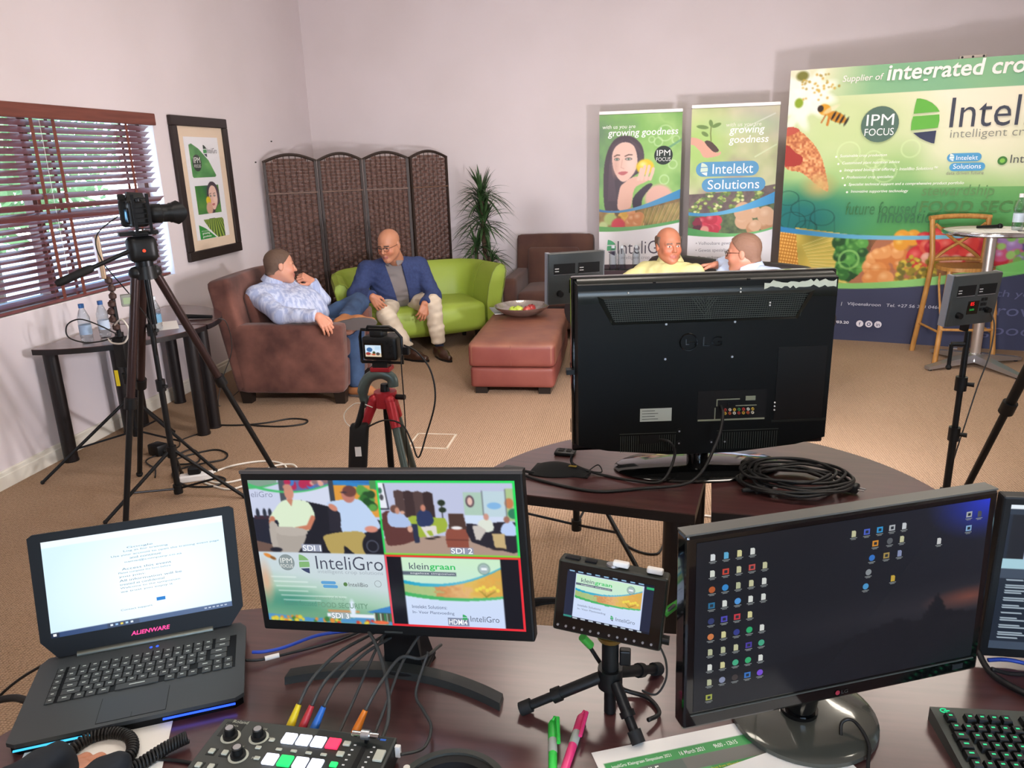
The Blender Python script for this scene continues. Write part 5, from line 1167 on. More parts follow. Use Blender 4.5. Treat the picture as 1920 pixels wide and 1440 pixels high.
# ---------------------------------------------------------------- man in the pale blue shirt on the leather sofa
J = dict(neck=(.748, 5.475, .940), shR=(.615, 5.62, .872), shL=(.905, 5.36, .876), hipR=(.73, 5.55, .47), hipL=(.88, 5.44, .47), elR=(.64, 5.78, .915), wrR=(.545, 5.70, .922),
         elL=(1.02, 5.16, .70), wrL=(.93, 5.02, .68), kneeR=(.50, 5.14, .52), ankR=(.46, 5.02, .10), kneeL=(.72, 5.02, .52), ankL=(.68, 4.9, .10))
HF = headframe((.707, 5.46, 1.040), (-.90, .35, -.10), (.0, 0, 1))
hands = [dict(wr=J['wrR'], d=(-.97, -.10, -.10), back=(-.15, .35, .9), thumb=1, curl=(.15, .2, .15), elbow=J['elR'], spread=.16), dict(wr=J['wrL'], d=(-.5, -.8, -.3), back=(.3, 0, 1), thumb=-1, elbow=J['elL'])]
pD, I = person('man with glasses in pale blue shirt, arm along the leather sofa back', J, HF, '#b47a62', '#5e4434', '#a8665a', hands, (.8, 5.45), (-.58, -.8, .1), 1.05, .005)
hair(pD, I, HF, 1.05, '#7a5a48', (.78, -.62, -.004), -.066)
glasses(pD, I, HF, 1.05, '#3a2a28')
M_PB = mat('ice_blue_shirt', '#a9b7d2', 0.85, col2='#b4c1d8', cscale=18, bump=0.1, bscale=80)
S = SDF(); torso(S, J, .008, .03, fwd=(-.55, -.8, .1)); limb(S, J['shR'], J['elR'], J['wrR'], (.066, .058, .046)); limb(S, J['shL'], J['elL'], J['wrL'], (.066, .058, .046))
cloth(pD, I, S, 'shirt', M_PB, .009, .003, 41, .09, cuts=(cutplane(np.array(J['wrR']) + np.array((.02, 0, 0)), (-1, -.2, 0), .1), cutplane(J['wrL'], (-.4, -.7, -.3), .1)))
collar(pD, I, np.array(J['neck']) + np.array((.0, -.004, .008)), (-.05, -.1, .98), (-.8, -.3, 0), M_PB, .078, .038)
S = SDF(); S.cone(J['hipL'], J['hipR'], .115, .115, .05); limb(S, J['hipR'], J['kneeR'], J['ankR'], (.098, .075, .06)); limb(S, J['hipL'], J['kneeL'], J['ankL'], (.098, .075, .06)); cloth(pD, I, S, 'trousers', mat('mustard_trousers', '#b39a5e', 0.85), .013)
shoe(pD, I, (.46, 5.02, .09), (-.5, -.8, 0), (0, 0, 1), M_SHOEB, M_BLACKP); shoe(pD, I, (.68, 4.9, .09), (-.5, -.8, 0), (0, 0, 1), M_SHOEB, M_BLACKP)
# ================================================================ television on the quarter tables
ZT = 0.73
tv = thing('television', 'black flat television seen from behind on the two quarter round tables', 'television', (.199, 2.355, ZT), R(10.5))
B = .067; TH = .557
M_TVB = mat('tv_back_plastic', '#090b0a', 0.5, spec=0.22, bump=0.05, bscale=600, bdist=0.0004)
M_TVG = mat('tv_gloss_band', '#171c19', 0.28)
MB().bb(-.402, .402, .012, .045, B, B + TH, bev=.006).build('screen_bezel', M_GLOSSB, tv)
MB().bb(-.385, .385, .0445, .0465, B + .04, B + TH - .02).build('screen', M_GLOSSB, tv)
b = MB(); pr = [(-.393, B + .03), (-.393, B + TH - .012), (.393, B + TH - .012), (.393, B + .03), (.30, B + .008), (.10, B - .012), (-.10, B - .012), (-.30, B + .008)]
k = len(pr); b.add([(x, .012, z) for x, z in pr] + [(x * .985, -.035, B + .28 + (z - B - .28) * .975) for x, z in pr], [tuple(range(k)), tuple(range(k, 2 * k))[::-1]] + [(i, k + i, k + (i + 1) % k, (i + 1) % k) for i in range(k)])
b.build('back_shell', M_TVB, tv)
b = MB(); n = 10
vs = []
for x in (-.386, .386):
    for i in range(n + 1): a = PI / 2 * i / n; vs.append((x, -.0355 - .008 * math.sin(PI * i / n) + .045 * (1 - math.cos(a)), B + TH - .075 + .07 * math.sin(a)))
b.add(vs, [(i, i + 1, n + 2 + i, n + 1 + i) for i in range(n)]); b.build('top_band', M_TVG, tv, True)
for x in (-.16, .12): MB().bb(x - .004, x + .004, -.037, -.028, B + TH - .022, B + TH - .014).build('band_notch', M_PORT, tv)
# vent grille: trapezoid frame with many slots
z1, z0 = B + .497, B + .425
b = MB(); o = [(-.335, z1 + .01), (.325, z1 + .01), (.272, z0 - .008), (-.285, z0 - .008)]; i_ = [(-.312, z1), (.302, z1), (.264, z0), (-.277, z0)]
b.add([(x, -.0365, z) for x, z in o] + [(x, -.042, z) for x, z in i_], [(j, (j + 1) % 4, 4 + (j + 1) % 4, 4 + j)[::-1] for j in range(4)]); b.build('vent_frame', M_TVG, tv)
MB().add([(x, -.0362, z) for x, z in i_], [(0, 1, 2, 3)[::-1]]).build('vent_recess', M_PORT, tv)
sl_ = MB(); M_SLOT = mat('vent_rib', '#3b4038', 0.5)
for r in range(12):
    zz = z0 + .003 + (z1 - z0 - .004) * r / 11; f_ = (zz - z0) / (z1 - z0); sl_.bb(-.277 - .035 * f_, .264 + .038 * f_, -.0395, -.0372, zz - .0006, zz + .0006)
for c in range(86):
    x = -.30 + .59 * c / 85; sl_.add([(x + (.012 if x < 0 else -.012), -.0385, z0), (x + (.012 if x < 0 else -.012) + .0014, -.0385, z0), (x + .0014, -.0385, z1), (x, -.0385, z1)], [(0, 1, 2, 3)])
o_ = sl_.build('vent_ribs', M_SLOT, tv); o_['kind'] = 'stuff'
for q in range(4): b = MB(); d = .012 + .009 * q; b.tube([(-.01 - d, -.041, z1 - .004), (-.01, -.041, z1 - .004 - d * 1.4), (-.01 + d, -.041, z1 - .004)], .0009, 5); b.build('vent_chevron', M_SLOT, tv)
for x, z in ((-.122, .414), (.085, .414), (-.122, .306), (.082, .306)):
    MB().cyl((x, -.0355, B + z), (x, -.0345, B + z), .007, n=14).build('mount_hole', M_PORT, tv); MB().cyl((x, -.0362, B + z), (x, -.0354, B + z), .0035, n=10).build('mount_screw', M_ALU, tv)
FT = FS(0, 0, -.0355); M_EMB = mat('embossed_gloss', '#060706', 0.15)
ring = [(-.053 + .026 * math.cos(a), -.037, B + .357 + .026 * math.sin(a)) for a in [2 * PI * i / 28 for i in range(28)]]; MB().tube(ring, .0022, 6, True).build('logo_ring', M_EMB, tv, True)
lettering('L', FT @ Matrix.Translation((-.062, B + .348, .001)), M_EMB, tv, height=.018, ext=.0006); MB().tube([(-.053, -.037, B + .357), (-.032, -.037, B + .357), (-.034, -.037, B + .347)], .0016, 5).build('logo_bar', M_EMB, tv)
lettering('LG', FT @ Matrix.Translation((-.010, B + .342, .001)), M_EMB, tv, width=.058, height=.030, offset=0, ext=.0006)
MB().bb(-.196, -.098, -.0362, -.0352, B + .108, B + .15).build('rating_label', mat('label_paper', '#b9bfb2', 0.6), tv)
for q in range(4): MB().bb(-.19, -.15 + .01 * (q % 2), -.0365, -.0361, B + .142 - .009 * q, B + .1435 - .009 * q).build('label_print', M_PORT, tv)
b = MB(); b.bb(-.018, .195, -.0366, -.0350, B + .10, B + .20); b.build('port_recess', M_PORT, tv)
b = MB(); b.bb(-.016, .192, -.038, -.036, B + .103, B + .108).bb(.035, .038, -.038, -.036, B + .108, B + .145).bb(.04, .112, -.038, -.036, B + .170, B + .173).bb(.04, .043, -.038, -.036, B + .15, B + .173).bb(.10, .165, -.038, -.036, B + .1485, B + .151).bb(.130, .16, -.0385, -.036, B + .166, B + .180); b.build('port_outline', mat('port_print', '#8b8f77', 0.5), tv)
b = MB(); b.bb(.076, .108, -.039, -.036, B + .152, B + .164); b.build('scart_port', M_DARKM, tv)
for r_ in range(2):
    for c_ in range(7):
        cc = [['#b33c32', '#d9d6c8', '#c8a23a', '#4f8f52'], ['#c8a23a', '#c25a38', '#d9d6c8', '#b33c32']][r_][c_ % 4]; x = .068 + .0142 * c_; z = B + .138 - .0115 * r_
        pb = MB().lathe([(.0022, 0), (.0022, .005), (.0045, .005), (.0045, 0)], 12, Matrix.Translation((x, -.036, z)) @ rotm('X', R(90))); pb.build('audio_port', mat('port_' + cc, cc, 0.4), tv, True)
MB().bb(.222, .372, -.0372, -.034, B + .095, B + .33, bev=.001).build('side_recess', mat('recess_black', '#060707', .35), tv)
MB().bb(.215, .385, -.040, -.034, B + .092, B + .098).build('recess_lip', M_TVG, tv)
for x in (.222,):
    for q in range(3): MB().ball((x, -.036, B + .155 - .012 * q), .003, 8).build('indicator_dot', M_WHITEP, tv)
for (xa, xb) in ((-.255, -.085), (.05, .235)):
    lv = MB()
    for c in range(26): x = xa + (xb - xa) * c / 25; lv.bb(x - .0008, x + .0008, -.0362, -.035, B + .008, B + .062)
    lv.bb(xa - .004, xb + .004, -.0362, -.035, B + .068, B + .0695); o_ = lv.build('lower_vent', M_SLOT, tv); o_['kind'] = 'stuff'
MB().bb(-.195, -.135, -.0368, -.034, B + .035, B + .062).build('power_inlet', M_PORT, tv)
for x, z in ((-.072, .075), (-.072, .035), (.03, .035), (.072, .035)): MB().cyl((x, -.0362, B + z), (x, -.0345, B + z), .0065, n=12).build('screw_hole', M_PORT, tv); MB().cyl((x, -.0366, B + z - .003), (x, -.036, B + z - .003), .003, n=8).build('screw_head', M_ALU, tv)
# ragged pale patch near the upper right corner
rg = random.Random(8); top = []; bot = []
for i in range(26): x = .165 + .215 * i / 25; top.append((x, -.0405, B + .527 + rg.uniform(0, .010))); bot.append((x, -.0405, B + .516 - rg.uniform(-.004, .006)))
MB().add(top + bot, [(i, 26 + i, 27 + i, i + 1) for i in range(25)]).build('pale_patch', mat('patch_white', '#cdd2bf', 0.7), tv)
for x, z in ((-.238, .513), (.095, .515), (.095, .505), (.185, .47), (.185, .462)): MB().ball((x, -.042, B + z), .0028, 6).build('scuff_mark', M_WHITEP, tv)
MB().bb(-.42, -.395, -.01, .02, B + .26, B + .275).build('side_hook', M_BLACKP, tv)
MB().cyl((0, .01, .018), (0, .01, B + .02), .034, n=24).build('neck', M_GLOSSB, tv, True)
b = MB(); b.lathe([(.0, 0), (.262, 0), (.268, .006), (.255, .012), (.12, .020), (.06, .024), (0, .024)], 48); b.v = [(x, y * .52 + .01, z) for x, y, z in b.v]; b.build('stand_base', M_GLOSSB, tv, True)

# ================================================================ LED panel lights on stands
def led_panel(label, c, rz, tilt, power, digits, stand_label, stand_xy, base_rot, sz=1.0, **sk_):
    t = thing('led_light', label, 'light panel', c, rz); t.rotation_euler = (R(tilt), 0, rz)
    w, h = .245 * sz, .215 * sz
    M_LH = mat('grey_led_housing', '#3c403f', 0.45)
    MB().bb(-w / 2, w / 2, -.022, .016, -h / 2, h / 2, bev=.006).build('housing', M_LH, t, True)
    for q in (-w / 2 - .004, w / 2 - .012): MB().bb(q, q + .016, -.012, .020, -h / 2, h / 2).build('side_rail', mat('rail_grey', '#8f949c', 0.4, 0.4), t)
    MB().bb(-w / 2 + .006, w / 2 - .006, .016, .020, -h / 2 + .006, h / 2 - .006).build('diffuser', mat('led_diffuser', '#f4f4f4', 0.5, emit='#f6f2ff', estr=5.0), t)
    for s in (-1, 1):
        x = s * w * .22; MB().bb(x - w * .19, x + w * .19, -.0232, -.0215, h * .10, h * .30).build('battery_bay', M_PORT, t)
        for q in (.20, .15): MB().bb(x - w * .17, x - w * .10, -.0245, -.0228, h * q, h * (q + .015)).build('bay_contact', M_WHITEP, t)
        MB().bb(x - w * .19, x + w * .19, -.0238, -.0228, h * .085, h * .094).build('bay_edge', M_ALU, t)
    MB().cyl((-w * .30, -.022, -h * .28), (-w * .30, -.040, -h * .28), .014, .012, 18).build('knob', M_BLACKP, t, True); MB().cyl((w * .30, -.022, -h * .22), (w * .30, -.040, -h * .22), .013, .011, 18).build('knob', M_BLACKP, t, True)
    MB().bb(-w * .13, w * .10, -.0235, -.0215, -h * .28, -h * .02).build('display', M_GLOSSB, t)
    if digits:
        F_ = FS(0, 0, -.0237); lettering('85', F_ @ Matrix.Translation((-w * .08, -h * .11, 0)), mat('red_digit', '#200000', 0.5, emit='#ff2020', estr=1.6), t, height=h * .07); lettering('5600', F_ @ Matrix.Translation((-w * .08, -h * .21, 0)), mat('green_digit', '#002000', 0.5, emit='#20c050', estr=.8), t, height=h * .04)
    for q in range(6): MB().bb(w * (.14 + .07 * (q % 2)), w * (.19 + .07 * (q % 2)), -.0245, -.0215, -h * (.03 + .10 * (q // 2)), -h * (-.03 + .10 * (q // 2))).build('button', M_BLACKP, t)
    MB().bb(-.012, .012, -.012, .012, -h / 2 - .03, -h / 2).build('mount', M_DARKM, t)
    # the lamp's own light, just in front of the diffuser
    L = area('light_panel_lamp', (0, .024, 0), (R(90), 0, 0), w - .02, h - .02, power, (1.0, .955, 1.0)); L.parent = t
    s = thing('light_stand', stand_label, 'light stand', (stand_xy[0], stand_xy[1], 0)); H_ = c[2] - h / 2 - .03
    light_stand(s, H_, base_rot, **sk_)
    return t
def light_stand(s, H_, rot, rad=.50, hi=.42, lo=.10, r=.0125, feet=None, top=None):
    top = Vector(top) if top else Vector((0, 0, H_))
    MB().cyl((0, 0, lo - .03), (0, 0, H_ * .52), r * 1.25, n=14).build('lower_tube', M_BLACKP, s, True); MB().cyl((0, 0, H_ * .5), (0, 0, H_), r, n=14).build('upper_tube', M_BLACKP, s, True)
    for z in (H_ * .52, H_ * .76):
        MB().cyl((0, 0, z - .03), (0, 0, z + .03), r * 1.9, n=14).build('clamp', M_BLACKP, s, True); MB().cyl((0, 0, z), (.045, -.02, z), .007, .010, 10).build('clamp_screw', M_BLACKP, s, True)
    MB().cyl((0, 0, hi - .03), (0, 0, hi + .03), r * 2.1, n=14).build('leg_collar', M_BLACKP, s, True); MB().cyl((0, 0, lo - .03), (0, 0, lo + .02), r * 1.9, n=14).build('brace_collar', M_BLACKP, s, True)
    ft = feet or [(rad * math.cos(rot + 2 * PI * i / 3), rad * math.sin(rot + 2 * PI * i / 3)) for i in range(3)]
    for x, y in ft:
        d = Vector((x, y, 0)).normalized() * .02
        MB().tube([(d.x, d.y, hi), (x, y, .012)], .0095, 10).build('leg', M_BLACKP, s, True); MB().ball((x, y, .012), .012, 8).build('foot_cap', M_RUBBER, s)
        MB().tube([(d.x, d.y, lo), (x * .60, y * .60, hi - (hi - .012) * .6)], .006, 8).build('brace', M_DARKM, s, True)
led_panel('grey LED light panel from behind with red digits, at the right', (1.365, 3.42, 1.085), R(26), 5, 66, True, 'black light stand carrying the right LED panel', (1.37, 3.41), R(70), hi=.20, lo=.07)
led_panel('grey LED light panel from behind, left of the television top', (-.262, 3.22, 1.215), R(24), 4, 46, False, 'black light stand carrying the LED panel behind the television', (-.262, 3.21), R(-28), hi=.40, lo=.08, feet=[(.32, -.40), (-.50, -.10), (.15, .48)])
# small lights over by the window: a stand with a narrow light seen edge-on
s2 = thing('light_stand', 'black light stand nearest the left wall table, tangled with cables', 'light stand', (-2.96, 3.93, 0))
light_stand(s2, 1.02, 0, hi=.40, lo=.20, feet=[(-.37, -.37), (.55, -.11), (-.10, .50)])
MB().bb(-.035, .035, -.03, .03, .60, .78, bev=.008).build('power_pack', M_BLACKP, s2, True); MB().bb(-.05, -.028, -.034, -.03, .49, .585).build('yellow_tag', mat('tag_yellow', '#e0c81e', 0.6), s2)
t = thing('edge_light', 'narrow LED panel seen edge-on above the window-side light stand', 'light panel', (-2.99, 3.93, 1.12), R(35))
MB().bb(-.012, .012, -.05, .05, 0, .24, bev=.004).build('housing', mat('champagne_metal', '#a58a70', 0.4, 0.5), t); MB().bb(-.024, -.012, -.046, .046, .01, .23).build('diffuser', mat('edge_diffuser', '#dfe2f4', 0.5), t)
MB().cyl((0, 0, -.005), (0, 0, .0), .012, n=10).build('mount', M_DARKM, t)
t = thing('articulated_arm', 'knuckled brown articulated mounting arm below the edge-on light', 'mounting arm', (-2.96, 3.93, .80))
ar = [(0, 0, .22), (-.012, 0, .28), (-.005, 0, .315)]
for q in range(7): z = .02 + .045 * q; MB().lathe([(.010, z), (.020, z + .008), (.021, z + .028), (.012, z + .036), (.010, z + .042)], 12, c=(-.016 * math.sin(q), -.014 + .0, 0)).build('knuckle', mat('arm_bronze', '#4d3a34', 0.4, 0.4), t, True)
# stand with vertical pole between the camera tripod legs
s1 = thing('light_stand', 'black light stand in front of the armchair among the tripod legs', 'light stand', (-2.42, 3.46, 0))
light_stand(s1, 1.22, 0, hi=.27, lo=.06, feet=[(.36, .03), (-.20, -.33), (-.17, .30)])

# ================================================================ camera tripods
def tripod(label, apex, feet, m1, m2, r0=.020, mid=.55, spider=None, cat='tripod', name='tripod', group=None, drop=.30):
    t = thing(name, label, cat, (apex[0], apex[1], 0)); A = Vector((0, 0, apex[2]))
    for fx, fy in feet:
        Ft = Vector((fx - apex[0], fy - apex[1], 0.0)); d = (Ft - A).normalized(); h = Vector((Ft.x, Ft.y, 0)).normalized() * .045; s = A + h; e = Ft + Vector((0, 0, .015)); m = s + (e - s) * mid
        lg = MB().cyl(s, m, r0, r0 * .92, 14).build('leg', m1, t, True)
        MB().cyl(m - (m - s).normalized() * .02, m + (e - m).normalized() * .035, r0 * 1.35, n=14).build('leg_lock', M_BLACKP, lg, True)
        MB().cyl(m, e, r0 * .72, r0 * .66, 12).build('lower_leg', m2, t, True); MB().ball(e, r0 * .9, 10).build('foot', M_RUBBER, t, True)
        MB().ball(s, r0 * 1.5, 12).build('leg_joint', spider or M_BLACKP, t, True)
    MB().cyl((0, 0, apex[2] - .03), (0, 0, apex[2] + .03), .05, .045, 18).build('spider', spider or M_BLACKP, t, True)
    MB().cyl((0, 0, apex[2] - drop), (0, 0, apex[2]), .014, n=12).build('centre_column', M_DARKM, t, True)
    return t
M_CARB = mat('bronze_leg', '#3a2b2a', 0.3, 0.5)
ap = (-2.31, 3.33, 1.235)
t1 = tripod('tall video tripod with long pan handle carrying the DSLR at the left', ap, [(-2.50, 3.12), (-2.07, 3.86), (-2.83, 3.72)], M_CARB, M_BLACKP, .0215, .50, drop=.25)
# fluid head + handle (local to tripod root)
z = ap[2]
MB().cyl((0, 0, z + .02), (0, 0, z + .055), .04, n=20).build('head_bowl', M_DARKM, t1, True)
hM = frame((0, 0, z + .11), (.72, .69, 0))
MB(hM).soft((0, 0, 0), (.13, .095, .12), .03, (0, .004, 0), 8).build('fluid_head', M_BLACKP, t1, 'all'); MB(hM).cyl((-.0, -.05, -.005), (0, -.054, -.005), .007, n=12).build('head_light', mat('red_glow', '#400000', 0.4, emit='#ff3a1e', estr=2.5), t1)
MB(hM).bb(-.09, .08, -.03, .03, .065, .083, bev=.004).build('sliding_plate', M_BLACKP, t1)
MB(hM).cyl((0, .05, -.01), (0, .075, -.01), .02, n=14).build('tilt_knob', M_BLACKP, t1, True)
hp0 = Vector((-.02, -.05, z + .11)); hp1 = Vector((-2.575, 3.06, 1.222)) - Vector((ap[0], ap[1], 0)); hm = hp0 + (hp1 - hp0) * .52
MB().cyl(hp0, hm, .010, n=12).build('pan_bar', M_BLACKP, t1, True); MB().tube([hm, hm + (hp1 - hm) * .08, hm + (hp1 - hm) * .9, hp1], [.014, .019, .018, .012], 12).build('pan_grip', M_RUBBER, t1, True)
# DSLR
dz = z + .195
cam_o = thing('dslr_camera', 'black DSLR camera with lens hood in a cage on the tall tripod', 'camera', (ap[0], ap[1], dz), math.atan2(.69, .72)); cam_o.scale = (1.12, 1.12, 1.12)
MB().soft((0, 0, .07), (.07, .15, .105), .016, (0, 0, 0), 8).build('body', M_BLACKP, cam_o, 'all')
MB().soft((-.01, .055, .07), (.09, .042, .115), .016, (0, 0, 0), 8).build('grip', M_RUBBER, cam_o, 'all')
b = MB(); b.add([(-.035, -.035, .118), (.04, -.035, .118), (.04, .035, .118), (-.035, .035, .118), (-.025, -.022, .158), (.032, -.022, .152), (.032, .022, .152), (-.025, .022, .158)], [(4, 5, 6, 7), (0, 1, 5, 4), (1, 2, 6, 5), (2, 3, 7, 6), (3, 0, 4, 7)]); b.build('prism_hump', M_BLACKP, cam_o)
MB().bb(-.06, -.034, -.02, .02, .125, .15, bev=.005).build('eyepiece', M_RUBBER, cam_o)
for y in (-.055, .05): MB().cyl((0, y, .12), (0, y, .135), .017, n=18).build('dial', M_DARKM, cam_o, True)
MB().lathe([(.034, 0), (.036, .02), (.040, .025), (.040, .06), (.037, .062), (.037, .09), (.041, .095), (.041, .11), (.036, .112), (.03, .108), (0, .10)], 28, Matrix.Translation((.035, 0, .065)) @ rotm('Y', R(90))).build('lens', M_BLACKP, cam_o, True)
b = MB(); n = 32; vs = []
for i in range(n): a = 2 * PI * i / n; l = .035 + .016 * math.cos(2 * a); vs += [(.140, .042 * math.cos(a), .065 + .042 * math.sin(a)), (.140 + l, .050 * math.cos(a), .065 + .050 * math.sin(a)), (.140 + l, .048 * math.cos(a), .065 + .048 * math.sin(a)), (.140, .040 * math.cos(a), .065 + .040 * math.sin(a))]
b.add(vs, [(4 * i + j, 4 * i + (j + 1) % 4, 4 * ((i + 1) % n) + (j + 1) % 4, 4 * ((i + 1) % n) + j) for i in range(n) for j in range(4)]); b.build('lens_hood', M_BLACKP, cam_o, True)
lc = MB(); lc.bb(-.0395, -.0365, -.045, .045, .03, .095); lc.build('rear_screen', M_GLOSSB, cam_o)
Cc = Canvas(.075, .05, 26, '#16344f'); Cc.ell(.02, .025, .01, .02, '#7cc0ee', .5); Cc.ell(.045, .025, .012, .02, '#a8d8f6', -.5); Cc.ell(.055, .018, .008, .012, '#4aa0e0')
M_SCR = colmat('screen_emission', 0.15, emit=1.0)
sheet('screen_picture', Cc, Matrix(((0, 0, -1, -.0398), (-1, 0, 0, .0375), (0, 1, 0, .0875), (0, 0, 0, 1))), M_SCR, cam_o)
cg = MB()
for x in (-.02, .035): cg.bb(x - .006, x + .006, -.088, -.082, -.005, .15); cg.bb(x - .006, x + .006, -.088, .085, -.012, -.002)
for q in range(7): cg.bb(-.02, .035, -.089, -.083, .01 + .02 * q, .014 + .02 * q)
cg.build('cage', M_DARKM, cam_o)
MB().bb(-.03, .03, -.02, .02, -.030, -.012).build('quick_release', M_DARKM, cam_o)
# hanging camera cable
def cable(name, label, pts, r, m, n=8, cat='cable', closed=False, group=None, seg=8):
    return tag(MB().tube(spline(pts, n, closed), r, seg, closed).build(name, m, None, 'all'), label, cat, group)
M_CAB = mat('cable_black', '#121212', 0.5); M_CABW = mat('cable_white', '#ddd8cc', 0.5); M_CABB = mat('cable_blue', '#2244a8', 0.5); M_CABG = mat('cable_grey', '#3b3d3d', 0.5)
cable('camera_cable', 'thin black cable hanging in a bow from the DSLR to the stand', [(-2.37, 3.28, 1.50), (-2.45, 3.22, 1.42), (-2.46, 3.24, 1.30), (-2.40, 3.32, 1.12), (-2.37, 3.40, .95), (-2.40, 3.44, .80)], .003, M_CAB)
# box with green label hung on the tripod
t = thing('junction_box', 'small pale junction box strapped under the DSLR tripod head', 'junction box', (-2.385, 3.27, 1.085), R(40)); MB().bb(-.03, .03, -.02, .02, 0, .055, bev=.004).build('case', mat('pale_box', '#8f9088', 0.5), t); MB().bb(-.022, .022, -.0215, -.02, .012, .042).build('green_label', mat('label_green', '#9db08a', 0.6), t)

# small mirrorless camera on a red tripod
ap = (-.985, 2.80, .80)
M_REDA = mat('red_anodised', '#a3232c', 0.35, 0.3); M_GREYA = mat('grey_green_alloy', '#4e5a56', 0.4, 0.4)
t2 = tripod('travel tripod with red shoulders in front of the ottoman', ap, [(-1.30, 2.62), (-.92, 3.14), (-.74, 2.50)], M_GREYA, M_BLACKP, .0155, .55, spider=M_REDA, drop=.35)
for x, y in ((-.33, -.18), (.06, .34), (.245, -.30)):
    d = Vector((x, y, -ap[2])).normalized(); p0 = Vector((0, 0, ap[2])) + Vector((x, y, 0)).normalized() * .045; MB().cyl(p0, p0 + d * .11, .0215, .0195, 14).build('leg_shoulder', M_REDA, t2, True)
z = ap[2]; MB().cyl((0, 0, z + .02), (0, 0, z + .06), .02, .016, 14).build('column_top', M_BLACKP, t2, True); MB().cyl((.05, -.01, z + .01), (.085, -.02, z + .012), .011, n=12).build('lock_knob', M_BLACKP, t2, True)
MB().tube(spline([(-.075, -.02, z - .03), (-.085, -.02, z + .03), (-.06, -.015, z + .085), (-.01, -.01, z + .105), (.03, 0, z + .085), (.035, 0, z + .05)], 6), [.018] * 6 + [.022] * 10 + [.022] * 15, 12).build('grip_head', M_GREYA, t2, True)
MB().bb(-.045, .035, -.03, .03, z + .115, z + .132, bev=.003).build('red_plate', M_REDA, t2); MB().bb(-.035, .025, -.025, .025, z + .132, z + .15).build('quick_release', M_BLACKP, t2)
mc = thing('mirrorless_camera', 'small caged camera with lit rear screen on the red tripod', 'camera', (ap[0] - .005, ap[1], z + .15), R(-4))
MB().soft((0, .015, .055), (.145, .06, .095), .012, (0, 0, 0), 8).build('body', M_BLACKP, mc, 'all')
MB().soft((-.01, .015, .112), (.06, .055, .03), .010, (0, 0, 0), 6).build('viewfinder', M_BLACKP, mc, 'all')
MB().cyl((0, .04, .055), (0, .13, .055), .033, .036, 24).build('lens', M_BLACKP, mc, True)
MB().tube([(-.082, .0, -.002), (-.082, .0, .10), (-.075, 0, .128), (.065, 0, .128), (.09, 0, .10), (.09, 0, -.002), (-.082, 0, -.002)], .0065, 8).build('cage', M_DARKM, mc, True)
MB().tube([(-.05, -.005, .128), (-.045, -.005, .142), (.045, -.005, .142), (.065, -.005, .128)], .006, 8).build('top_handle', M_DARKM, mc, True)
MB().bb(-.062, .018, -.0165, -.014, .018, .078).build('rear_screen', M_GLOSSB, mc)
Cc = Canvas(.066, .046, 44, '#cfe0ee'); Cc.rect(0, .032, .066, .05, '#d6c3a8'); Cc.ell(.018, .018, .012, .009, '#3f6a9a'); Cc.ell(.012, .034, .010, .006, '#9a3a34'); Cc.ell(.036, .030, .006, .006, '#3f4a30'); Cc.ell(.034, .037, .008, .003, '#c4502e'); Cc.ell(.052, .034, .008, .006, '#4a4440'); Cc.rect(.04, .004, .064, .018, '#b9d4e8')
sheet('screen_picture', Cc, FS(-.057, .070, -.0168), M_SCR, mc)
for x, zz in ((.035, .08), (.05, .065), (.04, .04), (.055, .03)): MB().cyl((x, -.015, zz), (x, -.019, zz), .006, n=12).build('button', M_DARKM, mc)
MB().bb(.088, .118, -.005, .02, .03, .062, bev=.004).build('cable_clamp', M_DARKM, mc)
pb = thing('pouch', 'black battery pouch hanging on the red tripod leg', 'pouch', (-1.085, 2.72, .53), R(10))
b = MB(); b.soft((0, 0, .09), (.075, .04, .20), .015, (0, .006, 0), 8); b.v = [(x + .12 * (zz - .09) , y, zz) for x, y, zz in b.v]; b.build('bag', M_RUBBER, pb, 'all')
MB().tube([(.0, -.01, .17), (.02, -.01, .22), (.035, -.01, .28)], [.012, .013, .008], 10).build('microphone', M_BLACKP, pb, True); MB().bb(-.01, .014, -.026, -.022, .06, .10).build('white_plug', M_WHITEP, pb)
cable('camera_cable', 'black video cable looping from the small camera down to the carpet', [(-.89, 2.79, 1.02), (-.83, 2.76, 1.0), (-.775, 2.74, .93), (-.76, 2.72, .82), (-.80, 2.70, .68), (-.83, 2.68, .60), (-.86, 2.70, .66), (-.90, 2.72, .72), (-.97, 2.72, .735), (-1.05, 2.72, .70)], .0035, M_CAB)
cable('camera_cable', 'thin cable falling straight from the small camera cage', [(-.895, 2.78, .985), (-.90, 2.77, .96), (-.90, 2.77, .80), (-.905, 2.78, .55), (-.90, 2.82, .2), (-.92, 2.9, .006)], .0025, M_CAB)
cable('camera_cable', 'pale thin wire looping left of the red tripod', [(-1.02, 2.74, .78), (-1.08, 2.73, .80), (-1.13, 2.72, .76), (-1.12, 2.71, .72), (-1.07, 2.71, .69)], .002, M_CABW)
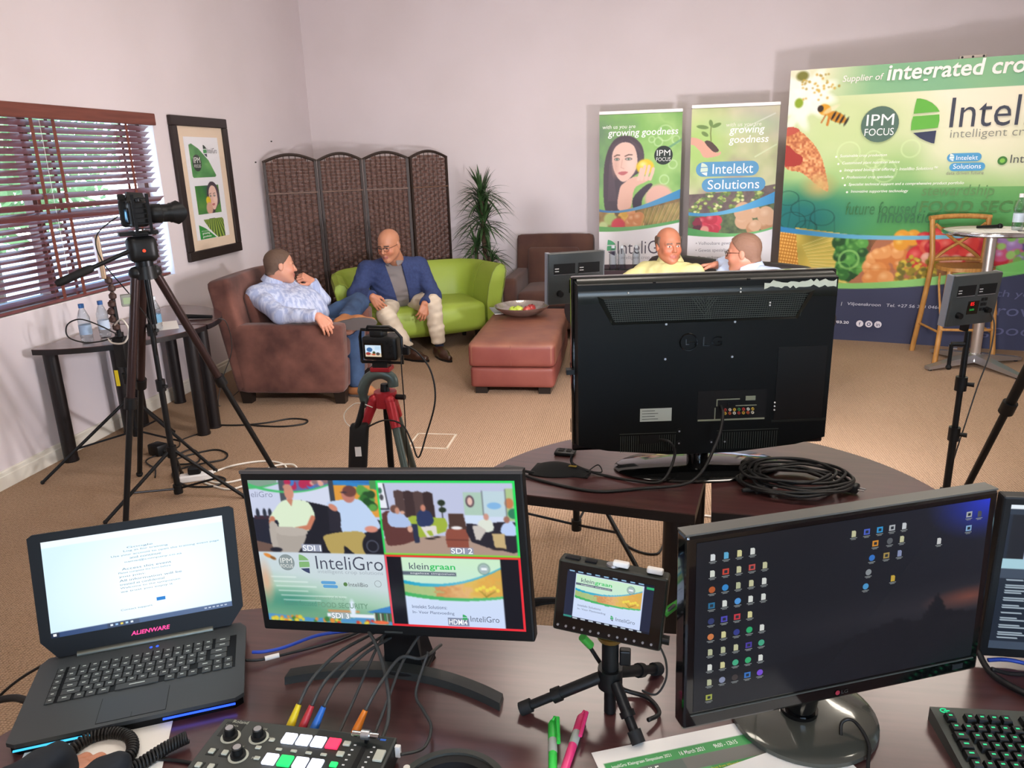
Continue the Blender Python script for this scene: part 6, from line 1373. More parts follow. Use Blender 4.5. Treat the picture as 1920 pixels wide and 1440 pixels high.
# third tripod at the right edge, its camera just out of view
t3 = tripod('black tripod standing at the right edge of the picture', (1.63, 3.08, 1.30), [(1.50, 3.62), (2.15, 2.95), (1.40, 2.62)], M_BLACKP, M_BLACKP, .022, .52)
MB().soft((0, 0, 1.40), (.11, .11, .12), .03, (0, 0, 0), 8).build('fluid_head', M_BLACKP, t3, 'all')
c3 = thing('video_camera', 'black camera on the tripod at the right edge', 'camera', (1.63, 3.08, 1.46), R(75)); MB().soft((0, 0, .06), (.09, .14, .11), .015, (0, 0, 0), 6).build('body', M_BLACKP, c3, 'all'); MB().cyl((.04, 0, .06), (.16, 0, .06), .038, n=20).build('lens', M_BLACKP, c3, True)
cable('power_cable', 'black power cable hanging from the right LED panel to the floor', [(1.455, 3.44, 1.03), (1.475, 3.43, .97), (1.47, 3.42, .85), (1.44, 3.42, .70), (1.40, 3.42, .45), (1.36, 3.43, .2), (1.30, 3.5, .006)], .003, M_CABG)
cable('power_cable', 'brown cable hanging behind the right edge tripod leg', [(1.66, 3.2, .85), (1.63, 3.28, .6), (1.66, 3.35, .35), (1.72, 3.4, .006)], .003, mat('cable_brown', '#6b5136', 0.6))

# ================================================================ bar table and stool
t = thing('bar_table', 'round bar table with chrome column and star foot before the backdrop', 'bar table', (2.66, 6.44, 0), R(8))
MB().cyl((0, 0, 1.045), (0, 0, 1.07), .335, n=48).build('top', mat('bar_top', '#d8d4cf', 0.3), t, True); b = MB(); b.lathe([(.330, 1.040), (.342, 1.045), (.344, 1.06), (.338, 1.073), (.330, 1.072), (.330, 1.040)], 48); b.build('rim', M_CHROME, t, True)
MB().cyl((0, 0, .08), (0, 0, 1.045), .037, n=24).build('column', mat('brushed_column', '#c8bfb6', 0.3, 0.8), t, True); MB().lathe([(.07, .05), (.06, .085), (.04, .11)], 24).build('hub', M_CHROME, t, True)
for q in range(4):
    a = R(195 + 90 * q); M = rotm('Z', a); b = MB(M); b.add([(.03, -.045, .105), (.03, .045, .105), (.03, .045, .04), (.03, -.045, .04), (.44, -.026, .035), (.44, .026, .035), (.44, .026, .012), (.44, -.026, .012)], [(0, 4, 5, 1), (1, 5, 6, 2), (2, 6, 7, 3), (3, 7, 4, 0), (4, 7, 6, 5), (0, 1, 2, 3)]); b.build('foot', M_ALU, t); MB(M).cyl((.41, 0, 0), (.41, 0, .016), .014, n=10).build('glide', M_RUBBER, t)
TB = 1.071
for i, (x, y, r_, lb) in enumerate(((2.52, 6.36, 20, 'white sheet of paper on the bar table, nearest the stool back'), (2.66, 6.30, -15, 'printed sheet in the middle of the bar table'), (2.80, 6.47, 40, 'white sheet of paper on the bar table beside the bottle'))):
    tag(MB(Matrix.Translation((x, y, TB + .0015 + .002 * i)) @ rotm('Z', R(r_))).bb(-.105, .105, -.148, .148, 0, .0015).build('paper_sheet', M_PAPER), lb, 'paper', 'papers on the bar table')
tt = thing('microphone', 'black handheld microphone lying on the bar table papers', 'microphone', (2.65, 6.46, TB + .022), R(15)); MB().cyl((-.11, 0, 0), (.05, 0, 0), .011, .014, 14).build('handle', M_BLACKP, tt, True); MB().ball((.075, 0, .0), .022, 14).build('grille', M_DARKM, tt, True)
def bottle(label, loc, h, r, cap, group, body='#dfe8ee', lab=None):
    t = thing('water_bottle', label, 'bottle', loc, group=group)
    MB().lathe([(0, 0), (r * .8, 0), (r, .01 * h / .2), (r, h * .12), (r * .94, h * .15), (r, h * .18), (r, h * .50), (r * .94, h * .53), (r, h * .56), (r * .98, h * .66), (r * .6, h * .82), (r * .42, h * .88), (r * .42, h * .91)], 20).build('bottle_body', M_PET, t, True)
    MB().cyl((0, 0, h * .90), (0, 0, h), r * .46, n=16).build('cap', mat('cap_' + cap, cap, 0.4), t, True)
    if lab: MB().lathe([(r * 1.012, h * .24), (r * 1.012, h * .48)], 20).build('label_band', mat('band_' + lab, lab, 0.5), t, True)
    return t
def pet():
    m = bpy.data.materials.new('clear_bottle'); m.use_nodes = True; nt = m.node_tree; nt.nodes.clear(); N = nt.nodes.new
    o = N('ShaderNodeOutputMaterial'); mx = N('ShaderNodeMixShader'); tr = N('ShaderNodeBsdfTransparent'); g = N('ShaderNodeBsdfGlossy'); fr = N('ShaderNodeLayerWeight'); fr.inputs[0].default_value = .35
    tr.inputs[0].default_value = (.86, .92, .96, 1); g.inputs['Roughness'].default_value = .08; nt.links.new(fr.outputs['Facing'], mx.inputs[0]); nt.links.new(tr.outputs[0], mx.inputs[1]); nt.links.new(g.outputs[0], mx.inputs[2]); nt.links.new(mx.outputs[0], o.inputs[0]); return m
M_PET = pet()
bottle('pale plastic bottle on the bar table at the right edge', (2.78, 6.33, TB), .27, .038, '#e8e6e6', None, lab='#b9c6d0')
for i, (x, y, lb) in enumerate(((-.235, 7.30, 'clear bottle at the left of the rimmed side table'), (-.155, 7.27, 'clear bottle in the middle of the rimmed side table'), (-.02, 7.30, 'clear bottle on the rimmed side table nearest the yellow shirted man'))): bottle(lb, (x, y, .646), .25, .036, '#cfd6da', 'bottles on the side table')
# cross-back bar stool facing the viewer
st = thing('bar_stool', 'honey coloured wooden cross-back bar stool behind the bar table', 'bar stool', (2.60, 6.70, 0))
M_HON = mat('honey_wood', '#b98748', 0.4, col2='#a06f36', cscale=6, stretch=(8, 8, 1.5))
MB().prism([(.20 * math.copysign(abs(math.cos(a)) ** .7, math.cos(a)), .19 * math.copysign(abs(math.sin(a)) ** .7, math.sin(a))) for a in [2 * PI * i / 32 for i in range(32)]], .735, .765).build('seat', M_HON, st, True)
for s in (-1, 1):
    MB().tube(spline([(s * .245, .24, 0), (s * .215, .20, .40), (s * .195, .17, .75), (s * .205, .185, .95), (s * .215, .215, 1.12)], 6), .021, 10).build('back_post', M_HON, st, True)
    MB().tube([(s * .215, -.215, 0), (s * .165, -.15, .74)], .020, 10).build('front_leg', M_HON, st, True)
    MB().tube(spline([(s * .20, .18, .77), (s * .10, .185, .86), (-s * .05, .19, .96), (-s * .19, .20, 1.08)], 6), .013, 8).build('cross_bar', M_HON, st, True)
    MB().tube(spline([(s * .19, -.17, .42), (s * .16, -.15, .58), (s * .06, -.14, .69), (0, -.14, .71)], 6), .012, 8).build('front_brace', M_HON, st, True)
    MB().tube(spline([(s * .205, -.18, .40), (s * .20, -.06, .62), (s * .18, 0, .70)], 6), .009, 8).build('side_brace', M_HON, st, True)
    MB().tube([(s * .195, -.195, .25), (s * .225, .21, .25)], .010, 8).build('side_rung', M_HON, st, True)
MB().tube(spline([(-.235, .215, 1.125), (-.12, .235, 1.135), (0, .24, 1.138), (.12, .235, 1.135), (.235, .215, 1.125)], 6), .021, 12).build('top_rail', M_HON, st, True)
MB().tube(spline([(-.195, .175, .79), (0, .20, .795), (.195, .175, .79)], 6), .015, 10).build('lower_rail', M_HON, st, True)
MB().tube(spline([(-.205, -.20, .28), (0, -.22, .28), (.205, -.20, .28)], 5), .011, 8).build('foot_rung', M_HON, st, True)
cl = thing('mount_clamp', 'small black clamp hanging on the right light stand', 'clamp', (1.30, 3.38, .80)); MB().cyl((0, 0, 0), (0, 0, .10), .008, n=10).build('rod', M_BLACKP, cl, True); MB().cyl((0, 0, .10), (.05, 0, .10), .010, n=10).build('jaw', M_BLACKP, cl, True); MB().ball((0, 0, 0), .013, 8).build('knob', M_BLACKP, cl)

# ================================================================ things on the left wall tables
bottle('clear water bottle on the left wall table, nearest the window edge', (-3.20, 3.965, ZT), .235, .034, '#3a6fb0', 'water bottles on the left wall table', lab='#a8c0dc')
bottle('clear water bottle on the left wall table, behind the first one', (-3.195, 4.12, ZT), .225, .033, '#2f5f9e', 'water bottles on the left wall table', lab='#c5d4e6')
bottle('clear water bottle on the left wall table, behind the DSLR tripod legs', (-2.985, 4.33, ZT), .215, .032, '#dfe6ea', 'water bottles on the left wall table', lab='#6fa0c0')
tag(MB(Matrix.Translation((-3.04, 4.44, ZT + .001)) @ rotm('Z', R(35))).bb(-.105, .105, -.148, .148, 0, .001).build('paper_sheet', M_PAPER), 'white sheet on the left wall table', 'paper')
t = thing('microphone', 'handheld microphone with white ball head on the left wall table', 'microphone', (-3.02, 4.66, ZT + .024), R(8)); MB().ball((0, 0, 0), .026, 16).build('grille', mat('mic_foam', '#d8d2cc', 0.7), t, True); MB().cyl((.02, 0, -.004), (.20, .01, -.012), .017, .011, 16).build('handle', M_BLACKP, t, True)
cable('cable_loop', 'black cable looped in the air beside the window-side stand', [(-2.95, 3.90, .80), (-3.02, 3.86, .86), (-3.12, 3.84, .90), (-3.20, 3.83, .87), (-3.21, 3.83, .80), (-3.12, 3.84, .765), (-3.02, 3.86, .77), (-2.95, 3.9, .79)], .004, M_CAB)
cable('cable_loop', 'white cable looped beside the window-side stand', [(-2.94, 3.88, .86), (-2.86, 3.84, .90), (-2.82, 3.83, .84), (-2.86, 3.83, .77), (-2.95, 3.85, .76), (-3.0, 3.88, .78)], .005, M_CABW)
cable('microphone_cable', 'grey cable running from wall table down to the carpet behind the armchair', [(-2.80, 4.68, ZT), (-2.74, 4.72, .70), (-2.86, 4.95, .45), (-3.0, 5.0, .2), (-3.05, 5.0, .006), (-3.1, 5.4, .006)], .003, M_CABG)

# ================================================================ cables on the carpet
F0 = .006
cable('floor_cable', 'black cable with a flat loop on the carpet by the armchair foot', [(-2.98, 4.60, F0), (-2.70, 4.60, F0), (-2.52, 4.66, F0), (-2.38, 4.76, F0), (-2.25, 4.74, F0), (-2.24, 4.66, F0), (-2.36, 4.60, F0), (-2.52, 4.60, F0), (-2.62, 4.62, F0)], .006, M_CAB)
cable('floor_cable', 'tangled black cable on the carpet between the stand legs', [(-2.95, 4.05, F0), (-2.82, 4.02, F0), (-2.75, 4.12, F0 + .008), (-2.66, 4.06, F0), (-2.60, 3.94, F0), (-2.70, 3.88, F0 + .008), (-2.76, 3.98, F0), (-2.62, 4.14, F0), (-2.50, 4.10, F0), (-2.46, 4.0, F0), (-2.55, 3.90, F0 + .008), (-2.66, 3.80, F0), (-2.58, 3.68, F0), (-2.44, 3.60, F0), (-2.30, 3.62, F0), (-2.30, 3.72, F0), (-2.46, 3.76, F0 + .008)], .0055, M_CAB)
cable('floor_cable', 'thin black cable snaking below the left wall table', [(-2.84, 4.48, F0), (-2.92, 4.3, F0), (-2.86, 4.15, F0 + .006), (-2.94, 3.95, F0), (-2.80, 3.82, F0), (-2.72, 3.70, F0)], .004, M_CAB)
for i, (pts, lb) in enumerate((([(-2.44, 3.74, F0), (-2.36, 3.90, F0), (-2.20, 3.99, F0), (-2.05, 3.95, F0), (-1.95, 3.80, F0), (-1.80, 3.72, F0), (-1.55, 3.72, F0), (-1.35, 3.85, F0)], 'white extension cord curving across the carpet, the farthest one'), ([(-2.42, 3.70, F0), (-2.28, 3.66, F0), (-2.16, 3.76, F0), (-2.10, 3.92, F0), (-1.98, 3.93, F0 + .009), (-1.92, 3.82, F0), (-2.0, 3.66, F0), (-1.95, 3.5, F0)], 'white extension cord in a small S on the carpet'), ([(-2.40, 3.66, F0), (-2.2, 3.58, F0), (-2.10, 3.66, F0 + .009), (-1.98, 3.76, F0 + .009), (-1.90, 3.62, F0), (-2.02, 3.5, F0), (-1.9, 3.35, F0), (-1.4, 3.3, F0)], 'white extension cord nearest the laptop'), ([(-.75, 3.55, F0), (-.35, 3.66, F0), (0.0, 3.60, F0), (.18, 3.40, F0), (.25, 3.15, F0)], 'white cord on the carpet seen under the television table'), ([(.5, 3.45, F0), (.3, 3.5, F0), (.16, 3.36, F0), (.2, 3.2, F0), (.42, 3.12, F0)], 'white cord bending near the inner table leg'))):
    cable('extension_cord', lb, pts, .006, M_CABW, group='white cords on the carpet')
t = thing('plug_strip', 'white multi plug strip with black plug on the carpet', 'plug strip', (-2.46, 3.70, 0), R(25)); MB().bb(-.09, .09, -.03, .03, 0, .04, bev=.008).build('strip_body', M_WHITEP, t); MB().bb(-.04, .03, -.025, .025, .04, .085, bev=.01).build('plug', M_BLACKP, t)
t = thing('power_adapter', 'black power adapter block on the carpet under the wall table', 'adapter', (-2.93, 4.06, 0), R(-20)); MB().bb(-.05, .05, -.04, .04, 0, .07, bev=.01).build('case', M_BLACKP, t, True); MB().cyl((.05, 0, .03), (.08, .01, .02), .007, n=8).build('strain_relief', M_RUBBER, t)
cable('floor_cable', 'black cable wriggling on the carpet under the television tables', [(-.10, 3.35, F0), (-.02, 3.15, F0), (.10, 3.10, F0), (.16, 3.25, F0 + .006), (.30, 3.30, F0), (.36, 3.15, F0), (.28, 3.05, F0), (.33, 2.9, F0)], .005, M_CAB)
cable('cable_coil', 'coil of black cable on the carpet behind the small monitor', [(-.30 + (.15 + .006 * (i % 5)) * math.cos(i * .55), 2.50 + (.14 + .006 * (i % 4)) * math.sin(i * .55), F0 + .004 + .0042 * (i // 6)) for i in range(46)], .006, M_CAB, 3)

# ================================================================ things on the television tables
t = thing('face_mask', 'black cloth face mask with gold print on the television table', 'face mask', (-.235, 2.275, ZT), R(-12))
n, k = 14, 9; vs = []; th = .003
for i in range(n + 1):
    for j in range(k + 1):
        u = i / n; v = j / k; x = -.095 + .19 * u; hw_ = .055 * (0.45 + .55 * math.sin(PI * min(1, .25 + u * .95))); y = (v - .5) * 2 * hw_; zz = .004 + .030 * math.sin(PI * u) ** .7 * (1 - (2 * v - 1) ** 2)
        vs.append((x, y, zz))
b = MB(); b.add(vs, [(i * (k + 1) + j, (i + 1) * (k + 1) + j, (i + 1) * (k + 1) + j + 1, i * (k + 1) + j + 1) for i in range(n) for j in range(k)]); b.add([(x, y, max(0, zz - .004)) for x, y, zz in vs], [(i * (k + 1) + j, i * (k + 1) + j + 1, (i + 1) * (k + 1) + j + 1, (i + 1) * (k + 1) + j) for i in range(n) for j in range(k)]); b.build('cloth', mat('mask_cloth', '#121314', 0.9), t, 'all')
MB().tube(spline([(.085, .03, .005), (.11, .05, .02), (.13, .02, .01), (.10, .0, .014), (.085, -.02, .005)], 6), .002, 6).build('ear_loop', M_RUBBER, t); MB().bb(.03, .055, -.012, .0, .029, .0305).build('gold_print', mat('gold_print', '#a58f3a', 0.4, 0.5), t)
t = thing('lens_cap', 'small black plastic plate on the left television table', 'camera plate', (-.235, 2.435, ZT), R(-8)); MB().bb(-.035, .035, -.025, .025, 0, .014, bev=.006).build('plate', M_BLACKP, t, True); MB().bb(-.022, -.004, -.012, .012, .014, .016).bb(.006, .022, -.012, .012, .014, .016).build('slot', M_PORT, t)
t = thing('cable_connector', 'grey cable connector lying at the left tip of the television table', 'connector', (-.385, 2.265, ZT), R(-15)); MB().bb(-.035, .035, -.014, .014, 0, .018, bev=.004).build('shell', M_CABG, t); MB().cyl((.035, 0, .009), (.07, .004, .006), .005, n=8).build('strain_relief', M_RUBBER, t)
rg = random.Random(3); pts = []
for i in range(150):
    a = i * .42; rr = .115 + .028 * math.sin(i * .37) + rg.uniform(-.006, .006); pts.append((.47 + 1.15 * rr * math.cos(a), 2.22 + .80 * rr * math.sin(a), ZT + .008 + .00028 * i + .006 * abs(math.sin(i * .9))))
cable('cable_coil', 'untidy coil of black power cables on the right television table', pts, .0048, M_CAB, 3, cat='cable coil')
for (x, y, r_, lb) in ((.355, 2.36, 60, 'black plug end at the back of the cable coil'), (.62, 2.20, -30, 'black plug end at the right of the cable coil'), (.37, 2.17, 15, 'black plug end at the front left of the cable coil')):
    t = thing('power_plug', lb, 'plug', (x, y, ZT + .002), R(r_), group='plugs on the cable coil'); MB().soft((0, 0, .016), (.055, .034, .028), .008, (0, 0, 0), 5).build('plug_body', M_BLACKP, t, 'all'); MB().cyl((-.027, 0, .014), (-.06, 0, .012), .009, .006, 10).build('strain_relief', M_RUBBER, t, True)
    for y_ in (-.008, .008): MB().cyl((.026, y_, .016), (.044, y_, .016), .0024, n=8).build('pin', M_ALU, t)
def tvp(x, z, y=-.045): return tuple(basis(tv) @ Vector((x, y, z)))
cable('tv_cable', 'black signal cable from the television ports curving to the table left', [tvp(.052, B + .152, -.040), tvp(.05, B + .13, -.075), tvp(.02, B + .06, -.12), tvp(-.06, .03, -.17), (.02, 2.16, ZT + .006), (-.12, 2.13, ZT + .005), (-.28, 2.19, ZT + .005), (-.38, 2.25, ZT + .008)], .005, M_CAB)
cable('tv_cable', 'black power cord looping from the television back to its base', [tvp(-.135, B + .05, -.045), tvp(-.11, B + .052, -.075), tvp(-.095, B + .01, -.08), tvp(-.14, .012, -.12), tvp(-.22, .006, -.10), tvp(-.32, .006, -.04), tvp(-.40, .03, -.01), tvp(-.405, .06, .0)], .0045, M_CAB)
# ================================================================ the operators' desk
ZD = 0.73
dk = thing('control_desk', 'dark mahogany control desk filling the foreground', 'desk', (.2, .95, 0))
poly = [(-1.10, -.45), (1.5, -.45), (1.5, .485), (-1.02, .485), (-1.085, .465), (-1.14, .40), (-1.20, .29), (-1.26, .16), (-1.32, .04), (-1.36, -.12), (-1.36, -.30), (-1.26, -.42)]
MB().prism(poly, ZD - .004, ZD).build('top', M_WOODT, dk); MB().prism([(x * .999, y * .999) for x, y in poly], ZD - .034, ZD - .004).build('edge_band', M_WOODE, dk)
for x, y in ((-1.0, .38), (.1, .40), (1.38, .38), (-1.05, -.3), (1.38, -.35), (.1, -.35)): MB().cyl((x, y, 0), (x, y, ZD - .034), .035, n=18).build('leg', M_WOODE, dk, True)

# ---------------------------------------------------------------- laptop
lp = thing('laptop', 'open black gaming laptop with bright white screen at the left of the desk', 'laptop', (-.945, 1.137, ZD), R(26.5))
LW, LD, LH = .392, .256, .026
M_LAP = mat('laptop_shell', '#3a3f42', 0.48); M_KEY = mat('laptop_key', '#3a3f40', 0.5); M_LAPB = mat('laptop_black', '#0b0d10', 0.45, spec=0.2)
b = MB(); o = [(-LW / 2 + .012, LD / 2), (LW / 2 - .012, LD / 2), (LW / 2, LD / 2 - .02), (LW / 2, -LD / 2 + .01), (LW / 2 - .015, -LD / 2), (-LW / 2 + .015, -LD / 2), (-LW / 2, -LD / 2 + .01), (-LW / 2, LD / 2 - .02)]
b.prism(o, .018, LH); b.build('palm_rest', M_LAP, lp); MB().prism([(x * .985, y * .97 + .002) for x, y in o], .0, .018).build('base', M_LAPB, lp)
M_BLED = mat('led_blue', '#000010', 0.4, emit='#2a52ff', estr=2.2); M_CLED = mat('led_cyan', '#000010', 0.4, emit='#3fb4e6', estr=1.6)
MB().bb(.055, .180, -LD / 2 - .0015, -LD / 2 + .002, .012, .0142).build('light_strip', M_BLED, lp); MB().bb(-.185, -.06, -LD / 2 - .0015, -LD / 2 + .002, .012, .0142).build('light_strip', M_CLED, lp)
MB().bb(-.158, .178, -.030, .082, LH - .0005, LH + .0004).build('key_well', M_LAPB, lp)
key = MB().box((0, 0, .0015), (.0165, .0165, .003), bev=.0008, seg=1).build('key', M_KEY, lp); key.location = (-.128, .071, LH); nk = 1
lg = MB().bb(-.003, .003, -.0012, .0012, .0031, .0033).build('legend', mat('key_legend', '#c9d2cc', 0.5), key)
def addkey(x, y, sx=1.0):
    k = key.copy(); COL.objects.link(k); k.parent = lp; k.location = (x, y, LH); k.scale = (sx, 1, 1); g = lg.copy(); COL.objects.link(g); g.parent = k; return k
for r in range(6):
    y = .071 - .0187 * r
    addkey(-.149, y, .85)
    if r < 5:
        xs = [(-.128 + .0193 * i, 1.0) for i in range(1 if r == 0 else 0, 14)] + [(.151, 1.7)] if r in (0, 1) else ([(-.123, 1.5)] + [(-.099 + .0193 * i, 1.0) for i in range(12)] + [(.145, 1.9)] if r < 4 else [(-.118, 2.0)] + [(-.089 + .0193 * i, 1.0) for i in range(10)] + [(.121, 1.6), (.145, .9), (.165, .9)])
    else: xs = [(-.125, 1.3), (-.10, 1.0), (-.08, 1.0), (-.058, 1.2), (.0, 4.6), (.058, 1.1), (.08, 1.0), (.10, 1.0), (.125, 1.0), (.145, 1.0), (.165, 1.0)]
    for x, s in xs: addkey(x, y, s)
MB().bb(-.055, .06, -.118, -.048, LH - .0002, LH + .0006).build('touchpad', mat('touchpad', '#353a3f', 0.4), lp); MB().bb(-.056, .061, -.119, -.0475, LH - .0004, LH + .0003).build('touchpad_edge', M_LAPB, lp); MB().bb(.002, .0026, -.118, -.105, LH, LH + .0008).build('button_gap', M_LAPB, lp)
for x in (.010, .022): MB().cyl((x, .096, LH), (x, .096, LH + .0008), .0028, n=10).build('status_light', M_BLED, lp)
# lid, leaning back
lid = bpy.data.objects.new('lid', None); COL.objects.link(lid); lid.parent = lp; lid.location = (0, LD / 2 - .010, LH + .004); lid.rotation_euler = (R(-17), 0, 0)
LHt = .252; lo = [(-LW / 2 + .03, 0), (LW / 2 - .03, 0), (LW / 2 - .002, .035), (LW / 2 + .001, LHt - .006), (LW / 2 - .008, LHt), (-LW / 2 + .008, LHt), (-LW / 2 - .001, LHt - .006), (-LW / 2 + .002, .035)]
b = MB(Matrix(((1, 0, 0, 0), (0, 0, 1, 0), (0, 1, 0, 0), (0, 0, 0, 1)))); b.prism(lo, 0, .010); b.f = [f[::-1] for f in b.f]; b.build('lid_shell', M_LAPB, lid)
MB().cyl((-.13, .002, -.002), (.13, .002, -.002), .008, n=14).build('hinge_bar', mat('hinge_metal', '#5b5e58', 0.35, 0.7), lid, True)
w, h = .346, .195; C = Canvas(w, h, 150, '#cfe9f7'); C.blend(np.clip(1 - np.hypot((C.X - w * .55) / .2, (C.Y - h * .6) / .15), 0, 1), '#f0fbff'); C.rect(0, 0, w, .012, '#e6f2fa'); C.rect(0, h - .011, w, h, '#26406e'); C.rect(0, h - .011, .014, h, '#10203c'); C.rect(w * .30, h - .011, w * .47, h, '#1a2c50')
F = FS(-w / 2, .040 + h, -.0006); M_LS = colmat('laptop_screen_emission', 0.2, emit=1.05); sheet('screen_picture', C, F, M_LS, lid)
tx = mat('lit_text', '#000000', 0.5, emit='#5f7d92', estr=.9)
for s, u_, v_, w_ in (('Google', .45, .2, .05), ('Log in for training', .43, .235, .085), ('Use your account to open the training event page', .36, .275, .21), ('and continue', .46, .31, .06), ('name@company.co.za', .43, .35, .11), ('Access this event', .41, .42, .095), ('Please complete the form before', .39, .46, .10), ('you join:', .39, .50, .05), ('All information will be', .39, .54, .12), ('treated as confidential', .39, .58, .085), ('Welcome to the symposium', .39, .62, .115), ('we trust you enjoy it', .39, .66, .10), ('Contact support', .38, .85, .06)): lettering(s, F @ Matrix.Translation((u_ * w, -v_ * h, .0006)), tx, lid, w_, min(.0045, w_ / len(s) * 1.6))
MB(F @ Matrix.Translation((.58 * w, -.80 * h, .0006))).add([(0, 0, 0), (.017, 0, 0), (.017, .007, 0), (0, .007, 0)], [(0, 1, 2, 3)]).build('next_button', ink('#1f7fd0', 1.0), lid)
for i in range(5): MB(F @ Matrix.Translation((.315 * w + .0095 * i, -h + .0035, .0006))).add([(0, 0, 0), (.005, 0, 0), (.005, .004, 0), (0, .004, 0)], [(0, 1, 2, 3)]).build('task_icon', ink(['#e8f2ff', '#9cc4f0', '#f0d860', '#b8dcf8', '#e8f2ff'][i], .9), lid)
MB(F @ Matrix.Translation((.004, -h + .003, .0006))).add([(0, 0, 0), (.006, 0, 0), (.006, .005, 0), (0, .005, 0)], [(0, 1, 2, 3)]).build('start_icon', ink('#ffffff', .9), lid)
for i in range(6): MB(F @ Matrix.Translation((.84 * w + .008 * i, -h + .004, .0006))).add([(0, 0, 0), (.005, 0, 0), (.005, .0028, 0), (0, .0028, 0)], [(0, 1, 2, 3)]).build('tray_icon', ink('#c9d8f0', .8), lid)
lettering('ALIENWARE', FS(-.028, .0165, -.0008), mat('pink_glow', '#200010', 0.4, emit='#ff2f8a', estr=1.5), lid, .075, .0085, .02, .2)
cable('laptop_cable', 'blue network cable plugged into the laptop side', [(-.765, 1.245, .75), (-.74, 1.25, .75), (-.71, 1.275, .745), (-.66, 1.33, .74), (-.60, 1.36, .735)], .0035, M_CABB)
cable('laptop_cable', 'black usb cable with white tip at the laptop side', [(-.77, 1.225, .745), (-.74, 1.235, .742), (-.69, 1.27, .738), (-.62, 1.32, .735), (-.56, 1.38, .735)], .003, M_CAB)
tag(MB().cyl((-.735, 1.238, .742), (-.712, 1.254, .741), .005, n=10).build('cable_tip', M_WHITEP, None, True), 'white cable tip on the black usb cable', 'cable tip')
cable('laptop_cable', 'thick black laptop power cord curving off the left edge', [(-1.105, 1.05, .748), (-1.16, 1.06, .748), (-1.22, 1.04, .73), (-1.30, .98, .66), (-1.36, .86, .5)], .007, M_CAB)
cable('laptop_cable', 'thin black cable leaving behind the laptop lid', [(-1.13, 1.20, .75), (-1.20, 1.21, .72), (-1.32, 1.17, .64), (-1.45, 1.08, .45)], .003, M_CAB)

# ---------------------------------------------------------------- multiview monitor
mo = thing('multiview_monitor', 'black monitor showing four camera pictures in a grid', 'monitor', (-.4495, 1.225, ZD), R(-3))
MW, MH, MZ = .550, .331, .101
T = Matrix.Translation((0, 0, MZ)) @ rotm('X', R(-3)) @ rotm('Y', R(-3.3))
MB(T).bb(-MW / 2, MW / 2, -.006, .022, 0, MH, bev=.004).build('bezel', M_BLACKP, mo); MB(T).bb(-MW / 2 + .03, MW / 2 - .03, .022, .045, .03, MH - .03, bev=.012).build('back_shell', M_BLACKP, mo)
MB(T).bb(-MW / 2, MW / 2, -.007, .0, MH - .004, MH + .002).build('top_edge', mat('edge_grey', '#4a4746', 0.4), mo)
b = MB(); b.add([(-.040, .03, 0), (.040, .03, 0), (.052, .075, 0), (-.052, .075, 0), (-.030, .012, .15), (.030, .012, .15), (.030, .04, .15), (-.030, .04, .15)], [(0, 4, 5, 1), (1, 5, 6, 2), (2, 6, 7, 3), (3, 7, 4, 0), (4, 7, 6, 5)]); b.build('neck', M_BLACKP, mo)
b = MB(); n = 20; vs = []
for i in range(n + 1):
    x = -.215 + .43 * i / n; y = .005 - .055 * (x / .215) ** 2 ; vs += [(x, y - .006, 0), (x, y - .003, .015), (x, y + .022, .017), (x, y + .028, 0)]
b.add(vs, [(4 * i + j, 4 * i + j + 1, 4 * i + j + 5, 4 * i + j + 4) for i in range(n) for j in range(3)] + [(0, 1, 2, 3), (4 * n + 3, 4 * n + 2, 4 * n + 1, 4 * n)]); b.build('curved_foot', mat('foot_grey', '#2b2e2d', 0.4), mo, True)
MB().bb(-.05, .05, .0, .085, .002, .014, bev=.004).build('foot_bridge', M_BLACKP, mo)
MB(T).bb(-.018, .018, -.0068, -.006, .006, .0095).build('maker_badge', mat('badge_grey', '#4f5250', 0.4, 0.5), mo)
SWd, SHt = .520, .2925
C = Canvas(16, 9, 420, '#101014'); X, Y = C.X, C.Y
def rct(x0, y0, x1, y1, c): C.rect(x0, y0, x1, y1, c)
# upper left: two men on the leather sofa
rct(0, 0, 8, 4.5, '#b9c2dc'); rct(0, 0, 2.0, 2.3, '#c4cbe2'); C.poly([(0, 0), (1.9, 0), (1.85, .15), (.9, .45), (0, .5)], '#7f9a8a'); C.between([0, 1, 2], [.42, .34, .12], [.55, .45, .2], '#4fae6a'); rct(1.95, 0, 2.35, 4, '#4a4f58'); rct(2.35, 0, 5.1, 2.2, '#cdd3e6'); C.poly([(2.35, 0), (5.1, 0), (5.1, .25), (3.7, .62), (2.35, .7)], '#5f6a9a'); blobs(C, 12, 2.5, .0, 4.2, .4, .22, ['#d6336a', '#3f7ac0', '#b02a50'], 3); blobs(C, 6, 4.1, 0, 5.0, .3, .18, ['#d8a090', '#8a6a6a'], 4); C.between([2.35, 3.7, 5.1], [.66, .58, .22], [.78, .68, .32], '#45b86a')
rct(5.1, 0, 5.4, 2.5, '#3a3f48'); rct(5.4, 0, 8, 2.2, '#d8963a'); rct(5.4, 0, 8, .28, '#2f6fb0'); C.poly([(5.4, 0), (8, .25), (8, .55), (5.4, .2)], '#2f7fc0'); rct(6.9, .3, 7.9, 1.9, '#d89a42'); blobs(C, 26, 7.0, .55, 7.7, 1.7, .26, ['#2f6a2c', '#1f4a22', '#569944'], 6); rct(7.6, 0, 8, .5, '#4a8a50')
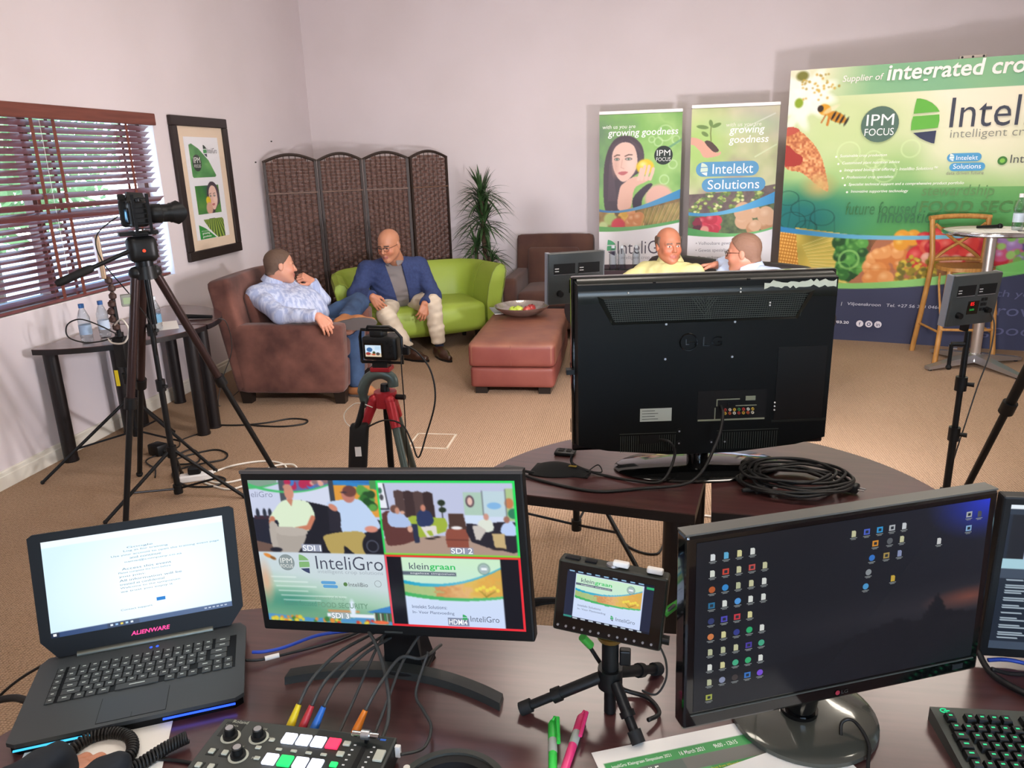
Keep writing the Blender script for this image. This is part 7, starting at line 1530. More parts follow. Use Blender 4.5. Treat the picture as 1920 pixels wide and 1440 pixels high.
rct(0, 2.3, 2.2, 4.5, '#1f2230'); C.poly([(3.2, 1.2), (4.6, 1.5), (8, 2.4), (8, 4.5), (1.6, 4.5), (1.6, 2.6)], '#1b1a22'); C.poly([(4.9, 1.6), (6.2, 1.8), (6.2, 3.2), (4.8, 3.1)], '#26242e'); C.poly([(0, 3.8), (2.2, 4.3), (2.6, 4.5), (0, 4.5)], '#6a5248'); rct(.1, 2.2, 1.4, 2.45, '#3a2430')
for x in (.35, .8, 1.15): C.ell(x, 2.05, .12, .3, '#2a2f3c')
C.poly([(1.0, 2.45), (1.5, 1.8), (2.1, 1.25), (2.8, 1.2), (3.7, 1.35), (4.0, 2.2), (3.6, 2.5), (3.5, 3.1), (1.7, 3.2), (1.6, 2.5)], '#d5e4c8', smooth=3); C.ell(2.55, .75, .30, .46, '#c98a74'); C.ell(2.5, .42, .28, .18, '#c08a76'); C.poly([(2.3, 1.15), (2.75, 1.15), (2.6, 1.6)], '#c08068'); C.line([(1.25, 2.4), (1.15, 2.65)], .34, '#c27a5e'); C.line([(3.85, 2.3), (3.5, 2.9), (2.7, 3.05)], .3, '#c27a5e')
C.poly([(1.0, 2.7), (1.5, 2.75), (1.7, 4.3), (1.0, 4.2)], '#b0a79e', smooth=3); C.poly([(1.5, 3.1), (3.3, 3.1), (2.6, 4.5), (1.5, 4.5)], '#a89f96', smooth=3); C.poly([(1.5, 2.9), (3.2, 3.0), (3.2, 3.4), (1.6, 3.4)], '#b4aba2', smooth=3); C.ell(1.2, 4.35, .4, .15, '#20202a')
C.poly([(4.9, 1.35), (5.6, 1.2), (6.6, 1.1), (7.2, 1.4), (7.9, 2.5), (7.9, 2.9), (7.3, 3.0), (6.9, 3.2), (5.6, 3.2), (5.6, 2.0), (5.0, 1.65)], '#b9cdea', smooth=3); C.ell(6.25, .85, .42, .5, '#b9786a'); C.ell(6.35, .65, .42, .34, '#6a4038'); C.ell(5.2, 1.65, .3, .18, '#c8846e', .6); C.ell(7.4, 2.95, .4, .2, '#d08a78'); C.ell(5.98, .72, .2, .05, '#3a3038')
C.poly([(4.5, 3.35), (6.2, 3.1), (7.0, 3.3), (6.9, 4.5), (6.2, 4.5), (5.6, 4.0), (5.5, 4.5), (4.7, 4.5), (4.4, 3.8)], '#b09a58', smooth=3); C.ell(7.35, 4.0, .62, .75, '#1a1a22'); C.ring(7.35, 4.0, .35, .06, '#5a5f70'); rct(2.9, 3.95, 4.15, 4.42, '#9aa0b4')
# upper right: the seating group
x0 = 8; C.blend((X > 8) & (Y < 4.5), '#b9bfda'); C.poly([(8, 3.5), (16, 3.0), (16, 4.5), (8, 4.5)], '#a88f80'); rct(8.1, .15, 8.5, 1.7, '#e2e4ee'); C.line([(8.45, .2), (8.6, 1.7)], .07, '#20202a'); C.line([(8.1, 1.7), (8.6, 1.7)], .08, '#20202a'); C.ell(8.2, .6, .12, .18, '#3f6a5a'); C.ell(8.25, 1.0, .12, .18, '#4a4a50')
for i in range(4): C.poly([(9.0 + .57 * i, .62 + .03 * i), (9.28 + .57 * i, .55 + .03 * i), (9.57 + .57 * i, .66 + .03 * i), (9.62 + .57 * i, 2.2), (9.05 + .57 * i, 2.2)], ['#4f3c3a', '#3a2a2a', '#4f3c3a', '#352626'][i])
C.line([(11.75, 1.2), (11.75, 2.2)], .06, '#2a2a26'); C.ell(11.75, 1.3, .22, .18, '#22301f'); C.ell(11.78, 1.72, .22, .16, '#22301f')
C.poly([(9.7, 2.2), (10.4, 2.1), (11.5, 2.2), (11.9, 2.25), (11.85, 3.0), (10.3, 3.4), (9.9, 3.3)], '#9aae3a', smooth=2); C.poly([(8.15, 2.0), (8.9, 1.9), (9.9, 2.75), (9.95, 3.6), (8.5, 3.95), (8.2, 3.6)], '#5c3430', smooth=2); C.poly([(8.5, 2.0), (9.1, 1.75), (9.7, 2.3), (9.8, 2.75), (8.6, 2.75)], '#a9bce0', smooth=3); C.ell(8.95, 1.7, .26, .25, '#6a4a40'); C.ell(9.1, 1.8, .14, .2, '#c08a74'); C.ell(9.4, 1.9, .14, .1, '#d0a08a'); C.poly([(9.85, 2.6), (10.2, 2.6), (10.25, 3.7), (9.95, 3.75)], '#262e48'); C.ell(9.75, 2.9, .16, .2, '#d0a08a')
C.poly([(10.2, 2.2), (10.4, 1.8), (11.0, 1.8), (11.2, 2.4), (10.9, 2.7), (10.3, 2.7)], '#26345c', smooth=3); C.ell(10.65, 1.62, .15, .2, '#c0806a'); C.poly([(10.4, 2.75), (11.3, 2.65), (11.35, 3.2), (11.1, 3.25), (11.0, 2.95), (10.7, 3.0), (10.95, 3.4), (10.75, 3.45)], '#d6d0cc'); C.ell(10.9, 3.45, .3, .06, '#2a2222'); C.ell(11.3, 3.35, .2, .05, '#2a2222')
C.poly([(12.1, 1.95), (12.95, 1.95), (13.1, 2.9), (12.05, 2.9)], '#4a342c'); C.poly([(11.95, 2.85), (13.0, 2.85), (13.15, 3.2), (13.1, 4.0), (11.85, 3.95), (11.8, 3.2)], '#8a4a3a'); C.line([(11.8, 3.5), (13.15, 3.5)], .05, '#5a2c24'); C.ell(12.5, 2.78, .32, .1, '#e6e4e6')
rct(13.05, .68, 14.1, 2.0, '#a8c4b4'); C.ell(13.4, 1.2, .25, .35, '#5a4650'); C.ell(13.4, 1.2, .15, .24, '#dcb8ac'); rct(13.05, 2.0, 14.1, 2.5, '#c9d8ee'); rct(14.15, .6, 15.4, 2.1, '#b9cfd8'); C.ell(14.75, 1.45, .4, .2, '#7fb0dc'); rct(14.15, 2.1, 15.3, 2.5, '#c9d4ea'); rct(15.45, .45, 16, 2.3, '#a8c08a'); C.ell(15.6, 1.3, .25, .3, '#c07a50'); C.ell(15.8, 1.9, .3, .3, '#2f7a5a'); C.line([(14.12, .6), (14.12, 2.0)], .06, '#6a6f78'); C.line([(15.42, .5), (15.42, 2.2)], .06, '#6a6f78')
C.poly([(13.1, 2.5), (13.8, 2.6), (15.9, 2.4), (16, 4.1), (15.1, 4.1), (13.3, 3.6)], '#22202a', smooth=2); C.poly([(13.7, 2.7), (13.9, 2.3), (14.5, 2.3), (14.6, 2.9), (13.9, 3.0)], '#d6dcd0', smooth=3); C.ell(14.25, 2.1, .15, .2, '#c49080'); C.poly([(13.4, 2.65), (13.8, 2.6), (14.2, 2.9), (13.8, 3.5), (13.55, 3.45)], '#c4bdb6'); C.poly([(15.0, 2.95), (15.2, 2.5), (15.7, 2.4), (15.95, 3.1), (15.3, 3.2)], '#b4c8ec', smooth=3); C.ell(15.4, 2.25, .17, .2, '#9a6a5a'); C.poly([(14.5, 3.1), (15.2, 3.1), (15.25, 4.0), (14.6, 3.9)], '#c0a878'); C.ell(14.8, 4.0, .4, .08, '#2a2222')
for (a, b_) in (((8, 0), (16, .12)),): pass
rct(8, 0, 16, .13, '#26d65a'); rct(8, 0, 8.13, 4.5, '#26d65a'); rct(15.87, 0, 16, 4.5, '#26d65a'); rct(8, 4.40, 16, 4.5, '#7ed03a'); rct(12.0, 3.95, 13.35, 4.38, '#8f93a8')
# lower left: backdrop
C.blend(((X < 8) & (Y >= 4.5)), C.ramp(np.clip((Y - 4.6) / 4.4 + .15 * (4 - X) / 4, 0, 1), (0, '#c8d2dc'), (.35, '#c2d2d4'), (.6, '#9fc4ae'), (.85, '#6aa07e'), (1, '#6a9f80'))); C.blend((X < 8) * np.clip(1 - np.hypot((X - 1.6) / 2.8, (Y - 7.6) / 1.0), 0, 1), '#3f8a78'); C.ell(.2, 6.4, .35, 1.0, '#d8a484', soft=.5, al=.8); C.ell(.6, 4.75, .3, .12, '#d8873a', .4); C.ell(.9, 4.9, .2, .1, '#8a5a2a', .4)
for i, w_ in enumerate((1.6, 2.2, 2.6, 1.9, 4.2, 2.4)): C.line([(.6 + .12 * i, 6.1 + .3 * i), (.6 + .12 * i + w_, 6.1 + .3 * i)], .05, '#eef4f2', .8)
C.poly([(0, 8.55), (3, 8.75), (8, 8.5), (8, 9), (0, 9)], '#4f8fc0'); blobs(C, 40, 0, 8.7, 8, 9, .14, ['#d88a3a', '#c43a34', '#3f7a3a', '#d8c43a'], 9); C.poly([(6.5, 8.2), (8, 7.75), (8, 8.5)], '#3a7fc0'); rct(4.0, 8.15, 6.0, 8.3, '#c09060'); rct(3.9, 8.35, 7.9, 8.6, '#dfe4ec'); rct(6.9, 8.2, 8, 8.75, '#3f5a4a')
for i in range(9): rct(6.9 + .13 * i, 8.25, 6.95 + .13 * i, 8.8, ['#d0d4c0', '#6a3a2a', '#3f8a4a'][i % 3])
C.ell(5.6, 8.0, .18, .55, '#d8e4f2', soft=.1); C.ell(7.3, 8.85, .5, .12, '#e86a40'); rct(4.15, 8.30, 5.35, 8.72, '#9aa8ac')
C.blend(((X >= 8) & (Y >= 4.5)), '#0c0c14'); SX0, SX1, SY0, SY1 = 9.0, 14.85, 4.62, 8.95
def slide(C, x0, x1, y0, y1):
    """title slide of the symposium"""
    w_, h_ = x1 - x0, y1 - y0; u_ = (C.X - x0) / w_; v_ = (C.Y - y0) / h_; ins = (u_ >= 0) & (u_ <= 1) & (v_ >= 0) & (v_ <= 1)
    C.blend(ins * 1.0, C.ramp(v_, (0, '#c6e6c4'), (.4, '#c2e2d0'), (.6, '#c9d8f0'), (1, '#c6d4f2')))
    a = .34 + .30 * u_ - .55 * u_ ** 2 * .9 + .0; top = .335 + .30 * u_ - .52 * u_ ** 2; bt = .50 + .24 * u_ - .22 * u_ ** 2
    ph = C.ramp(np.clip(u_ + .25 * (vnoise(C.X.shape, (40, 70), 5, 2) - .5), 0, 1), (0, '#9fb878'), (.30, '#a9bf80'), (.36, '#c88a54'), (.6, '#dcae74'), (.7, '#d8b458'), (.9, '#dba44a'), (1, '#d0a850'))
    C.blend(ins & (v_ > top) & (v_ < bt), ph); C.blend(ins & (v_ > top - .005) & (v_ < top + .045 * (1 - .6 * u_)), C.ramp(u_, (0, '#1f9fc0'), (.6, '#5fb4cc'), (1, '#45a8c0'))); C.blend(ins & (v_ > bt) & (v_ < bt + .055 - .02 * u_), C.ramp(u_, (0, '#3fa85a'), (1, '#58b872')))
    C.blend(ins & (v_ > .20) & (v_ < .255) & (u_ < .55), '#5a6472'); C.ring(x0 + .83 * w_, y0 + .14 * h_, .055 * w_, .012 * w_, '#7a9490'); C.ell(x0 + .83 * w_, y0 + .14 * h_, .045 * w_, .045 * w_, '#9fb0b4'); C.rect(x0 + .80 * w_, y0 + .12 * h_, x0 + .86 * w_, y0 + .16 * h_, '#e6eef0')
    for q in range(7): C.line([(x0 + (.76 + .03 * q) * w_, y0 + (.50 - .02 * abs(q - 3)) * h_), (x0 + .83 * w_, y0 + .54 * h_)], .008 * w_, '#8a7a2a', .6); C.ell(x0 + (.74 + .035 * q) * w_, y0 + (.44 - .02 * (q % 3)) * h_, .02 * w_, .02 * w_, '#e6d250')
slide(C, SX0, SX1, SY0, SY1)
C.blur(1); rct(8, 4.5, 16, 4.62, '#e23a2a'); rct(8, 4.5, 8.12, 9, '#e24a5a'); rct(15.86, 4.5, 16, 9, '#e22a34'); rct(11.42, 8.33, 12.7, 8.82, '#7f88a0'); rct(8, 8.88, 16, 9, '#e22a34')
s_ = SWd / 16; C2 = C; C2.X = X * s_; C2.Y = Y * s_ * (SHt / SWd) / (9 / 16); C2.w, C2.h = SWd, SHt
F = T @ FS(-SWd / 2, .022 + SHt, -.0066); sheet('screen_picture', C2, F, M_SCR, mo)
def scr(s, x, y, c, width=None, height=None, bold=0, e=1.0, par=mo, FF=None, k=s_): return lettering(s, (FF or F) @ Matrix.Translation((x * k, -y * k, .0006)), ink(c, e), par, width * k if width else None, height * k if height else None, bold)
scr('SDI 1', 2.95, 4.38, '#f4f6fa', 1.15, .36, .008); scr('SDI 2', 12.05, 4.32, '#f4f6fa', 1.25, .34, .008); scr('SDI 3', 4.2, 8.68, '#f4f6fa', 1.1, .34, .008); scr('HDMI4', 11.5, 8.75, '#f4f6fa', 1.1, .34, .012); pass
scr('eliGro', .1, 1.05, '#8a90a8', 1.4, .36); leaf_logo(F, 2.55 * s_, 4.62 * s_, 1.2 * s_, mo, ('#86b878', '#86b878', '#3a4468'), .0006, .9); scr('InteliGro', 3.65, 5.52, '#4a4f62', 4.2, .85, -.006, .8); scr('intelligent crop solutions', 3.7, 5.85, '#a9b4bc', 4.1, .3, 0, .9)
ipm(F, 1.75 * s_, 5.15 * s_, .52 * s_, mo, '#8d9a9c', .0006, .9); pill(F, 3.8 * s_, 6.28 * s_, 4.75 * s_, 6.48 * s_, '#5fa4d8', mo, .0006, .9); pill(F, 3.9 * s_, 6.52 * s_, 4.85 * s_, 6.72 * s_, '#5fa4d8', mo, .0006, .9); disc(F, 5.35 * s_, 6.45 * s_, .13 * s_, '#5f8a50', mo, .0006, e=.8); scr('InteliBio', 5.55, 6.58, '#6a7074', 1.2, .26, 0, .8); C_r = MB(F).tube([(7.4 * s_ + .012 * math.cos(a) * .55, -6.35 * s_ + .012 * math.sin(a) * .55, .0008) for a in [2 * PI * i / 16 for i in range(16)]], .0004, 5, True).build('ring_mark', ink('#8a9094', .8), mo)
scr('FOOD SECURITY', 3.4, 8.0, '#6f9a80', 3.2, .34, .01, .9); scr('future focused', 1.2, 7.95, '#4f8a78', 2.1, .34, 0, .9); scr('stewardship', 3.3, 7.55, '#8ab09a', 1.9, .3, 0, .9)
sw = SX1 - SX0; sh = SY1 - SY0
def slide_text(FF, k, x0, y0, sw, sh, par):
    scr('klein', x0 + .075 * sw, y0 + .17 * sh, '#55606c', .20 * sw, .095 * sh, .004, .9, par, FF, k); scr('graan', x0 + .285 * sw, y0 + .19 * sh, '#2fc060', .26 * sw, .085 * sh, .014, .95, par, FF, k); scr('sogeloze simposium', x0 + .08 * sw, y0 + .243 * sh, '#e8eef2', .45 * sw, .032 * sh, .004, .9, par, FF, k)
    scr('Intelekt Solutions:', x0 + .06 * sw, y0 + .735 * sh, '#5f6a8a', .36 * sw, .05 * sh, 0, .8, par, FF, k); scr('In- Voor Plantvoeding', x0 + .06 * sw, y0 + .825 * sh, '#5f6a8a', .43 * sw, .055 * sh, 0, .8, par, FF, k); scr('InteliGro', x0 + .65 * sw, y0 + .90 * sh, '#6a7488', .29 * sw, .085 * sh, 0, .8, par, FF, k)
    leaf_logo(FF, (x0 + .57 * sw) * k, (y0 + .80 * sh) * k, .12 * sh * k, par, ('#3fae6a', '#3fae6a', '#4a5068'), .0006, .9)
slide_text(F, s_, SX0, SY0, sw, sh, mo)

# ---------------------------------------------------------------- field monitor on a mini tripod
fm = thing('field_monitor', 'small field monitor showing the slide on a mini tripod', 'monitor', (-.045, 1.165, .895), R(-17)); fm.rotation_euler = (R(-10), R(3.7), R(-9))
FW, FH = .190, .130
MB().bb(-FW / 2, FW / 2, -.010, .028, 0, FH, bev=.005).build('housing', mat('monitor_shell', '#23261f', 0.45), fm); MB().bb(-FW / 2 + .004, FW / 2 - .004, -.0106, -.009, .004, FH - .004).build('front_glass', M_GLOSSB, fm)
w, h = .150, .087; C = Canvas(16, 9.28, 150, '#1a2138'); C.rect(1.7, .5, 14.2, 8.9, '#c6d4f2'); slide(C, 1.8, 14.0, .55, 8.85); C.rect(0, 0, 16, .42, '#0c1020'); C.rect(0, 8.95, 16, 9.28, '#0c1020'); C.rect(0, 8.8, 1.6, 9.1, '#2f8a7a'); C.rect(14.7, .5, 16, .9, '#2fa86a')
for q in range(9): C.rect(.4 + 1.6 * q, .1, 1.3 + 1.6 * q, .3, '#8fb8d8')
for q in range(9): C.rect(1.8 + 1.5 * q, 9.0, 2.6 + 1.5 * q, 9.2, '#c0ccd8')
k_ = w / 16; C.X = C.X * k_; C.Y = C.Y * k_; F = FS(-w / 2 - .002, .028 + h, -.0110); sheet('screen_picture', C, F, M_SCR, fm); slide_text(F, k_, 1.8, .55, 12.2, 8.3, fm)
for q in range(12): x = -.085 + .0145 * q + (.004 if q > 5 else 0); MB().cyl((x, -.0106, .0115), (x, -.0125, .0115), .0022, n=8).build('front_button', M_ALU, fm)
MB().bb(-.085, -.06, -.004, .010, FH, FH + .003).bb(-.05, -.03, -.004, .010, FH, FH + .003).build('top_button', M_DARKM, fm); MB().cyl((-.002, .003, FH), (-.002, .003, FH + .004), .011, n=18).build('top_dial', M_ALU, fm, True)
for (x, lb) in ((.012, 'a'), (.070, 'b')): MB().bb(x - .014, x + .014, -.006, .008, FH + .002, FH + .012, bev=.003).build('top_plug', M_WHITEP, fm)
MB().cyl((FW / 2, 0, .02), (FW / 2 + .012, 0, .02), .008, n=12).build('side_knob', M_BLACKP, fm, True)
mt = thing('mini_tripod', 'black tabletop tripod carrying the field monitor', 'tripod', (-.038, 1.18, ZD))
HZ = .075
for (x, y) in ((-.152, -.02), (.085, .118), (.048, -.072)):
    e = Vector((x, y, .012)); s = Vector((x, y, 0)).normalized() * .018 + Vector((0, 0, HZ)); m = s + (e - s) * .55
    MB().cyl(s, m, .0105, n=12).build('leg', M_BLACKP, mt, True); MB().cyl(m - (e - s) * .03, m + (e - s) * .08, .0135, n=12).build('leg_lock', M_BLACKP, mt, True); MB().cyl(m, e, .0085, n=12).build('lower_leg', M_BLACKP, mt, True); MB().cyl(e - (e - s).normalized() * .012, e + (e - s).normalized() * .010, .0125, n=12).build('rubber_foot', M_RUBBER, mt, True)
MB().cyl((0, 0, HZ - .018), (0, 0, HZ + .02), .022, n=18).build('hub', M_BLACKP, mt, True); MB().cyl((0, 0, HZ + .02), (0, 0, HZ + .075), .015, n=16).build('column', M_BLACKP, mt, True); MB().ball((0, 0, HZ + .078), .016, 14).build('ball_head', M_BLACKP, mt, True); MB().cyl((0, 0, HZ - .072), (0, 0, HZ - .01), .011, n=12).build('centre_post', M_BLACKP, mt, True); MB().bb(.016, .036, -.008, .008, HZ + .03, HZ + .06, bev=.003).build('lock_lever', M_BLACKP, mt); MB().cyl((0, -.003, HZ + .082), (0, -.003, HZ + .092), .022, .026, 16).build('mount_plate', mat('brass', '#9a7a3c', 0.35, 0.8), mt, True)
cable('monitor_cable', 'video cable with green plug leaving the field monitor right side', [(.05, 1.16, .95), (.07, 1.17, .965), (.10, 1.20, .97), (.15, 1.26, .96), (.2, 1.34, .9)], .004, M_CABG)
tag(MB().cyl((.052, 1.163, .952), (.078, 1.176, .968), .0075, .006, 12).build('cable_plug', mat('plug_green', '#3f9a3a', 0.5), None, True), 'green cable plug at the right side of the field monitor', 'plug')
cable('monitor_cable', 'cable with green end hanging behind the field monitor to the desk', [(-.085, 1.19, .875), (-.075, 1.20, .85), (-.05, 1.21, .80), (-.02, 1.23, .745), (.03, 1.22, .736), (.05, 1.18, .738), (.03, 1.15, .745)], .004, M_CAB)
tag(MB().cyl((-.088, 1.188, .878), (-.074, 1.198, .855), .0075, n=12).build('cable_plug', mat('plug_green', '#3f9a3a', 0.5), None, True), 'green cable plug under the field monitor', 'plug')
cable('monitor_cable', 'thin cable dropping from the field monitor right corner to the desk', [(.045, 1.15, .90), (.058, 1.16, .86), (.06, 1.19, .80), (.045, 1.22, .745), (.02, 1.24, .735)], .002, M_CABG)

# ---------------------------------------------------------------- video switcher
sw_ = thing('video_switcher', 'compact video switcher with lit square buttons and knobs', 'switcher', (-.545, .958, ZD), R(-1.5))
QW, QD, QH = .315, .130, .047
M_SWB = mat('switcher_grey', '#3d403d', 0.5); M_SWD = mat('switcher_dark', '#1d201e', 0.5)
MB().bb(-QW / 2, QW / 2, -QD / 2, QD / 2, .004, QH - .004, bev=.004).build('chassis', M_SWD, sw_); MB().bb(-QW / 2, QW / 2, -QD / 2, QD / 2, QH - .005, QH, bev=.002).build('top_panel', M_SWB, sw_)
MB().bb(.02, QW / 2 - .004, -QD / 2 + .004, QD / 2 - .004, QH, QH + .0006).build('dark_field', M_SWD, sw_); MB().bb(-QW / 2 + .010, -QW / 2 + .045, .022, QD / 2 - .008, QH, QH + .0006).build('knob_field', M_SWD, sw_)
def sq(u, v, s, m, nm='button', hgt=.005, ar=1.0): return MB().box((-QW / 2 + u * QW, QD / 2 - v * QD, QH + hgt / 2), (s, s * ar, hgt), bev=.0015, seg=2).build(nm, m, sw_)
M_BW = mat('button_white_lit', '#e8ecff', 0.4, emit='#dfe6ff', estr=1.2); M_BR = mat('button_red_lit', '#ff3050', 0.4, emit='#ff2f55', estr=1.1); M_BG = mat('button_green_lit', '#20d060', 0.4, emit='#1fcf62', estr=1.1); M_BO = mat('button_off', '#b9bcae', 0.5)
for i in range(4): sq(.435 + .083 * i, .25, .022, M_BR if i == 3 else M_BW, 'source_button'); sq(.405 + .083 * i, .62, .022, M_BG if i == 1 else M_BW, 'source_button'); sq(.415 + .083 * i, .44, .011, M_BO, 'small_key', .003, .5)
for u, v in ((.11, .32), (.265, .28), (.225, .62)):
    kb = MB().lathe([(.0125, 0), (.0125, .006), (.009, .007), (.0085, .018), (.006, .0185), (0, .0185)], 20, c=(-QW / 2 + u * QW, QD / 2 - v * QD, QH)).build('knob', M_BLACKP, sw_, True); MB().cyl((-QW / 2 + u * QW, QD / 2 - v * QD, QH + .0185), (-QW / 2 + u * QW, QD / 2 - v * QD, QH + .0195), .0065, n=16).build('knob_cap', M_ALU, kb)
    MB().lathe([(.0145, 0), (.0165, 0), (.0165, .0004), (.0145, .0004)], 24, c=(-QW / 2 + u * QW, QD / 2 - v * QD, QH + .0006)).build('dial_ring', M_BO, sw_)
for u, v in ((.07, .60), (.145, .60), (.055, .84), (.125, .84)): sq(u, v, .016, M_SWD, 'key_frame', .001); sq(u, v, .010, M_BO, 'small_key', .004)
for u, v in ((.345, .30), (.33, .62), (.30, .45)): sq(u, v, .010, M_BO, 'small_key', .003, .7)
for i, v in enumerate((.22, .40, .58, .76)): sq(.755 - .018 * i * .3, v, .0125, M_BG if i == 2 else M_BO, 'small_key', .004, .8)
for c_ in (.80, .905):
    for i in range(8): MB().box((-QW / 2 + (c_ - .01 * i * .2) * QW, QD / 2 - (.22 + .085 * i) * QD, QH + .001), (.004, .002, .001)).build('scale_mark', M_WHITEP, sw_)
MB().box((-QW / 2 + .853 * QW, QD / 2 - .55 * QD, QH + .0006), (.008, .085, .002)).build('fader_slot', M_PORT, sw_); MB().cyl((-QW / 2 + .78 * QW, QD / 2 - .15 * QD, QH + .016), (-QW / 2 + .925 * QW, QD / 2 - .15 * QD, QH + .016), .0048, n=14).build('fader_bar', M_CHROME, sw_, True); MB().cyl((-QW / 2 + .83 * QW, QD / 2 - .15 * QD, QH + .016), (-QW / 2 + .875 * QW, QD / 2 - .15 * QD, QH + .016), .008, n=14).build('fader_grip', M_ALU, sw_, True); MB().box((-QW / 2 + .853 * QW, QD / 2 - .15 * QD, QH + .007), (.005, .006, .016)).build('fader_stem', M_DARKM, sw_)
sq(.955, .36, .016, M_BO, 'transfer_key', .005, 1.5); sq(.945, .80, .016, M_BW, 'transfer_key', .005, 1.5); MB().bb(QW / 2 - .026, QW / 2 - .016, QD / 2 - .012, QD / 2 - .008, QH, QH + .0008).build('blue_print', mat('print_blue', '#2a62c0', 0.5), sw_)
Fz = Matrix.Translation((-QW / 2, QD / 2, QH + .0008))
lettering('Roland', Fz @ Matrix.Translation((.02, -.010, 0)), M_BO, sw_, .028); lettering('V-1HD', Fz @ Matrix.Translation((.235, -.0085, 0)), M_BO, sw_, .022)
for s, x, y in (('CONTROL', .012, -.018), ('FADE', .075, -.018), ('KEY', .06, -.062), ('PGM', .10, -.036), ('PST', .095, -.083), ('MEMORY', .012, -.122)): lettering(s, Fz @ Matrix.Translation((x, y, 0)), M_BO, sw_, .006 * len(s) * .55)
tag(MB(Matrix.Translation((-.381, 1.005, .762))).box((0, 0, 0), (.010, .008, .022), bev=.002).build('cable_tie', M_WHITEP), 'scrap of white tape at the switcher right corner', 'tape')
def plugcable(lb, x, c, pts, col):
    t = thing('video_cable', lb, 'cable', (x, 1.03, ZD + .02), group='cables plugged into the switcher'); p0 = Vector((0, 0, .005)); d = Vector((pts[0][0] - x, pts[0][1] - 1.03, pts[0][2] - ZD - .02)); 
    MB().tube([p0, p0 + (d - p0) * .35, d], [.0078, .0075, .0048], 12).build('plug_sleeve', mat('sleeve_' + c, c, 0.4), t, True)
    MB().tube([Vector(q) - Vector((x, 1.03, ZD + .02)) for q in spline(pts, 7)], .0031, 8).build('cord', M_CABG, t, 'all')
SR = 'cable'
for lb, x, c, dx, tx_, ty in (('yellow sleeved video cable plugged into the switcher back', -.588, '#d8c020', .012, -.515, 1.30), ('red sleeved video cable plugged into the switcher back', -.566, '#b03038', .014, -.475, 1.32), ('blue sleeved video cable plugged into the switcher back', -.545, '#2a66b8', .015, -.462, 1.31), ('orange sleeved video cable plugged into the switcher back', -.470, '#d87a20', .016, -.392, 1.24)):
    plugcable(lb, x, c, [(x + dx, 1.058, ZD + .062), (x + dx * 2, 1.095, ZD + .088), (x + (tx_ - x) * .6, 1.17, ZD + .09), (tx_, ty - .04, ZD + .07), (tx_ + .01, ty + .06, ZD + .03)], c)
cable('power_cable', 'black cable crossing over the coloured switcher cables', [(-.530, 1.26, ZD + .10), (-.47, 1.18, ZD + .10), (-.43, 1.11, ZD + .07), (-.415, 1.06, ZD + .045), (-.418, 1.02, ZD + .028)], .0034, M_CABG)
cable('power_cable', 'thin black cable dropping straight behind the switcher', [(-.475, 1.28, ZD + .09), (-.482, 1.20, ZD + .08), (-.49, 1.10, ZD + .05), (-.498, 1.03, ZD + .025)], .0028, M_CABG)
cable('power_cable', 'black cable from the monitor neck to the switcher right side', [(-.40, 1.25, ZD + .10), (-.42, 1.17, ZD + .08), (-.425, 1.10, ZD + .06), (-.435, 1.03, ZD + .025)], .0028, M_CABG)
cable('power_cable', 'black cable bowing right of the switcher around its corner', [(-.385, 1.22, ZD + .07), (-.395, 1.16, ZD + .025), (-.37, 1.12, ZD + .02), (-.345, 1.08, ZD + .02), (-.345, 1.03, ZD + .02), (-.375, 1.0, ZD + .03)], .0028, M_CABG)

# ---------------------------------------------------------------- right-hand monitor with desktop icons
mg = thing('desktop_monitor', 'glossy black monitor with dark desktop and icons at the right', 'monitor', (.3258, 1.125, ZD), R(22.9))
GW, GH, GZ = .542, .326, .114
T = Matrix.Translation((0, 0, GZ)) @ rotm('X', R(-2)); MB(T).bb(-GW / 2, GW / 2, -.008, .024, 0, GH, bev=.005).build('bezel', M_GLOSSB, mg); MB(T).bb(-GW / 2 + .04, GW / 2 - .04, .024, .05, .03, GH - .03, bev=.012).build('back_shell', M_BLACKP, mg)
MB(T).bb(-GW / 2, GW / 2, -.006, .022, GH - .001, GH + .002).build('top_edge', mat('edge_dark_grey', '#575854', 0.3), mg); MB(T).bb(-GW / 2 + .012, GW / 2 - .012, -.0100, -.008, .0245, .0262).build('bezel_line', mat('line_grey', '#454a48', 0.3), mg)
w, h = .510, .284; C = Canvas(w, h, 110, '#0d0f12'); C.blend(np.clip((C.X / w - .35), 0, 1) * np.clip(1 - C.Y / h * 1.2, 0, 1) * .6, '#262c44'); C.blend(np.clip(1 - np.hypot((C.X - w * .97) / (.10), (C.Y - h * .60) / .022), 0, 1), '#8a4028'); C.blend(np.clip(1 - C.X / w * 2.2, 0, 1) * np.clip((C.Y / h - .75) * 3, 0, 1) * .5, '#3a4440'); C.blend(np.clip(1 - np.abs(C.Y - h * .62) / .05, 0, 1) * np.clip(C.X / w, 0, 1) * .5, '#3a3438')
rgt = np.interp(C.X[0], [0, .2, .3, .36, .4, .43, .45, w], [h * .8, h * .78, h * .70, h * .66, h * .70, h * .54, h * .66, h * .70]); C.blend((C.Y > rgt[None, :]) * 1.0, '#0b0c0e'); C.ell(w * 1.0, 0, .06, .035, '#2238d8', soft=.07, al=.9)  # blue glow at the upper right is a reflection painted into the picture
F = T @ FS(-w / 2, .030 + h, -.0086); sheet('screen_picture', C, F, M_SCR, mg)
rg = random.Random(12); ICON = ['#c9c8a0', '#6fb8e0', '#d8d39a', '#e2e6e8', '#e08a30', '#2f9ad8', '#d84a3a', '#3fbf7a', '#6a5ad8', '#c9b860', '#50c8a8', '#d8d8d8', '#b04ac8', '#3a62c8']
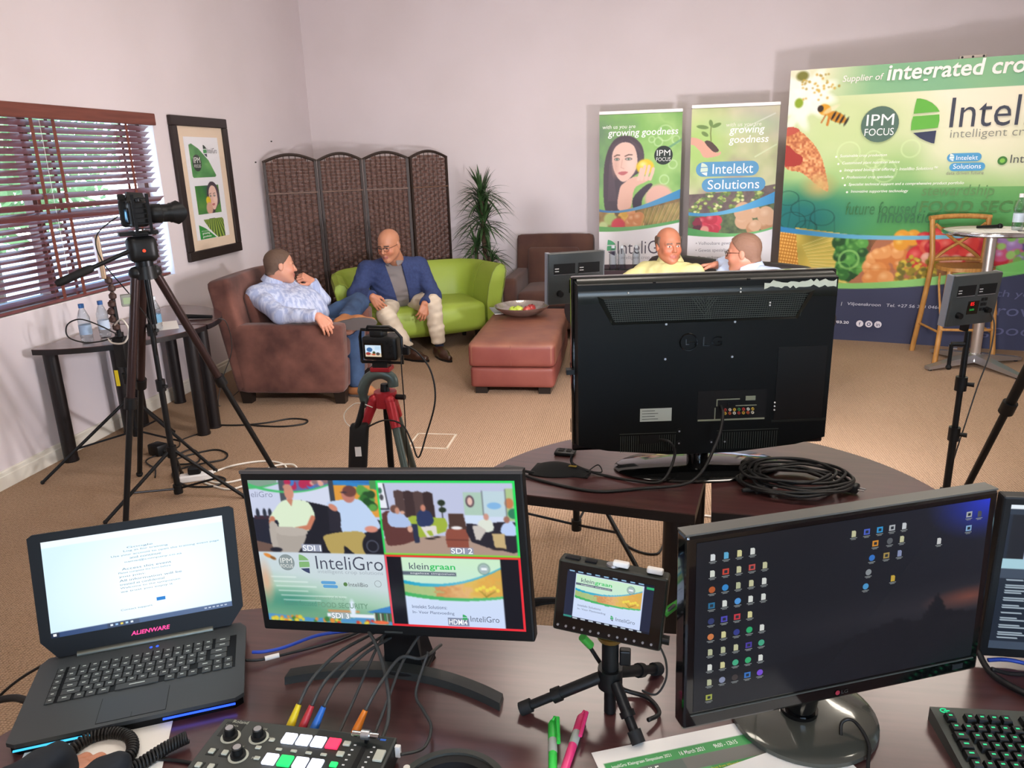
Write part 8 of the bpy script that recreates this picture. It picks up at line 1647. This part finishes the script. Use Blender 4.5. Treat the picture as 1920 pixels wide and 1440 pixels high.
def icon(u, v, c, kind):
    b = MB(F @ Matrix.Translation((u, -v, .0006))); s = .0053
    if kind == 0: b.add([(-s * .7, -s, 0), (s * .7, -s, 0), (s * .7, s * .6, 0), (s * .3, s, 0), (-s * .7, s, 0)], [(0, 1, 2, 3, 4)])
    elif kind == 1: b.add([(s * math.cos(2 * PI * i / 14), s * math.sin(2 * PI * i / 14), 0) for i in range(14)], [tuple(range(14))])
    else: b.add([(-s, -s * .9, 0), (s, -s * .9, 0), (s, s * .9, 0), (-s, s * .9, 0)], [(0, 1, 2, 3)])
    o = b.build('desktop_icon', ink(c, .75), mg); MB(F @ Matrix.Translation((u, -v, .0006))).bb(-.0062, .0062, -.0078, -.0066, 0, .0001).bb(-.004, .004, -.0098, -.0088, 0, .0001).build('icon_caption', ink('#9aa0a0', .6), mg)
    if kind == 2: MB(F @ Matrix.Translation((u, -v, .0009))).add([(-s * .5, -s * .45, 0), (s * .5, -s * .45, 0), (s * .5, s * .45, 0), (-s * .5, s * .45, 0)], [(0, 1, 2, 3)]).build('icon_glyph', ink('#16202c', .8), mg)
cols_ = [[0, 1, 2, 3, 4, 5, 6, 7, 8, 9], [0, 1, 2, 3, 4, 5, 6, 7, 8], [0, 1, 2, 3, 4, 5, 6, 7, 8], [0, 1, 2, 3, 4, 5, 6, 7, 8], [1, 2, 3, 5, 6, 7, 8]]
spec = {(0, 0): ('#e2e6e8', 0), (0, 1): ('#dfe4d8', 0), (0, 2): ('#b8581c', 1), (0, 3): ('#1f6f9a', 2), (0, 4): ('#24306a', 1), (0, 5): ('#d07a40', 1), (0, 9): ('#a8b04a', 2), (1, 0): ('#5fb0d8', 0), (1, 1): ('#c8402a', 2), (1, 2): ('#2f8ad0', 1), (1, 4): ('#4a42b8', 2), (1, 8): ('#8a92b0', 1), (2, 3): ('#4f9ae0', 1), (2, 4): ('#c8303c', 2), (2, 5): ('#2a348a', 1), (2, 7): ('#3fae84', 1), (2, 8): ('#3a302e', 1), (3, 1): ('#c04a42', 2), (3, 5): ('#1fae6a', 1), (3, 6): ('#4a36a0', 2), (3, 7): ('#2fb070', 1), (3, 8): ('#3a78c8', 2), (4, 6): ('#3fa884', 1), (4, 8): ('#7a4ad8', 1)}
for c in range(5):
    for r in cols_[c]: cc, kk = spec.get((c, r), (rg.choice(['#c9c8a0', '#d8d39a', '#b8bc98', '#dfe2dc']), 0)); icon(.026 + .0215 * c, .026 + .0262 * r, cc, kk)
for i, (u, v, c, kk) in enumerate(((.262, .024, '#c9c8a0', 0), (.285, .024, '#4a62c8', 2), (.308, .024, '#2f9ad8', 2), (.330, .024, '#b8bcc0', 2), (.352, .024, '#d0d4d8', 0), (.302, .046, '#d8902a', 2), (.328, .046, '#5a5e62', 1), (.350, .046, '#c9c8a0', 0), (.298, .070, '#2f74c8', 1), (.324, .070, '#a8904a', 2), (.348, .070, '#8a94b8', 0), (.294, .094, '#8a9094', 1), (.291, .118, '#4a9ad0', 1), (.340, .112, '#c8a83a', 0), (.420, .060, '#cfd0d0', 0), (.472, .022, '#b0b4b8', 2), (.492, .024, '#4a4e58', 0), (.474, .046, '#8ab0d8', 2))): icon(u, v, c, kk)
disc(T @ FS(0, 0, -.0086), .0, -.0115, .0042, '#8a1f34', mg, .0006); lettering('LG', T @ FS(0, 0, -.0086) @ Matrix.Translation((.007, .0085, .0006)), mat('badge_grey', '#4f5250', 0.4, 0.5), mg, .012, .006)
MB(T).bb(.22, .24, -.0092, -.008, .009, .018).build('power_key', mat('key_outline', '#26292c', 0.3), mg)
MB().cyl((.0, .085, .016), (.0, .045, GZ + .06), .026, .022, 20).build('neck', M_GLOSSB, mg, True); MB().cyl((0, .085, .016), (0, .085, .026), .032, n=24).build('neck_ring', M_GLOSSB, mg, True)
MB().lathe([(0, 0), (.122, 0), (.126, .004), (.125, .011), (.116, .0165), (.05, .019), (0, .019)], 56, c=(.01, .088, 0)).build('round_base', mat('base_gloss', '#4a4c46', 0.14, 0.3, coat=.5), mg, True)
cable('monitor_cable', 'black cable curling on the desk in front of the round base', [(.30, 1.10, ZD + .005), (.345, 1.135, ZD + .006), (.355, 1.165, ZD + .03), (.375, 1.165, ZD + .035), (.39, 1.13, ZD + .02), (.38, 1.08, ZD + .005), (.41, 1.03, ZD + .005)], .003, M_CAB)

# ---------------------------------------------------------------- far right monitor
mr = thing('list_monitor', 'black monitor with slide preview and text list at the right edge', 'monitor', (.93, 1.405, ZD), R(0))
RW, RH, RZ = .54, .335, .022
MB().bb(-RW / 2, RW / 2, -.008, .02, RZ, RZ + RH, bev=.004).build('bezel', M_BLACKP, mr); MB().bb(-.10, .10, 0, .05, .0, .012).build('stand_foot', M_BLACKP, mr); MB().bb(-.03, .03, .02, .045, .01, .2).build('neck', M_BLACKP, mr)
w, h = .512, .300; C = Canvas(w, h, 230, '#1c2430'); C.rect(0, 0, w, .008, '#dfe8ee'); C.rect(0, .008, w, .018, '#2b3542'); C.rect(.005, .018, .05, .108, '#15171c'); C.rect(.035, .018, .20, .108, '#d5e4ee'); slide(C, .035, .20, .018, .108); C.rect(0, .108, w, .128, '#9fc4d0'); C.rect(0, .128, w, .15, '#3c4756'); C.rect(0, h - .016, w, h, '#3a4656')
for i in range(24): C.rect(.012, .152 + .0053 * i, .012 + .03 + .03 * ((i * 7) % 5) / 5, .1535 + .0053 * i, '#a8b8c4')
F = FS(-w / 2, RZ + .020 + h, -.0088); sheet('screen_picture', C, F, M_SCR, mr)
cable('monitor_cable', 'black cable bundle hanging below the far right monitor, upper strand', [(.66, 1.34, ZD + .035), (.70, 1.35, ZD + .02), (.78, 1.37, ZD + .01), (.9, 1.36, ZD + .008)], .004, M_CAB)
cable('monitor_cable', 'thick black cable curving beside the keyboard', [(.66, 1.40, ZD + .03), (.67, 1.36, ZD + .012), (.71, 1.31, ZD + .008), (.78, 1.27, ZD + .008), (.9, 1.25, ZD + .008)], .006, M_CAB)
cable('monitor_cable', 'blue cable peeking out below the far right monitor', [(.68, 1.40, ZD + .012), (.72, 1.405, ZD + .012), (.77, 1.39, ZD + .01)], .004, M_CABB)

# ---------------------------------------------------------------- gaming keyboard
kb_ = thing('gaming_keyboard', 'black keyboard with green glowing legends at the lower right', 'keyboard', (.735, 1.165, ZD), R(2.5))
KW, KD = .43, .150
b = MB(); b.add([(-KW / 2, -KD / 2, 0), (KW / 2, -KD / 2, 0), (KW / 2, KD / 2, 0), (-KW / 2, KD / 2, 0), (-KW / 2, -KD / 2, .016), (KW / 2, -KD / 2, .016), (KW / 2, KD / 2, .026), (-KW / 2, KD / 2, .026)], [(3, 2, 1, 0), (4, 5, 6, 7), (0, 1, 5, 4), (1, 2, 6, 5), (2, 3, 7, 6), (3, 0, 4, 7)]); b.build('case', mat('keyboard_case', '#3a3f3a', 0.5), kb_)
ks = MB(); ks.add([(-.0085, -.0085, 0), (.0085, -.0085, 0), (.0085, .0085, 0), (-.0085, .0085, 0), (-.0065, -.006, .0085), (.0065, -.006, .0085), (.0065, .0075, .0085), (-.0065, .0075, .0085)], [(4, 5, 6, 7), (0, 1, 5, 4), (1, 2, 6, 5), (2, 3, 7, 6), (3, 0, 4, 7)])
k0 = ks.build('key', mat('keycap', '#0f1110', 0.5), kb_); M_GLG = mat('green_legend', '#002010', 0.5, emit='#25d890', estr=1.1); l0 = MB().bb(-.0028, .0028, .0002, .0030, .0086, .0089).build('legend', M_GLG, k0); first = True
for r in range(6):
    y = KD / 2 - .030 - .0193 * r - (.004 if r else 0); n_ = 13 if r == 0 else 15
    for i in range(n_):
        x = -KW / 2 + .022 + .0193 * i + ([0, .0, .006, .009, .014, .0][r] if i else 0) + (.012 * ((i + 3) // 4) if r == 0 and i else 0)
        k = k0 if first else k0.copy()
        if not first: COL.objects.link(k); k.parent = kb_; g = l0.copy(); COL.objects.link(g); g.parent = k
        first = False; z = .017 + .010 * (y + KD / 2) / KD; k.location = (x, y, z); k.rotation_euler = (R(3.8), 0, 0)
        if i == 0 and r in (2, 3, 4): k.scale = (1.35, 1, 1)
Mg = Matrix.Translation((-KW / 2 + .020, KD / 2 - .009, .0264)); b = MB(Mg); b.tube([(.006 * math.cos(a), .0048 * math.sin(a), 0) for a in [R(40 + 270 * i / 12) for i in range(13)]], .001, 6); b.tube([(0, 0, 0), (.009, 0, 0)], .001, 6); b.build('logo_mark', M_GLG, kb_)

# ---------------------------------------------------------------- papers, pens, headphones
def flat(name, lb, c, rz, w, h, m, z=.0008): return tag(MB(Matrix.Translation((c[0], c[1], ZD + z)) @ rotm('Z', rz)).bb(-w / 2, w / 2, -h / 2, h / 2, 0, .0006).build(name, m), lb, 'paper')
sp = thing('schedule_sheet', 'printed schedule sheet with green header bands at the front of the desk', 'paper', (.112, 1.035, ZD + .0005), R(22.5))
C = Canvas(.297, .21, 120, '#e9e7e2'); C.rect(.012, .030, .287, .052, '#3f9450'); C.rect(.012, .052, .287, .078, '#6a6a64'); C.rect(.012, .052, .14, .105, '#55605a'); C.rect(.012, .078, .287, .092, '#3f9450'); C.rect(.10, .078, .18, .105, '#5aa868'); C.rect(.012, .105, .287, .21, '#e9e7e2')
Fp = Matrix.Translation((-.1485, .105, .0006)); b_ = sheet('print', C, Fp, M_PRINT, sp); MB().bb(-.1485, .1485, -.105, .105, 0, .0005).build('sheet', M_PAPER, sp)
put('InteliGro Kleingraan Simposium 2021', Fp, .022, .0455, '#eef4ee', sp, .105, .009, .006, lift=.0004); put('16 March 2021', Fp, .142, .0455, '#eef4ee', sp, .045, .009, .006, lift=.0004); put('9h00 - 12h15', Fp, .205, .0455, '#eef4ee', sp, .043, .009, .006, lift=.0004); put('SCHEDULE', Fp, .022, .072, '#f4f6f2', sp, .075, .016, .01, lift=.0004); put('Live broadcast from Viljoenskroon', Fp, .155, .088, '#d8d83a', sp, .085, .006, .004, lift=.0004); put('Times may change without notice', Fp, .16, .102, '#b04a4a', sp, .07, .004, lift=.0004)
flat('paper_sheet', 'blank white sheet lying right of the schedule sheet', (.305, .985), R(30), .21, .297, M_PAPER, .0022)
flat('paper_sheet', 'white sheet under the coiled cord in front of the laptop', (-.90, .925), R(24), .24, .20, M_PAPER)
def highlighter(lb, p0, p1, c):
    d = Vector(p0) - Vector(p1); t = thing('highlighter', lb, 'pen', (p1[0], p1[1], ZD), 0, group='highlighter pens'); M = Matrix.Translation((0, 0, .008)) @ frame((0, 0, 0), (d.x, d.y, 0)); L = d.length
    Mc = mat('pen_' + c, c, 0.35); MB(M).lathe([(.005, 0), (.0072, .004), (.0076, L * .5)], 14, rotm('Y', R(90))).build('barrel', Mc, t, True); MB(M).lathe([(.0072, L * .48), (.0080, L * .5), (.0080, L * .72)], 14, rotm('Y', R(90))).build('grip', mat('pen_clear', '#a8b0a8', 0.2), t, True); MB(M).lathe([(.0084, L * .70), (.0086, L * .95), (.006, L), (0, L)], 14, rotm('Y', R(90))).build('cap', Mc, t, True)
    MB(M).tube([(L * .97, 0, .004), (L * 1.0, -.004, .010), (L * .97, -.009, .0125), (L * .58, -.010, .0105)], .0034, 8).build('clip', Mc, t, True)
highlighter('green highlighter pen lying beside the schedule sheet', (-.137, 1.133), (-.121, .985), '#35c84a'); highlighter('pink highlighter pen lying next to the schedule sheet', (-.086, 1.155), (-.108, 1.01), '#e03a78')
hp = thing('headphones', 'black headphones lying at the bottom centre of the desk', 'headphones', (-.275, .945, ZD), R(4))
arc = [(.082 * math.cos(a), .080 * math.sin(a) - .01, .022) for a in [R(-10 + 200 * i / 24) for i in range(25)]]
b = MB(); 
for i, p in enumerate(arc):
    q = Vector((p[0], p[1] + .01, 0)).normalized(); b.v += [tuple(Vector(p) + q * .007 - Vector((0, 0, .012))), tuple(Vector(p) + q * .009 + Vector((0, 0, .010))), tuple(Vector(p) - q * .004 + Vector((0, 0, .013))), tuple(Vector(p) - q * .006 - Vector((0, 0, .012)))]
b.f = [(4 * i + j, 4 * i + (j + 1) % 4, 4 * i + 4 + (j + 1) % 4, 4 * i + 4 + j) for i in range(24) for j in range(4)]; b.build('headband', mat('headband_grey', '#3f423f', 0.4), hp, True)
b = MB(); b.v = []
for i, p in enumerate(arc):
    q = Vector((p[0], p[1] + .01, 0)).normalized(); c = Vector(p) - q * .010; b.v += [tuple(c + q * .005 - Vector((0, 0, .010))), tuple(c + q * .005 + Vector((0, 0, .009))), tuple(c - q * .008 + Vector((0, 0, .007))), tuple(c - q * .008 - Vector((0, 0, .008)))]
b.f = [(4 * i + j, 4 * i + (j + 1) % 4, 4 * i + 4 + (j + 1) % 4, 4 * i + 4 + j) for i in range(24) for j in range(4)]; b.build('headband_pad', M_RUBBER, hp, True)
for s in (-1, 1):
    MB().cyl((s * .086, -.03, .024), (s * .064, -.03, .024), .034, .036, 24).build('ear_cup', M_BLACKP, hp, True); MB().lathe([(.022, 0), (.036, .002), (.038, .012), (.024, .016)], 24, Matrix.Translation((s * .064, -.03, .024)) @ rotm('Y', R(-90 * s))).build('ear_pad', M_RUBBER, hp, True)
MB().cyl((-.078, .028, .032), (-.078, .028, .037), .0055, n=14).build('hinge_screw', M_WHITEP, hp, True)
# coiled telephone-style cord, operator's sleeve and fingertips
def coil(pts, R_, r_, turns, lb):
    P = spline(pts, 24); n = len(P); out = []
    for i in range(turns * 10 + 1):
        f = i / (turns * 10) * (n - 1); a = int(min(f, n - 2)); p = P[a] + (P[a + 1] - P[a]) * (f - a); tg = (P[a + 1] - P[a]).normalized(); up = Vector((0, 0, 1)); s = tg.cross(up).normalized(); an = 2 * PI * i / 10; out.append(p + (s * math.cos(an) + up * math.sin(an)) * R_)
    return tag(MB().tube(out, r_, 6).build('coiled_cord', M_CAB, None, 'all'), lb, 'cord', 'coiled headset cords')
coil([(-.955, .945, ZD + .012), (-.945, .985, ZD + .013), (-.91, 1.005, ZD + .013), (-.87, .997, ZD + .013), (-.845, .965, ZD + .012), (-.85, .93, ZD + .012)], .0085, .0026, 34, 'black coiled headset cord arching over the white sheet')
coil([(-.835, .90, ZD + .012), (-.815, .94, ZD + .012), (-.79, .98, ZD + .015), (-.765, 1.005, ZD + .018)], .0095, .0027, 24, 'black coiled headset cord beside the switcher')
cable('headset_cable', 'straight black cable under the coiled cord beside the switcher', [(-.86, .95, ZD + .004), (-.80, .965, ZD + .004), (-.74, .965, ZD + .004), (-.70, .955, ZD + .006)], .003, M_CAB)
op = thing('person', 'operator forearm in dark sleeve with fingers on the coiled cord', 'person', (-.90, .80, ZD)); I = basis(op).inverted()
v, f = hand_sdf((-.905, .825, .765), (.12, .95, -.14), (0, .2, 1), 1, (.30, .55, .45), .06, 1.0, elbow=(-1.0, .60, .80)).mesh(.004, pad=.01); npmesh('hand', v, f, colmat('skin', 0.5), op, cols=np.tile(np.array(lin('#c98a6c')), (len(v), 1)), inv=I)
S = SDF(); S.cone((-1.05, .40, .80), (-.97, .68, .775), .070, .056, .03); S.cone((-.97, .68, .788), (-.93, .880, .775), .055, .040, .03); S.cone((-.90, .70, .785), (-.83, .892, .768), .045, .032, .03); S.fn(folds(.004, 77, .05)); v, f = S.mesh(.007); npmesh('sleeve', v, f, mat('dark_sleeve', '#1c2128', 0.85, bump=.1, bscale=120), op, inv=I)
